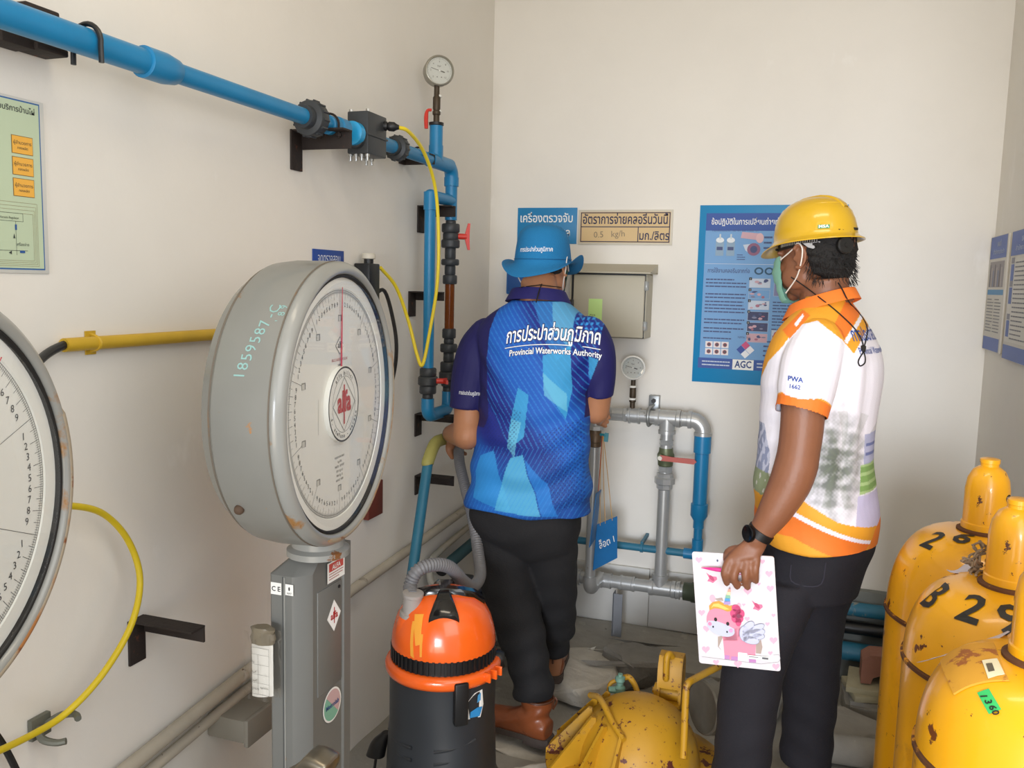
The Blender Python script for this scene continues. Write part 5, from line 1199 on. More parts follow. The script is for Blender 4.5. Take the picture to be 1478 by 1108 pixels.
# green valve
q = DP(894, 1008, 2.35)
m_gv = M('verdigris_brass', '#7aa394', .6, .2, mottle=.4, mscale=50)
vv_ = obj('valve', MB().lathe([(.012, 0), (.014, .002), (.014, .015), (.010, .02), (.016, .026), (.016, .045), (.010, .05), (.010, .06), (.014, .064), (.014, .075), (.007, .078), (.007, .085)], q+Vector((0, 0, -.01)), (0, 0, 1), n=10).cyl(q+Vector((0, 0, .026)), q+Vector((-.03, -.01, .026)), .010, n=8), m_gv, dm)
obj('valve_seat', MB().lathe([(.02, -.03), (.02, .0), (.016, .002)], q+Vector((0, 0, -.008)), (0, 0, 1), n=16), m_by, dm)
# round grey rim beyond the drum
q = DP(1022, 1020, 2.42)
t = thing('steel_wheel_rim', 'dull grey round rim standing between the yellow drum and the dark trousers', 'rim', (q.x, q.y, 0))
axw = Vector((-.75, -.62, .1)).normalized()
obj('rim', MB().lathe([(.062, .016), (.070, .020), (.076, .016), (.077, -.018), (.07, -.022), (.06, -.016), (.058, 0)], q, axw, n=40, closed=False), M('dull_zinc_rim', '#7d786c', .5, .4, mottle=.4, mscale=20), t, sharp=50)
obj('disc', MB().lathe([(0, -.004), (.060, -.006), (.060, .004), (.02, .010), (0, .010)], q, axw, n=32), M('dark_dusty_disc', '#4c4a42', .7, mottle=.3), t)

# ================================================================== PEOPLE
m_skin1 = M('tan_skin', '#b07a58', .5, mottle=.12, mscale=30, bump=.15, bscale=150)
m_skin2 = M('brown_skin', '#8a5a40', .48, mottle=.15, mscale=30, bump=.15, bscale=150)
m_cloth = M('printed_shirt_cloth', '#ffffff', .7, attr='Col', bump=.15, bscale=300)
m_tr1 = M('black_trouser_cloth', '#17171a', .85, bump=.3, bscale=250)
m_tr2 = M('dark_navy_jeans', '#18171f', .85, bump=.4, bscale=250, mottle=.15, mscale=12)
def sec(l, r, py, y, b, dirv=None):
    """body section measured between the outline columns l and r; b = half depth"""
    A = at(l, py, y=y); B_ = at(r, py, y=y); c = (A+B_)/2; hw = (B_-A).length/2
    return (c, Vector((hw, 0, 0)), Vector((0, b, 0)))
def limb(mb, pts, rad, n=20, k=5, flat=None, side=None):
    """tapering limb along surveyed points"""
    q, r = catmull(pts, k, rad); secs = []; ref = side
    mb.tube(q, r, n=n)
    mb.ell(pts[0], (rad[0],)*3, n=14); mb.ell(pts[-1], (rad[-1],)*3, n=14)
    return mb
def frame(o, f, up=(0, 0, 1)):
    f = Vector(f).normalized(); up = Vector(up); r = f.cross(up).normalized(); u = r.cross(f).normalized()
    m = Matrix.Identity(4)
    for i in range(3): m[i][0] = r[i]; m[i][1] = f[i]; m[i][2] = u[i]; m[i][3] = o[i]
    return m
def add_head(mb, H, neck_to):
    g = MB(); HS = H @ Matrix.Scale(.93, 4)
    g.ell((0, -.012, .030), (.076, .096, .086), n=28)
    g.ell((0, .030, -.020), (.063, .064, .070), n=24)
    g.ell((0, .034, -.070), (.050, .052, .040), n=24)
    g.ell((0, .070, -.098), (.022, .018, .018), n=16)
    for s in (-1, 1):
        g.ell((s*.050, .025, -.055), (.020, .045, .035), n=16)
        g.ell((s*.032, .078, .012), (.024, .012, .009), n=14)
        g.ell((s*.040, .068, -.030), (.018, .018, .016), n=14)
        g.ell((s*.016, .094, -.050), (.009, .009, .008), n=10)
        # ear: helix rim, lobe, tragus
        e = Vector((s*.079, -.008, -.008))
        R = [e+Vector((s*(.002+.010*abs(math.sin(t/2))), -.017*math.cos(t)*1.0-.004, .030*math.sin(t))) for t in np.linspace(-2.2, 2.6, 12)]
        g.tube(R, [.0045]*12, n=8, smooth=2)
        g.ell(e, (.006, .015, .024), n=14); g.ell(e+Vector((0, .004, -.030)), (.006, .008, .009), n=12); g.ell(e+Vector((s*.003, .014, -.004)), (.005, .005, .007), n=10)
    g.tube([(0, .084, .012), (0, .096, -.012), (0, .110, -.036), (0, .100, -.046)], [.009, .009, .012, .010], n=12, smooth=4)
    g.ell((0, .088, -.068), (.024, .012, .006), n=14); g.ell((0, .086, -.077), (.020, .012, .007), n=14)
    for v in g.V: pass
    k = len(mb.V); mb.V += [tuple(HS @ Vector(v)) for v in g.V]; mb.F += [tuple(k+j for j in f) for f in g.F]; mb.I += [0]*len(g.F)
    a = H @ Vector((0, -.025, -.055)); b = Vector(neck_to)
    mb.tube([a, a.lerp(b, .5), b], [.056, .056, .066], n=24, smooth=4)
def hand(mb, wrist, mid, kn, u, wid, th, fingers, thumb, rf=.0088):
    u = Vector(u).normalized()
    def sc(c, w_, t_):
        d = (Vector(kn)-Vector(wrist)).normalized(); v = d.cross(u).normalized(); return (c, u*w_, v*t_)
    mb.loft([sc(wrist, wid*.62, th*1.25), sc(mid, wid*.95, th*1.2), sc(kn, wid, th)], n=20, k=5, p=2.4)
    for f in fingers:
        f = [Vector(p) for p in f]; base = f[0]+(Vector(mid)-f[0])*.25
        mb.tube([base]+f, [rf*1.05]+[rf*1.05, rf, rf*.88][:len(f)] if len(f) == 3 else [rf]*(len(f)+1), n=12, smooth=4); mb.ell(f[-1], (rf*.86,)*3, n=12)
    t = [Vector(p) for p in thumb]
    mb.tube([Vector(mid)]+t, [rf*1.3]+[rf*1.3]*(len(t)-1)+[rf*1.0], n=12, smooth=4); mb.ell(t[-1], (rf,)*3, n=12)
def pxaff(y):
    a, b, c_ = at(700, 500, y=y), at(1100, 500, y=y), at(700, 900, y=y)
    Mx = np.array([[a.x, a.z, 1], [b.x, b.z, 1], [c_.x, c_.z, 1]]); sx = np.linalg.solve(Mx, [700, 1100, 700]); sy = np.linalg.solve(Mx, [500, 500, 900])
    return lambda co: (co[:, 0]*sx[0]+co[:, 2]*sx[1]+sx[2], co[:, 0]*sy[0]+co[:, 2]*sy[1]+sy[2])
def cl(h): return np.array(lin(h))
def smoothstep(x, a, b): t = np.clip((x-a)/(b-a), 0, 1); return t*t*(3-2*t)

# ------------------------------------------------ first man: blue shirt, blue bucket hat, back to the viewer
man1 = thing('person', 'man in blue patterned polo shirt and bucket hat, back turned, working at the pipes', 'person', (-.79, 2.52, 0))
Y1 = 2.53
torso1 = [(678, 850, 731, Y1, .128), (682, 851, 695, Y1, .130), (688, 850, 650, Y1, .126), (694, 850, 605, Y1, .124), (698, 852, 560, Y1, .126), (694, 860, 520, Y1, .126), (688, 866, 485, Y1, .115), (702, 852, 462, Y1, .096), (722, 834, 446, Y1, .08), (742, 818, 434, Y1, .066)]
sh1 = MB(); sh1.loft([sec(*s) for s in torso1], n=48, k=5, p=2.35)
shL = [at(704, 488, y=Y1), at(690, 510, y=2.525), at(680, 545, y=2.515), at(673, 590, y=2.50)]
shR = [at(848, 486, y=Y1), at(858, 508, y=Y1), at(864, 540, y=2.54), at(864, 570, y=2.55)]
def sleeve(mb, pts, rad):
    q, r = catmull(pts, 5, rad); mb.tube(q, r, n=24); mb.ell(pts[0], (rad[0],)*3, n=16)
sleeve(sh1, shL, [.066, .068, .062, .053]); sleeve(sh1, shR, [.064, .062, .052, .044])
# body: head, neck, trunk, arms, hands, legs and feet in one skin
H1 = frame(at(784, 382, y=2.60), (.10, .98, -.18))
b1 = MB(); add_head(b1, H1, at(781, 440, y=2.53))
def inner(t, f): return [(c, u*f, v*f) for c, u, v in [sec(*s) for s in t]]
b1.loft(inner(torso1, .86), n=36, k=4, p=2.3)
eL = at(674, 628, y=2.47); wL = at(650, 626, y=2.66); hL = at(654, 634, y=2.72)
limb(b1, [shL[0], shL[2], at(675, 605, y=2.49), eL], [.052, .047, .044, .045]); limb(b1, [eL, at(662, 626, y=2.56), wL], [.045, .040, .028])
eR = at(860, 592, y=2.57); wR = at(862, 598, y=2.82); hR = at(866, 598, y=2.90)
limb(b1, [shR[0], shR[2], eR], [.050, .044, .042]); limb(b1, [eR, eR.lerp(wR, .4), wR], [.042, .038, .027])
def A_(px, py, y): return at(px, py, y=y)
hand(b1, wL, A_(652, 633, 2.70), A_(655, 640, 2.74), (0, .25, 1), .038, .014,
     [[A_(659, 625, 2.76), A_(670, 622, 2.79), A_(680, 628, 2.78)], [A_(659, 633, 2.76), A_(671, 631, 2.79), A_(682, 637, 2.775)], [A_(658, 641, 2.755), A_(669, 641, 2.785), A_(680, 646, 2.765)], [A_(656, 649, 2.745), A_(665, 652, 2.77), A_(672, 655, 2.76)]],
     [A_(648, 640, 2.70), A_(648, 650, 2.69), A_(653, 660, 2.70)])
hand(b1, wR, A_(864, 598, 2.87), A_(867, 600, 2.93), (.2, 0, 1), .036, .014,
     [[A_(868, 592, 2.95), A_(874, 592, 2.99), A_(878, 596, 3.00)], [A_(868, 598, 2.955), A_(875, 599, 2.995), A_(879, 603, 3.0)], [A_(867, 604, 2.95), A_(874, 606, 2.98), A_(877, 609, 2.985)], [A_(865, 610, 2.94), A_(871, 613, 2.965), A_(874, 615, 2.97)]],
     [A_(860, 596, 2.93), A_(858, 600, 2.96), A_(860, 606, 2.985)])
legL = [(694, 760, 750, 2.53, .08), (684, 765, 790, 2.52, .092), (698, 772, 850, 2.50, .082), (714, 786, 905, 2.48, .074), (733, 791, 955, 2.47, .062), (740, 797, 985, 2.46, .058), (742, 798, 1004, 2.46, .058)]
legR = [(760, 828, 750, 2.54, .08), (756, 833, 790, 2.55, .088), (766, 831, 850, 2.60, .08), (773, 830, 900, 2.66, .07), (782, 822, 928, 2.72, .058), (784, 818, 942, 2.73, .056)]
hips = [(692, 842, 700, Y1, .110), (682, 838, 735, Y1, .122), (684, 835, 765, Y1, .115), (700, 824, 792, Y1, .080), (722, 806, 806, Y1, .045)]
b1.loft(inner(hips, .9), n=30, k=4)
b1.loft(inner(legL[:-1], .62), n=20, k=4); b1.loft(inner(legR[:-1], .62), n=20, k=4)
fl = Vector(at(790, 1079, y=2.43)); tL = Vector((-.97, .22, 0)).normalized()
aL = at(772, 1020, y=2.46); b1.tube([at(770, 990, y=2.46), aL, fl+tL*.03+uz*.07, fl+tL*.14+uz*.04, fl+tL*.22+uz*.03], [.026, .025, .027, .022, .016], n=14, smooth=4)
aR = at(800, 975, y=2.75); fR = Vector((aR.x, 2.73, .098)); tR = Vector((-.2, .98, 0)).normalized()
b1.tube([at(801, 935, y=2.72), aR, fR+tR*.04+uz*.06, fR+tR*.20+uz*.03], [.026, .025, .026, .016], n=14, smooth=4)
body1 = organic('body', b1, m_skin1, man1, voxel=.0042, smooth=5)
# shirt with its printed pattern
pm1 = pxaff(2.42)
def col1(co, no):
    px, py = pm1(co); n = len(co); q = (px-770)*.77-(py-560)*.60+.0006*(py-520)**2
    navy, deep, mid, lt, cy = cl('#161457'), cl('#0c1f7d'), cl('#1258b8'), cl('#2f8fd8'), cl('#6fc0da')
    t = .5+.5*np.sin(q/24+.6+.6*np.sin(py/70)); t2 = smoothstep(t, .25, .9)
    C = deep*(1-t2)[:, None]+mid*t2[:, None]
    lowf = smoothstep(py, 620, 700); C = C*(1-.35*lowf)[:, None]+(cl('#1671c4')*.35)*lowf[:, None]
    fr = (q/6.6) % 1; lines = (fr < .20) & (np.sin(q/52+.9) > -.25) & (py < 640); C[lines] = C[lines]*.5+lt*.5
    dim = lambda P, c_, a=.8: _mixp(C, inpoly(px, py, P), c_, a)
    dim([(765, 432), (830, 434), (833, 500), (812, 520), (790, 480)], lt, .45)
    dim([(797, 440), (830, 440), (832, 505), (805, 478)], cy, .45)
    dim([(792, 512), (831, 500), (833, 560), (824, 600), (795, 552)], cl('#3aa3d6'), .75)
    dim([(793, 535), (826, 565), (826, 590), (795, 566)], cy, .6)
    dim([(854, 515), (868, 520), (858, 555), (852, 540)], cl('#3aa3d6'), .7)
    dim([(755, 556), (772, 566), (764, 625), (744, 640), (741, 612)], cl('#3aa3d6'), .75)
    dim([(745, 600), (760, 604), (748, 655), (738, 640)], cy, .6)
    dim([(714, 646), (690, 655), (680, 680), (680, 716), (716, 726), (745, 730)], cl('#2c93d8'), .7)
    dim([(742, 655), (762, 650), (792, 735), (718, 730)], cl('#55b4dc'), .75)
    dim([(765, 655), (800, 690), (815, 735), (794, 735)], cl('#1d78cc'), .8)
    l2 = (py > 640) & (((px*.86+py*.5)/6.0 % 1) < .18); C[l2] = C[l2]*.6+lt*.4
    hexz = inpoly(px, py, [(785, 620), (845, 600), (850, 720), (815, 730), (795, 680)]) | inpoly(px, py, [(700, 570), (760, 590), (745, 660), (705, 640)])
    hx = (np.sin(px*1.05)*np.sin(py*1.05) > .35) & hexz; C[hx] = C[hx]*.4+cl('#0a1c66')*.6
    dots = inpoly(px, py, [(835, 440), (872, 470), (870, 500), (832, 468)]); dd = ((px % 7) < 3.4) & ((py % 7) < 3.4) & dots; C[dd] = lt
    sl = inpoly(px, py, [(600, 440), (712, 440), (704, 480), (700, 540), (704, 600), (690, 625), (600, 640)]) | inpoly(px, py, [(870, 470), (920, 470), (920, 620), (846, 600), (846, 568), (868, 520)])
    sl &= (py < 615)
    C[sl] = navy
    side = smoothstep(py, 640, 600)*0
    return C
def _mixp(C, m_, c_, a): C[m_] = C[m_]*(1-a)+c_*a
def fold1(co, no):
    px, py = pm1(co); d = np.zeros(len(co))
    w = smoothstep(py, 560, 640)*(1-.3*smoothstep(py, 700, 735))
    d += w*.0050*np.sin(py/7.5+.012*(px-770)+1.4*np.sin(px/26)); d += w*.0035*np.sin((py+.5*px)/11)
    d += .0035*np.exp(-((px-705)/22)**2)*np.sin((py-.9*px)/6.5)*smoothstep(py, 470, 520)*(1-smoothstep(py, 590, 640))
    d += .0030*np.exp(-((px-850)/18)**2)*np.sin((py+.9*px)/6.5)*smoothstep(py, 480, 520)
    d += .0022*hash_noise(co, 16, 4)
    d += .004*smoothstep(py, 722, 733)
    return d
shirt1 = organic('shirt', sh1, m_cloth, man1, voxel=.0026, smooth=8, disp=fold1, colfn=col1)
bv = world_bvh(shirt1)
def curved_text(P, s_, x0, y0, size, m_, width, bend, off, l=0):
    V, F = text2d(s_, size, off); V = V.copy(); a, b = V[:, 0].min(), V[:, 0].max(); V[:, 0] = (V[:, 0]-(a+b)/2)*width/(b-a)
    P.mb.add([P.P(x0+x, y0+y+bend(x0+x), l) for x, y in V], F, m_)
q = at(789, 485, y=2.38); bend = lambda x: -.8*x*x+.02*x
NAVY = ink('#141b52'); PW = ink('#eef2f6')
for m_, off, lift in ((NAVY, .06, .0010), (PW, .018, .0018)):
    P = Print(q, ux, uz, yf, 0)
    curved_text(P, THAI_PWA, 0, -.012, .058, m_, .268, bend, off)
    curved_text(P, 'Provincial Waterworks Authority', .01, -.052, .0255, m_, .262, bend, off)
    n_ = 28
    for k in range(n_):
        a0 = -.137+.274*k/n_; a1 = -.137+.274*(k+1)/n_; t_ = .0022 if m_ is PW else .0038
        if abs((a0+a1)/2-.075) < .012: continue
        P.poly([(a0, -.026-t_/2+bend(a0)), (a1, -.026-t_/2+bend(a1)), (a1, -.026+t_/2+bend(a1)), (a0, -.026+t_/2+bend(a0))], m_, 0)
    wrap(P.mb, bv, (0, 1, 0), lift, .3); obj('back_print', P.mb, None, shirt1, flat=True)
P = Print(at(667, 571, y=2.40), (1, -.15, -.06), (.06, 0, 1), yf, 0); P.text(THAI_PWA, 0, -.004, .016, PW, 0, width=.062, off=.01); wrap(P.mb, bv, (0, 1, 0), .0012, .3); obj('sleeve_print', P.mb, None, shirt1, flat=True)
# collar
m_navy = M('navy_collar_cloth', '#17145c', .75)
def surfm(px, py, bvhs, lift=.004):
    ps = [surf(px, py, b_, lift, 9.) for b_ in bvhs]; return min(ps, key=lambda p: (p-Vector(CAM)).length)
def collar(parent, c, rt, rb, h_, tilt_dir, tilt, m_, gap=.5, name='collar', flare=0):
    c = Vector(c); g = MB(); R = []
    n_ = 40
    for (rx, ry, z, o_) in ((rt[0]-.004, rt[1]-.004, h_*.2, 0), (rt[0]-.003, rt[1]-.003, h_, 0), (rt[0], rt[1], h_+.002, 0), (rt[0]+.003, rt[1]+.003, h_-.001, 0), (rb[0], rb[1], 0, 1), (rb[0]-.003, rb[1]-.003, .001, 1), (rt[0]-.002, rt[1]-.002, h_*.25, 0)):
        ring = []
        for k in range(n_):
            t = 2*PI*k/n_; p = Vector((rx*math.cos(t), ry*math.sin(t), z)); p.z += tilt*(p.x*tilt_dir[0]+p.y*tilt_dir[1])/max(rt[0], .01)*1.0
            ring.append(c+p)
        R.append(ring)
    g.ring_loft(R, closed=True, caps=False); return fixn(obj(name, g, m_, parent, sharp=60))
collar(shirt1, at(777, 437, y=2.545), (.082, .072), (.104, .088), .036, (0, 1), -.012, m_navy)
# trousers
t1 = MB(); t1.loft([sec(*s) for s in hips], n=40, k=5, p=2.3)
for lg in (legL, legR): t1.loft([sec(*s) for s in lg], n=28, k=5, p=2.1)
def fold_t(seed):
    def f(co, no):
        z = co[:, 2]; w = smoothstep(z, .55, .15)
        return .003*np.sin(z*75+2*np.sin(co[:, 0]*22+seed))*(.35+w)+.003*hash_noise(co, 14, seed)
    return f
organic('trousers', t1, m_tr1, man1, voxel=.0055, smooth=6, disp=fold_t(1))
# boots
m_boot = M('brown_boot_leather', '#8a4a28', .38, coat=.15, mottle=.35, mscale=14, bump=.3, bscale=50, spots=[('#5c2f1c', 12, .62, .08)])
m_sole = M('worn_boot_sole', '#4b403a', .85, mottle=.3, mscale=40)
def boot(parent, heel, toe_dir, shaft_top, shaft_r):
    hl = Vector(heel); t = Vector(toe_dir).normalized(); s = Vector((-t.y, t.x, 0)); g = MB(); z = uz
    g.loft([(hl+t*-.004+z*.045, z*.030, s*.030), (hl+t*.02+z*.05, z*.045, s*.037), (hl+t*.08+z*.055, z*.050, s*.037), (hl+t*.14+z*.042, z*.036, s*.042), (hl+t*.20+z*.036, z*.030, s*.044), (hl+t*.25+z*.032, z*.026, s*.036), (hl+t*.275+z*.03, z*.018, s*.022)], n=24, k=4, p=2.3)
    st = Vector(shaft_top); base = hl+t*.045+z*.06
    g.loft([(base, t*.050, s*.038), (base.lerp(st, .35), t*.044, s*.038), (base.lerp(st, .7), t*.048, s*.044), (st, t*.052, s*.050)], n=24, k=4, p=2.1)
    def f(co, no):
        rel = (co-np.array(hl)); zz = rel[:, 2]; al = rel@np.array(t)
        return .0025*np.sin(zz*130+al*60)*np.exp(-((zz-.10)/.05)**2)+.0015*hash_noise(co, 30, 2)
    bt = organic('boot', g, m_boot, parent, voxel=.004, smooth=4, disp=f)
    out = []
    for a, w in ((-.012, .022), (.0, .031), (.03, .036), (.07, .033), (.12, .038), (.18, .045), (.23, .042), (.265, .03), (.285, .012)): out.append((a, w))
    pl = [(a, w) for a, w in out]+[(a, -w) for a, w in reversed(out)]
    g = MB(); g.prism(pl, hl+z*.006, t, s, z*.018); g.prism([(a, w*.98) for a, w in out[:4]]+[(a, -w*.98) for a, w in reversed(out[:4])], hl-z*.004, t, s, z*.012)
    fixn(obj('sole', g, m_sole, bt))
    top = MB().tube([Vector(st)+t*(.050*math.cos(k))+s*(.048*math.sin(k))+z*.001 for k in np.linspace(0, 2*PI, 24, endpoint=False)], .0035, n=8, closed=True, caps=False)
    obj('top_binding', top, M('dark_boot_trim', '#54301c', .5), bt)
    pt = st-t*.052; obj('pull_loop', MB().tube([pt-z*.02, pt+z*.008-t*.006, pt+z*.016-t*.010, pt+z*.006-t*.016, pt-z*.022-t*.004], .0035, n=6, smooth=3), M('dark_boot_trim'), bt)
    return bt
boot(man1, fl+Vector((0, 0, .012)), tL, at(776, 1006, y=2.455), .05)
boot(man1, fR, tR, at(800, 938, y=2.745), .045)
# bucket hat
hc = H1 @ Vector((0, -.004, .010))
m_hat = M('blue_hat_cloth', '#1576b0', .85, bump=.5, bscale=260, mottle=.15, mscale=10)
hf = frame(hc, (.06, 1, .02)); R = []; n_ = 64
hprof = [(0, .114), (.030, .1125), (.053, .106), (.069, .092), (.078, .070), (.083, .040), (.087, .006), (.089, -.004)]
for r, z in hprof: R.append([hf @ Vector((max(r, .0005)*math.cos(t)*.98, max(r, .0005)*math.sin(t)*1.24, z)) for t in np.linspace(0, 2*PI, n_, endpoint=False)])
def brim(f_, dz): 
    rg = []
    for t in np.linspace(0, 2*PI, n_, endpoint=False):
        c_, s_ = math.cos(t), math.sin(t); up_ = abs(c_)**3; r = .089+f_*(.040-.004*up_); z = -.004-f_*.040+up_*f_*(.052+.010*(c_ > 0))*(.4+.6*f_)+.0035*f_*math.sin(5*t+1)
        rg.append(hf @ Vector((r*c_*.98, r*s_*1.16, z+dz)))
    return rg
for f_ in (.25, .5, .75, 1.0): R.append(brim(f_, 0))
R.append(brim(1.02, -.001)); 
for f_ in (1.0, .6, .2): R.append(brim(f_, -.0022))
R.append([hf @ Vector((.086*math.cos(t)*.98, .086*math.sin(t)*1.22, -.004)) for t in np.linspace(0, 2*PI, n_, endpoint=False)])
R.append([hf @ Vector((.080*math.cos(t)*.98, .080*math.sin(t)*1.22, .03)) for t in np.linspace(0, 2*PI, n_, endpoint=False)])
hat = fixn(obj('bucket_hat', MB().ring_loft(R, caps=True), m_hat, man1, sharp=75))
def hring(z, r): return [hf @ Vector((r*math.cos(t)*.98, r*math.sin(t)*1.24, z)) for t in np.linspace(0, 2*PI, 48, endpoint=False)]
obj('hat_seam', MB().tube(hring(.006, .0880), .0011, n=6, closed=True, caps=False), M('hat_seam_blue', '#0f5684', .9), hat)
bvt = world_bvh(hat); P = Print(at(774, 361, y=2.51), (1, 0, .03), uz, yf, 0); P.text(THAI_PWA, 0, -.004, .0185, PW, 0, width=.098, off=.012); wrap(P.mb, bvt, (0, 1, 0), .0014, .3); obj('hat_print', P.mb, None, hat, flat=True)
bb1 = world_bvh(body1)
cordm = M('black_cord', '#17120f', .8)
obj('chin_cord', MB().tube([surf(p_, 411+abs(p_-780)*.12, bb1, .006) for p_ in range(750, 814, 6)], .0014, n=6, smooth=4)
    .tube([surf(782, 410, bb1, .008), surf(779, 417, bb1, .018), surf(776, 428, bb1, .045), surf(774, 436, bb1, .055)], .002, n=6, smooth=3), cordm, hat)
# hair fringe under the hat, face mask of the first man
g = MB(); g.ell(H1 @ Vector((0, -.013, .020)), (.0725, .091, .075), n=28, rot=H1.to_3x3())
hz = (H1 @ Vector((0, 0, -.004)))
organic('hair', g, M('short_black_hair', '#1b1614', .8, bump=1, bscale=300), man1, voxel=.004, smooth=2, cut=lambda co: ((co-np.array(H1.translation))@np.array(H1.to_3x3() @ Vector((0, -.25, 1))) > -.030) & ((co-np.array(H1.translation))@np.array(H1.to_3x3() @ Vector((0, 1, 0))) < .05))
m_mask = M('pale_green_mask', '#93cdb8', .8, bump=.2, bscale=200); m_loop = M('white_elastic', '#e6dfd6', .8)
def mask(parent, H, loops=True):
    g = MB(); V = []; F = []; nt, nz = 24, 14
    for L_ in (0, 1):
        for j in range(nz+1):
            z = -.004-.108*j/nz
            for i in range(nt+1):
                th = math.radians(-56+112*i/nt); front = math.cos(th)
                rx = .0770-.012*(j/nz); ry = .094+.004*j/nz+.024*math.exp(-((z+.035)/.035)**2)*math.exp(-(th/.62)**2)
                pl = .0015*math.sin(j*2.1)*front
                p = Vector((math.sin(th)*(rx+pl), .004+front*(ry+pl)-(.010 if j > 11 else 0)*(j-11)/3, z+.012*(1-front)))
                V.append(H @ (p-Vector((0, .0016*L_, 0))))
    m1 = (nt+1)*(nz+1)
    for j in range(nz):
        for i in range(nt): a = j*(nt+1)+i; F.append((a, a+1, a+nt+2, a+nt+1)); F.append((m1+a, m1+a+nt+1, m1+a+nt+2, m1+a+1))
    mk = obj('face_mask', g.add(V, F, m_mask), None, parent)
    for s in (-1, 1):
        pts = [H @ Vector((s*.066, .052, -.008)), H @ Vector((s*.076, .012, .010)), H @ Vector((s*.082, -.010, .024)), H @ Vector((s*.087, -.026, .010)), H @ Vector((s*.085, -.022, -.018)), H @ Vector((s*.072, .002, -.055)), H @ Vector((s*.057, .046, -.090))]
        obj('ear_loop', MB().tube(pts, .0017, n=6, smooth=5), m_loop, mk)
    return mk
mask(man1, H1)
# wristwatch of the first man
obj('wristwatch', MB().lathe([(.027, -.008), (.0295, -.007), (.0295, .007), (.027, .008)], wL.lerp(eL, .06), (eL-wL), n=24), M('steel_watch', '#8d8d8d', .3, .8), man1)

# ------------------------------------------------ second man: white and orange shirt, yellow helmet
Y2 = 2.25
man2 = thing('person', 'man in yellow safety helmet and white and orange shirt holding a clipboard', 'person', (.05, Y2, 0))
F2 = Vector((-.93, .37, 0)).normalized(); S2 = Vector((-.37, -.93, 0)).normalized()
def sec2(l, r, py, b, tilt=0, y=Y2, f=1.):
    A = at(l, py, y=y); B_ = at(r, py, y=y); c = (A+B_)/2; hw = (B_-A).length/2
    a = math.sqrt(max(hw*hw-(b*.37)**2, .002))/.93
    return (c, (F2*a+Vector((0, 0, tilt)))*f, S2*b*f)
T2 = [(1106, 1266, 779, .150, -.004), (1091, 1270, 742, .155, 0), (1091, 1264, 695, .148), (1096, 1260, 645, .146), (1099, 1266, 592, .155), (1102, 1275, 543, .165), (1110, 1273, 508, .168), (1124, 1260, 478, .155), (1142, 1246, 456, .120), (1158, 1231, 438, .075), (1166, 1224, 428, .062)]
s2 = MB(); s2.loft([sec2(*s) for s in T2], n=48, k=5, p=2.25)
aS = [at(1180, 498, y=2.14), at(1170, 525, y=2.11), at(1163, 560, y=2.09), at(1156, 598, y=2.075)]
sleeve(s2, aS, [.064, .067, .064, .0585])
c0_, u0_, v0_ = sec2(*T2[6]); farS = [c0_-S2*.13+uz*.0, c0_-S2*.17-uz*.03, c0_-S2*.20-uz*.10, c0_-S2*.205+F2*.02-uz*.20]
sleeve(s2, farS, [.062, .064, .060, .056])
H2 = frame(at(1177, 368, y=2.27), (-.80, .58, -.10))
b2 = MB(); add_head(b2, H2, at(1192, 436, y=2.26))
b2.loft([(c, u*.86, v*.86) for c, u, v in [sec2(*s) for s in T2]], n=36, k=4)
eA = at(1149, 672, y=2.065); wA = at(1091, 777, y=2.05)
limb(b2, [aS[0], aS[2], at(1157, 620, y=2.075), at(1153, 650, y=2.07), eA], [.052, .050, .0485, .0475, .049]); limb(b2, [eA, at(1139, 700, y=2.06), at(1118, 738, y=2.052), at(1102, 762, y=2.05), wA], [.049, .047, .0385, .030, .027])
fe = farS[3]-uz*.09; fw = fe-uz*.22+F2*.01; limb(b2, [farS[0], farS[2], fe, fe-uz*.10, fw], [.05, .045, .042, .036, .026])
hand(b2, fw, fw-uz*.04, fw-uz*.08, F2, .036, .014, [[fw-uz*.09+F2*z_, fw-uz*(.128-abs(z_)*.3)+F2*z_, fw-uz*(.150-abs(z_)*.4)+F2*z_+S2*.014] for z_ in (.030, .010, -.010, -.029)], [fw-uz*.05+F2*.040, fw-uz*.08+F2*.052+S2*.008, fw-uz*.10+F2*.050+S2*.014])
YH = 2.035
hand(b2, wA, A_(1080, 793, 2.045), A_(1070, 808, 2.035), (1, 0, .25), .043, .016,
     [[A_(1053, 808, YH-.004), A_(1046, 826, YH-.012), A_(1049, 841, YH+.003)], [A_(1065, 813, YH-.006), A_(1059, 832, YH-.016), A_(1064, 846, YH-.001)], [A_(1078, 812, YH-.004), A_(1076, 832, YH-.013), A_(1079, 847, YH+.003)], [A_(1092, 806, YH), A_(1090, 823, YH-.008), A_(1091, 838, YH+.005)]],
     [A_(1056, 795, 2.055), A_(1050, 808, 2.07), A_(1054, 826, 2.076)], rf=.0098)
H2L = [(1084, 1196, 830, .098, 0, 2.20), (1064, 1166, 890, .088, 0, 2.16), (1046, 1138, 950, .078, 0, 2.14), (1038, 1124, 1010, .070, 0, 2.13), (1033, 1115, 1070, .066, 0, 2.12), (1026, 1108, 1140, .062, 0, 2.12)]
H2R = [(1138, 1242, 830, .098, 0, 2.29), (1132, 1221, 890, .088, 0, 2.31), (1131, 1214, 950, .078, 0, 2.33), (1130, 1209, 1010, .070, 0, 2.34), (1128, 1203, 1060, .066, 0, 2.35), (1126, 1200, 1100, .064, 0, 2.35)]
HP = [(1112, 1262, 755, .125), (1108, 1262, 785, .135), (1094, 1248, 815, .135), (1086, 1236, 850, .12)]
b2.loft([(c, u*.88, v*.88) for c, u, v in [sec2(*s) for s in HP]], n=30, k=4)
for lg in (H2L, H2R): b2.loft([(c, u*.78, v*.78) for c, u, v in [sec2(*s) for s in lg]], n=20, k=4)
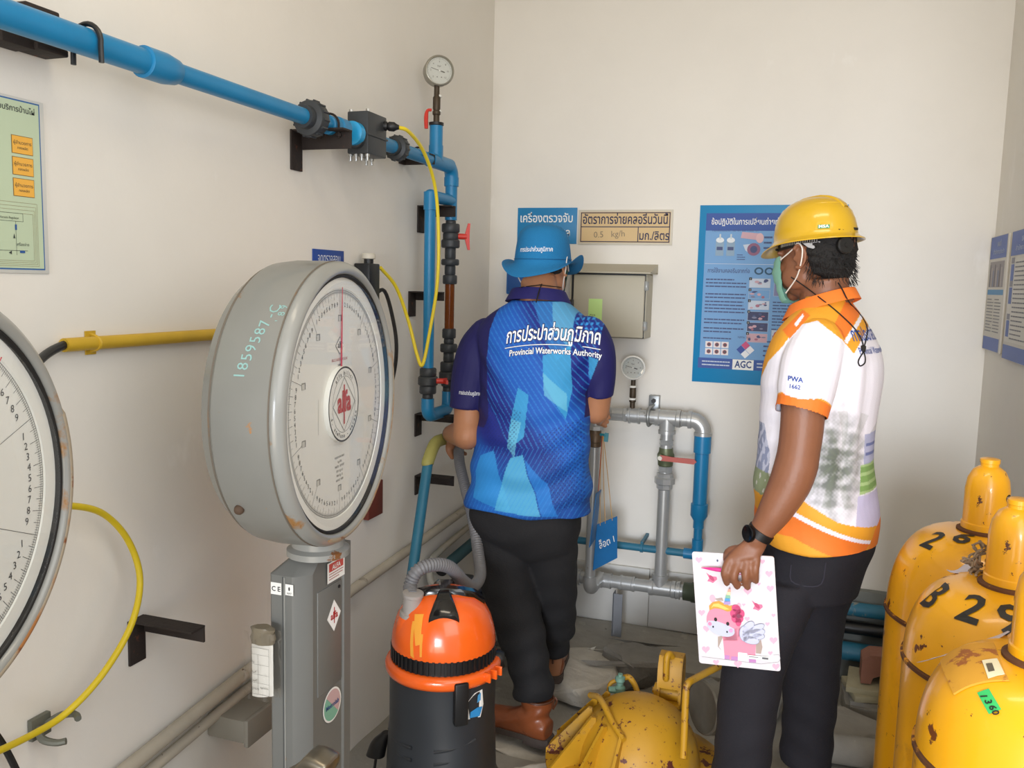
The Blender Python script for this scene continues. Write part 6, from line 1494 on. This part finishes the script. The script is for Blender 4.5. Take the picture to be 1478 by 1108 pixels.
cLf = sec2(*H2L[-1])[0]; cRf = sec2(*H2R[-1])[0]
for c_ in (cLf, cRf): b2.tube([Vector((c_.x, c_.y, .14)), Vector((c_.x, c_.y, .055))+F2*.01, Vector((c_.x, c_.y, .04))+F2*.10, Vector((c_.x, c_.y, .035))+F2*.14], [.026, .026, .022, .014], n=14, smooth=4)
body2 = organic('body', b2, m_skin2, man2, voxel=.0040, smooth=4)
pm2 = pxaff(2.12)
def col2(co, no):
    px, py = pm2(co); n = len(co); W_ = cl('#f1eef8'); YO = cl('#e9a32c'); ORG = cl('#ee7c2a'); C = np.tile(W_, (n, 1))
    def mp(P, c_, a=1.): _mixp(C, inpoly(px, py, P), c_, a)
    # scenery print
    nz_ = hash_noise(co, 60, 3); nz2 = hash_noise(co, 140, 9)
    z1_ = inpoly(px, py, [(1150, 640), (1165, 590), (1200, 560), (1232, 575), (1238, 640), (1236, 735), (1190, 725), (1150, 700)])
    vv2 = np.clip(.5+.42*nz_+.42*nz2-.55*np.exp(-(((px-1196)/24)**2+((py-650)/38)**2)), 0, 1); g1 = cl('#5d645a')*(1-vv2)[:, None]+cl('#e9e7ee')*vv2[:, None]; ed_ = np.clip(1-(((px-1197)/46)**2+((py-648)/82)**2), 0, 1)**.6; ed_ = (ed_*z1_)[:, None]; C[:] = C*(1-ed_)+g1*ed_
    # palm fronds radiating from a crown
    ang = np.arctan2(py-640, px-1205); rad = np.hypot(px-1205, py-640); fr = (rad < 62) & (np.sin(ang*13+rad*.05) > .25) & (rad > 6); C[fr] = cl('#74806a')*.25+C[fr]*.75
    mp([(1232, 650), (1262, 648), (1262, 684), (1232, 686)], cl('#7fa35c')); 
    st_ = inpoly(px, py, [(1232, 650), (1262, 648), (1262, 684), (1232, 686)]) & ((py % 11) < 4); C[st_] = cl('#a9c487')
    mp([(1236, 612), (1262, 610), (1262, 650), (1236, 650)], cl('#a3a8cc'), .8)
    wn = inpoly(px, py, [(1238, 618), (1262, 616), (1262, 644), (1238, 644)]) & ((py % 12) < 4); C[wn] = cl('#6f78a8')
    mp([(1230, 688), (1264, 686), (1262, 735), (1228, 728)], cl('#c9c4e2'))
    z2_ = inpoly(px, py, [(1085, 600), (1105, 600), (1115, 640), (1112, 690), (1085, 700)]); C[z2_] = np.where(nz_[z2_][:, None] > 0, cl('#8f97b4'), cl('#c4c8dc'))
    z3_ = inpoly(px, py, [(1085, 660), (1130, 665), (1130, 700), (1085, 696)]); C[z3_] = np.where(nz_[z3_][:, None] > -.2, cl('#8f9a78'), cl('#c9c8c0'))
    # hem band
    mp([(1060, 690), (1105, 693), (1158, 690), (1205, 716), (1259, 731), (1290, 690), (1290, 820), (1060, 820)], YO)
    mp([(1060, 705), (1100, 716), (1150, 708), (1250, 750), (1235, 775), (1150, 740), (1060, 735)], ORG); mp([(1255, 735), (1290, 690), (1290, 790), (1240, 780)], ORG, .8)
    mp([(1140, 704), (1150, 706), (1250, 747), (1249, 752), (1148, 712)], W_)
    # yoke
    yoke = [(1090, 560), (1108, 520), (1126, 500), (1144, 474), (1169, 468), (1200, 491), (1216, 509), (1229, 488), (1250, 462), (1272, 520), (1300, 520), (1300, 400), (1100, 400)]
    up = np.ones(n, bool); ins = inpoly(px, py, yoke) & up; C[ins] = YO
    mp([(1191, 472), (1207, 441), (1236, 446), (1203, 491)], ORG); mp([(1125, 480), (1150, 455), (1160, 462), (1135, 490)], ORG)
    mp([(1203, 493), (1234, 451), (1238, 454), (1207, 497)], W_); mp([(1140, 472), (1150, 460), (1152, 463), (1143, 476)], W_)
    # sleeves: the near arm hangs in front
    for S0, S1 in ((aS[0], aS[3]), (farS[0], farS[3])):
        d = np.array((S1-S0).normalized()); rel = co-np.array(S1); t = rel@d; perp = np.linalg.norm(rel-np.outer(t, d), axis=1)
        arm = (perp < .0655) & (t > -.20) & (t < .03) & (((co[:, 1] < 2.093) | (S0 is farS[0])))
        C[arm & (t > -.125) & (t < -.026)] = W_; C[arm & (t > -.0285)] = ORG; C[arm & (t > -.0315) & (t <= -.0275)] = cl('#f4a53a')
    return C
def fold2(co, no):
    px, py = pm2(co); d = .0020*hash_noise(co, 16, 7)
    d += .0040*smoothstep(py, 640, 700)*np.sin((py-.35*px)/9)*(1-smoothstep(px, 1240, 1262))
    d += .0032*np.exp(-((px-1222)/25)**2)*np.sin(px/4.2+.01*py)*smoothstep(py, 480, 530)*(1-smoothstep(py, 640, 720))
    d += .0030*np.exp(-((px-1112)/14)**2)*np.sin((py+.4*px)/6)*smoothstep(py, 520, 560)
    d += .004*smoothstep(py, 768, 780)
    return d
def cut_sleeves(pairs):
    def f(co):
        keep = np.ones(len(co), bool)
        for S0, S1 in pairs:
            d = np.array((S1-S0).normalized()); rel = co-np.array(S1); t = rel@d; perp = np.linalg.norm(rel-np.outer(t, d), axis=1); keep &= ~((perp < .061) & (t > -.004) & (t < .04) & (co[:, 1] < 2.088))
        return keep
    return f
shirt2 = organic('shirt', s2, m_cloth, man2, voxel=.0025, smooth=7, disp=fold2, colfn=col2, cut=cut_sleeves([(aS[1]+Vector((.01, 0, 0)), aS[3])]))
bv2 = world_bvh(shirt2)
m_ocol = M('orange_collar_cloth', '#ee7c2a', .75)
col2_ = collar(shirt2, at(1185, 447, y=2.25), (.073, .067), (.090, .086), .030, (-.93, .37), -.026, m_ocol)
bn = Vector((.80, -.60, 0)).normalized(); br = Vector((.60, .80, 0)).normalized()
PB = ink('#2f4f9e')
q = surf(1256, 493, bv2, 0)
P = Print(q+bn*.1, br, uz, bn, 0); P.text(THAI_PWA, .035, .004, .042, PB, 0, width=.23, off=.012); P.text('Provincial Waterworks Authority', .035, -.026, .022, PB, 0, width=.22, off=.006)
wrap(P.mb, bv2, -bn, .0014, .1); obj('back_print', P.mb, None, shirt2, flat=True)
q = surf(1148, 551, bv2, 0); P = Print(q+yf*.1, (1, -.0, -.05), uz, yf, 0); P.text('PWA', 0, .001, .015, PB, 0, off=.03); P.text('1662', 0, -.015, .013, PB, 0, off=.02); wrap(P.mb, bv2, (0, 1, 0), .0014, .1); obj('sleeve_print', P.mb, None, shirt2, flat=True)
t2 = MB(); t2.loft([sec2(*s) for s in HP], n=40, k=5, p=2.3)
for lg in (H2L, H2R): t2.loft([sec2(*s) for s in lg], n=28, k=5, p=2.15)
tr2 = organic('trousers', t2, m_tr2, man2, voxel=.0055, smooth=6, disp=lambda co, no: .5*fold_t(5)(co, no))
btr = world_bvh(tr2)
obj('pocket_seam', MB().tube([surf(*p, btr, .001) for p in ((1142, 815), (1142, 838), (1165, 846), (1186, 842), (1192, 812))], .0014, n=6, smooth=3), M('jeans_seam', '#2e2c38', .8), tr2)
m_shoe = M('black_shoe', '#1b1c20', .5); 
for c_ in (cLf, cRf):
    h_ = Vector((c_.x, c_.y, .0))-F2*.05; g = MB(); s_ = S2; z = uz
    g.loft([(h_+z*.045, z*.025, s_*.030), (h_+F2*.05+z*.05, z*.042, s_*.040), (h_+F2*.12+z*.045, z*.036, s_*.042), (h_+F2*.19+z*.035, z*.026, s_*.046), (h_+F2*.25+z*.028, z*.018, s_*.030)], n=24, k=4)
    so = organic('shoe', g, m_shoe, man2, voxel=.005, smooth=4)
    out = ((-.015, .02), (.0, .034), (.06, .040), (.14, .044), (.2, .047), (.25, .034), (.27, .015))
    fixn(obj('sole', MB().prism([(a, w) for a, w in out]+[(a, -w) for a, w in reversed(out)], h_+z*.004, F2, s_, z*.02), M('white_shoe_sole', '#c9c9cc', .6), so))
    for k in (.10, .13): obj('stripe', MB().tube([h_+F2*k+S2*.044+z*.028, h_+F2*(k-.02)+S2*.041+z*.055, h_+F2*(k-.03)+S2*.030+z*.08], .003, n=6), M('white_shoe_sole'), so)
# hair
g = MB(); R3 = H2.to_3x3()
g.ell(H2 @ Vector((0, -.026, .010)), (.0745, .074, .080), n=26, rot=R3); g.ell(H2 @ Vector((0, -.052, -.030)), (.054, .040, .044), n=22, rot=R3); g.ell(H2 @ Vector((0, -.010, .040)), (.0745, .093, .070), n=22, rot=R3)
Hi = np.array(H2.inverted())
def hl_(co): return co@Hi[:3, :3].T+Hi[:3, 3]
def cut2(co):
    l = hl_(co); y, z = l[:, 1], l[:, 2]; w = .006*hash_noise(co, 120, 2)
    return (z+w > .028) | ((y < -.026) & (z+w > -.078+.9*np.clip(y+.06, 0, 1))) | ((y < .012) & (z+w > .012)) 
hair2 = organic('hair', g, M('thick_black_hair', '#100e0e', .65, bump=1, bscale=220), man2, voxel=.0035, smooth=2, cut=cut2, disp=lambda co, no: .0028*hash_noise(co, 120, 5)+.002*hash_noise(co, 260, 6))
g = MB(); rnd = random.Random(9)
for k in range(260):
    th = rnd.uniform(-1.9, 1.9); z = rnd.uniform(-.085, .0); r = .070+.010*rnd.random()
    p = Vector((math.sin(th)*.064, -.024-math.cos(th)*.054-.012, z+.012)); d = Vector((math.sin(th)*.6+rnd.uniform(-.4, .4), -math.cos(th)*.6, -1.0)).normalized()
    pts = [H2 @ p, H2 @ (p+d*.010), H2 @ (p+d*.018+Vector((rnd.uniform(-.003, .003), rnd.uniform(-.004, .002), 0)))]
    g.tube(pts, [.0009, .0008, .0003], n=3)
o = obj('hair_strands', g, M('thick_black_hair'), hair2); o['kind'] = 'stuff'
mk2 = mask(man2, H2)
for s in (-1, 1):
    e = H2 @ Vector((s*.030, .0725, .000))
    obj('eye', MB().ell(e, (.011, .011, .011), n=16), M('eye_white', '#d8d2c8', .25), man2)
    obj('pupil', MB().ell(H2 @ Vector((s*.030, .0812, .000)), (.0045, .004, .0045), n=10), M('dark_iris', '#1a0f0a', .2), man2)
    obj('eyebrow', MB().tube([H2 @ Vector((s*.014, .091, .018)), H2 @ Vector((s*.032, .089, .022)), H2 @ Vector((s*.050, .076, .018))], [.003, .0035, .002], n=6, smooth=3), M('thick_black_hair'), man2)
# helmet
m_helm = M('glossy_yellow_helmet', '#d3a81c', .28, coat=.6, mottle=.06)
HF = frame(H2 @ Vector((0, .0, .040)), (-.80, .58, -.12)) @ Matrix.Scale(.885, 4); R = []; n_ = 72
def hring2(a, b_, z, off=0., vis=0.):
    rg = []
    for t in np.linspace(0, 2*PI, n_, endpoint=False):
        c_, s_ = math.cos(t), math.sin(t); fr = max(0, s_)**2.5
        rg.append(HF @ Vector((b_*c_+off*c_, a*s_+(off+vis*fr)*s_, z-(.018*fr+.004)*(vis > 0)*1.0)))
    return rg
for r, z in ((.01, .112), (.25, .1105), (.45, .105), (.62, .096), (.77, .082), (.88, .064), (.95, .042), (.99, .018), (1.0, .0)):
    R.append(hring2(.118*r, .096*r, z))
R.append(hring2(.119, .097, -.003, .002)); R.append(hring2(.119, .097, -.006, .010, .022)); R.append(hring2(.119, .097, -.009, .016, .034)); R.append(hring2(.119, .097, -.012, .0165, .035)); R.append(hring2(.119, .097, -.011, .008, .022)); R.append(hring2(.117, .095, -.008, -.001)); R.append(hring2(.113, .091, .02, 0)); R.append(hring2(.09, .07, .085, 0))
helmet = fixn(obj('safety_helmet', MB().ring_loft(R), m_helm, man2, sharp=50))
bh = world_bvh(helmet)
for xo, w in ((0, .012), ):
    g = MB(); V = []; F = []; ys = np.linspace(-.100, .100, 26)
    for y in ys:
        for dx, lf in ((-w, -.001), (-w*.6, .0045), (w*.6, .0045), (w, -.001)):
            p = HF @ Vector((xo+dx, y, .25)); dn = -(HF.to_3x3() @ uz); h = bh.ray_cast(p, dn); V.append((h[0] if h[0] is not None else p)-dn*lf)
    for i in range(25):
        for j in range(3): a = i*4+j; F.append((a, a+1, a+5, a+4))
    obj('crown_ridge', g.add(V, F), m_helm, helmet)
m_susp = M('black_suspension', '#161616', .5)
obj('headband', MB().ring_loft([hring2(.104, .084, -.004), hring2(.106, .086, -.006), hring2(.106, .086, -.026), hring2(.103, .083, -.027), hring2(.102, .082, -.006)], closed=True, caps=False), m_susp, helmet)
for k in range(24):
    t = PI+math.radians(-32+k*3.4); p = HF @ Vector((math.cos(t)*.0868, math.sin(t)*.1068, -.013)); rr_ = (HF.to_3x3() @ Vector((math.cos(t), math.sin(t), 0)))
    obj('band_slot', MB().box((-.0009, -.0006, -.006), (.0009, .0008, .006), mat=Matrix.Translation(p) @ rr_.to_track_quat('Y', 'Z').to_matrix().to_4x4()), ink('#8f8a80'), helmet)
t = math.radians(228); 
def BP(deg, z, r=1.): t = math.radians(deg); return HF @ Vector((math.cos(t)*.088*r, math.sin(t)*.108*r, z))
obj('rear_strap', MB().ring_loft([[BP(d, z0_, r_) for z0_, r_ in ((-.020, 1.0), (-.020, 1.03), (-.020-hh, 1.0), (-.020-hh, .97))] for d, hh in ((205, .004), (215, .02), (235, .032), (255, .034), (270, .034), (290, .03), (320, .02), (335, .004))]), m_susp, helmet)
P0, P1, P2, P3 = BP(193, -.021, 1.035), BP(217, -.021, 1.04), BP(215, -.043, 1.0), BP(200, -.033, 1.01)
obj('reflective_patch', MB().add([P0, P1, P2, P3]+[p-(HF.to_3x3() @ Vector((-1, 0, 0)))*-.001 for p in (P0, P1, P2, P3)], [(0, 1, 2, 3), (7, 6, 5, 4)]), M('silver_reflective', '#b9b9bb', .3, .4), helmet)
kb = BP(250, -.036, 1.06); kd = (HF.to_3x3() @ Vector((math.cos(math.radians(250)), math.sin(math.radians(250)), 0))).normalized()
obj('ratchet_knob', MB().lathe([(.019, 0), (.0205, .002), (.0205, .010), (.018, .013), (.006, .013), (.005, .015), (0, .015)], kb, kd, n=24), m_susp, helmet)
kq = surf(1189, 326, bh, .0)
nn_ = (kq-HF.translation); nn_.z = .02; nn_.normalize(); ur = Vector((0, 0, 1)).cross(nn_).normalized()
P = Print(kq+nn_*.05, ur, uz, nn_, 0); P.poly([(-.019, -.008), (.019, -.008), (.014, .012), (-.014, .012)], ink('#d9a91c'), 0); wrap(P.mb, bh, -nn_, .0012, .02); g = P.mb
P = Print(kq+nn_*.05, ur, uz, nn_, 0); P.rect(-.013, -.006, .013, .003, ink('#3f9a6a'), 0); wrap(P.mb, bh, -nn_, .0022, .02); g.add(P.mb.V, P.mb.F, ink('#3f9a6a'))
P = Print(kq+nn_*.05, ur, uz, nn_, 0); P.text('MSA', 0, -.0045, .0095, WHT, 0, off=.03, sx=1.25); wrap(P.mb, bh, -nn_, .003, .02); g.add(P.mb.V, P.mb.F, WHT)
obj('emblem', g, None, helmet, flat=True)
obj('adjuster_slot', MB().box((-.008, -.002, -.003), (.008, .002, .003), bev=.001, mat=Matrix.Translation(surf(1234, 330, bh, .0005)) @ Vector((.5, -.8, 0)).to_track_quat('Y', 'Z').to_matrix().to_4x4()), m_susp, helmet)
# neck cord
bcs = [world_bvh(body2), bv2, world_bvh(col2_)]
cA_ = [surfm(x, y, bcs) for x, y in ((1142, 400), (1151, 406), (1161, 413), (1172, 421), (1185, 431), (1198, 441), (1210, 451), (1222, 462), (1231, 471), (1238, 480), (1245, 494), (1246, 504))]
cB2 = [surfm(x, y, bcs) for x, y in ((1210, 408), (1216, 418), (1222, 430), (1229, 440), (1236, 447), (1246, 460), (1252, 474), (1250, 490), (1246, 504))]
lp = [surf(*p, bv2, .004) for p in ((1246, 508), (1240, 518), (1239, 524), (1242, 528), (1248, 524), (1249, 517), (1247, 508))]
nc = obj('neck_cord', MB().tube(cA_, .0016, n=6, smooth=5), cordm, man2)
obj('neck_cord', MB().tube(cB2, .0016, n=6, smooth=5), cordm, man2); obj('cord_loop', MB().tube(lp, .0016, n=6, smooth=4), cordm, man2)
obj('cord_lock', MB().lathe([(.003, -.008), (.0058, -.006), (.0058, .006), (.003, .008)], surf(1246, 503, bv2, .006), (.05, 0, 1), n=12), cordm, man2)
# watch
wd_ = (at(1091, 777, y=2.05)-at(1102, 762, y=2.05)).normalized(); wc = at(1097, 769, y=2.05)
watch = obj('wristwatch', MB().lathe([(.0285, -.010), (.0315, -.009), (.0315, .009), (.0285, .010)], wc, wd_, n=32), M('black_watch_strap', '#111113', .5), man2)
fd = Vector((-.75, -.66, .05)).normalized()
obj('watch_case', MB().lathe([(.0, 0), (.0195, 0), (.0205, .002), (.0205, .008), (.018, .010), (.0165, .009), (0, .009)], wc+fd*.028, fd, n=36), M('black_watch_case', '#1a1b1f', .2, .6), watch)
# clipboard with the printed unicorn cover
c_tl, c_tr, c_br, c_bl = at(1000, 796, y=2.062), at(1116, 803, y=2.058), at(1128, 968, y=2.06), at(1008, 957, y=2.064)
cu = (c_tr-c_tl).normalized(); cn = cu.cross(((c_tl-c_bl)+(c_tr-c_br)).normalized()); cv_ = ((c_tl-c_bl)+(c_tr-c_br)).normalized(); cn = -(cu.cross(cv_)) if cu.cross(cv_).y > 0 else cu.cross(cv_)
t = thing('clipboard', 'white clipboard with a printed pink baby unicorn and hearts, held low at the leg', 'clipboard', (c_tl+c_br)/2)
cc = (c_tl+c_tr+c_br+c_bl)/4
w_ = ((c_tr-c_tl).length+(c_br-c_bl).length)/2; h_ = ((c_tl-c_bl).length+(c_tr-c_br).length)/2
cvv = (cv_-cu*cv_.dot(cu)).normalized(); skew = cv_.dot(cu)
g = MB(); r_ = .006; pl = []
for sx, sy, a0 in ((1, 1, 0), (-1, 1, 90), (-1, -1, 180), (1, -1, 270)):
    for k in range(5): a = math.radians(a0+k*22.5); pl.append((sx*(w_/2-r_)+r_*math.cos(a)+skew*sy*h_/2, sy*(h_/2-r_)+r_*math.sin(a)))
g.prism(pl, cc, cu, cvv, -cn*.0035); fixn(obj('board', g, M('white_clipboard', '#e2dee2', .4), t))
P = Print(cc, cu, cvv, cn, .00025)
def U(px, py): # pixel of the cover seen in the close-up -> board coordinates
    d = at(px, py, y=2.06)-cc; return (d.dot(cu), d.dot(cvv))
def Z(x, y): return U(990+.1806*x, 780+.1806*y)
def ZP(pts, m_, l): P.poly([Z(*p) for p in pts], m_, l)
def ZE(x, y, rx, ry, m_, l, rot=0., n=20): c_ = Z(x, y); k = .1806*2.06/1250*1.045; P.ell(c_[0], c_[1], rx*k, ry*k, m_, l, n, rot=rot)
pk, pk2, pk3, lil = ink('#ee94ac'), ink('#f2b6cb'), ink('#d94e80'), ink('#cdd0e8')
def heart(x, y, s, m_, l=1):
    ZP([(x+s*a, y-s*b) for a, b in [(16/17*math.sin(t)**3, (13*math.cos(t)-5*math.cos(2*t)-2*math.cos(3*t)-math.cos(4*t))/17) for t in np.linspace(0, 2*PI, 22, endpoint=False)]], m_, l)
for x, y, s, c_ in ((103, 155, 30, pk2), (612, 165, 22, pk2), (665, 262, 32, pk2), (675, 380, 32, pk2), (150, 415, 32, ink('#fbe6ee')), (125, 578, 30, pk2), (165, 705, 32, pk2), (158, 872, 34, pk2), (700, 795, 34, pk2), (720, 1005, 32, pk2), (415, 988, 34, pk2), (240, 975, 26, pk2), (462, 512, 14, pk2), (583, 345, 16, pk2), (652, 665, 20, pk2), (490, 625, 22, pk2), (495, 400, 36, pk2), (700, 595, 18, pk2), (675, 898, 20, pk2), (270, 900, 26, ink('#fbe6ee'))): heart(x, y, s, c_)
taup = ink('#b3a096')
ZP([(255, 770), (300, 760), (275, 820), (262, 850), (285, 880), (255, 850)], taup, 2); ZP([(560, 830), (600, 790), (612, 850), (600, 905), (560, 900)], taup, 2)
ZP([(290, 760), (420, 690), (560, 830), (552, 965), (510, 975), (490, 900), (420, 890), (412, 955), (310, 950), (300, 830)], pk, 3); ZP([(300, 690), (405, 600), (445, 720), (410, 800), (300, 800)], pk, 3); ZP([(415, 895), (485, 900), (492, 965), (418, 950)], ink('#f4f1f4'), 4)
ZP([(310, 915), (350, 918), (348, 952), (308, 948)], ink('#c78ac4'), 5); ZP([(362, 925), (414, 928), (414, 960), (360, 956)], ink('#c78ac4'), 5); ZP([(505, 945), (560, 950), (560, 975), (505, 972)], ink('#c78ac4'), 5)
ZE(282, 640, 112, 118, pk, 6, n=28); ZE(212, 462, 22, 30, ink('#f6b9ca'), 5); ZE(425, 520, 16, 24, ink('#f6b9ca'), 5)
ZE(278, 700, 108, 60, ink('#ccd0e6'), 7, rot=-.28, n=26); ZP([(180, 640), (230, 650), (330, 690), (385, 705), (392, 660), (340, 600), (180, 600)], pk, 8)
ZP([(178, 640), (240, 640), (330, 672), (388, 706), (380, 735), (200, 690), (178, 665)], ink('#ccd0e6'), 9)
ZP([(190, 565), (185, 520), (215, 490), (265, 480), (300, 500), (350, 520), (380, 515), (372, 560), (330, 565), (280, 545), (230, 540), (190, 555)], ink('#e8a13e'), 10); ZP([(200, 540), (220, 505), (260, 500), (320, 530), (350, 548), (310, 550), (260, 530), (220, 525)], ink('#f8cf6a'), 11); ZP([(230, 465), (290, 455), (300, 480), (250, 475)], taup, 9)
for (x0, x1, y0, y1, c_) in ((303, 357, 480, 508, '#b49ad2'), (308, 355, 458, 484, '#5aa5dc'), (314, 357, 432, 460, '#8cc4a8'), (324, 359, 405, 434, '#f2e2b8'), (333, 360, 383, 407, '#f0b09a'), (342, 359, 370, 385, '#a8838c')): ZP([(x0, y1), (x1, y1), (x1-3, y0), (x0+6, y0)], ink(c_), 12)
for dx, dy in ((0, -28), (26, -8), (16, 24), (-16, 24), (-26, -8)): ZE(412+dx, 590+dy*1.2, 30, 34, pk3, 13)
ZE(400, 535, 32, 26, pk3, 13); ZE(420, 648, 22, 34, pk3, 13); ZE(422, 600, 16, 18, ink('#8a3a58'), 14)
ZE(238, 628, 12, 15, BLK, 15); ZE(335, 662, 12, 15, BLK, 15); ZE(192, 663, 14, 15, ink('#f48fb4'), 15); ZE(360, 716, 15, 15, ink('#f0a6d0'), 15); ZE(218, 687, 6, 8, BLK, 15); ZE(330, 727, 6, 8, BLK, 15)
out = ink('#9a9fb8')
for (x, y, rx, ry, ro) in ((500, 690, 58, 30, .9), (540, 740, 88, 34, .35), (560, 700, 70, 24, .55), (520, 790, 60, 30, -.1), (580, 760, 44, 22, .1), (470, 740, 36, 60, 0)): ZE(x, y, rx+4, ry+4, out, 16, ro); ZE(x, y, rx, ry, lil, 17, ro)
for x, y in ((205, 300), (570, 520)): ZP([(x-45, y-45), (x-5, y-15), (x+40, y-10), (x+45, y+10), (x+10, y+40), (x-10, y+30), (x-35, y+25), (x-20, y)], ink('#f0779b'), 2); ZE(x, y, 14, 26, ink('#c44a74'), 3, .7)
P.line([Z(125, 930), Z(400, 962), Z(600, 985), Z(740, 968), Z(758, 940), Z(745, 910), Z(700, 912)], .0006, ink('#7a7078'), 3)
ZP([(498, 908), (665, 922), (665, 952), (498, 940)], WHT, 18); ZP([(610, 925), (660, 930), (660, 946), (610, 941)], ink('#6a6a70'), 19); ZP([(505, 918), (580, 926), (580, 932), (505, 924)], ink('#8a8a90'), 19)
ZE(252, 160, 7, 10, ink('#4a5a78'), 2)
obj('cover_print', P.mb, None, t, flat=True)
# pen
pa_, pb_ = at(1012, 819, y=2.047), at(1079, 827, y=2.042)
t = thing('pen', 'bright pink pen held between the fingers over the clipboard', 'pen', pa_)
m_pk = M('hot_pink_plastic', '#e83a94', .3); dpen = (pb_-pa_).normalized(); lp_ = (pb_-pa_).length
obj('barrel', MB().lathe([(.0008, 0), (.0035, .02), (.0048, .035), (.0050, lp_*.82), (.0045, lp_*.84)], pa_, dpen, n=14), m_pk, t)
obj('cap', MB().lathe([(.0052, 0), (.0056, .002), (.0056, lp_*.17), (.004, lp_*.18)], pa_+dpen*lp_*.83, dpen, n=14), m_pk, t)
obj('clip', MB().box((-.0015, -.008, -.001), (.0015, .016, .001), mat=Matrix.Translation(pb_-dpen*.014+Vector((0, -.006, 0))) @ dpen.to_track_quat('Y', 'Z').to_matrix().to_4x4()), WHT, t)
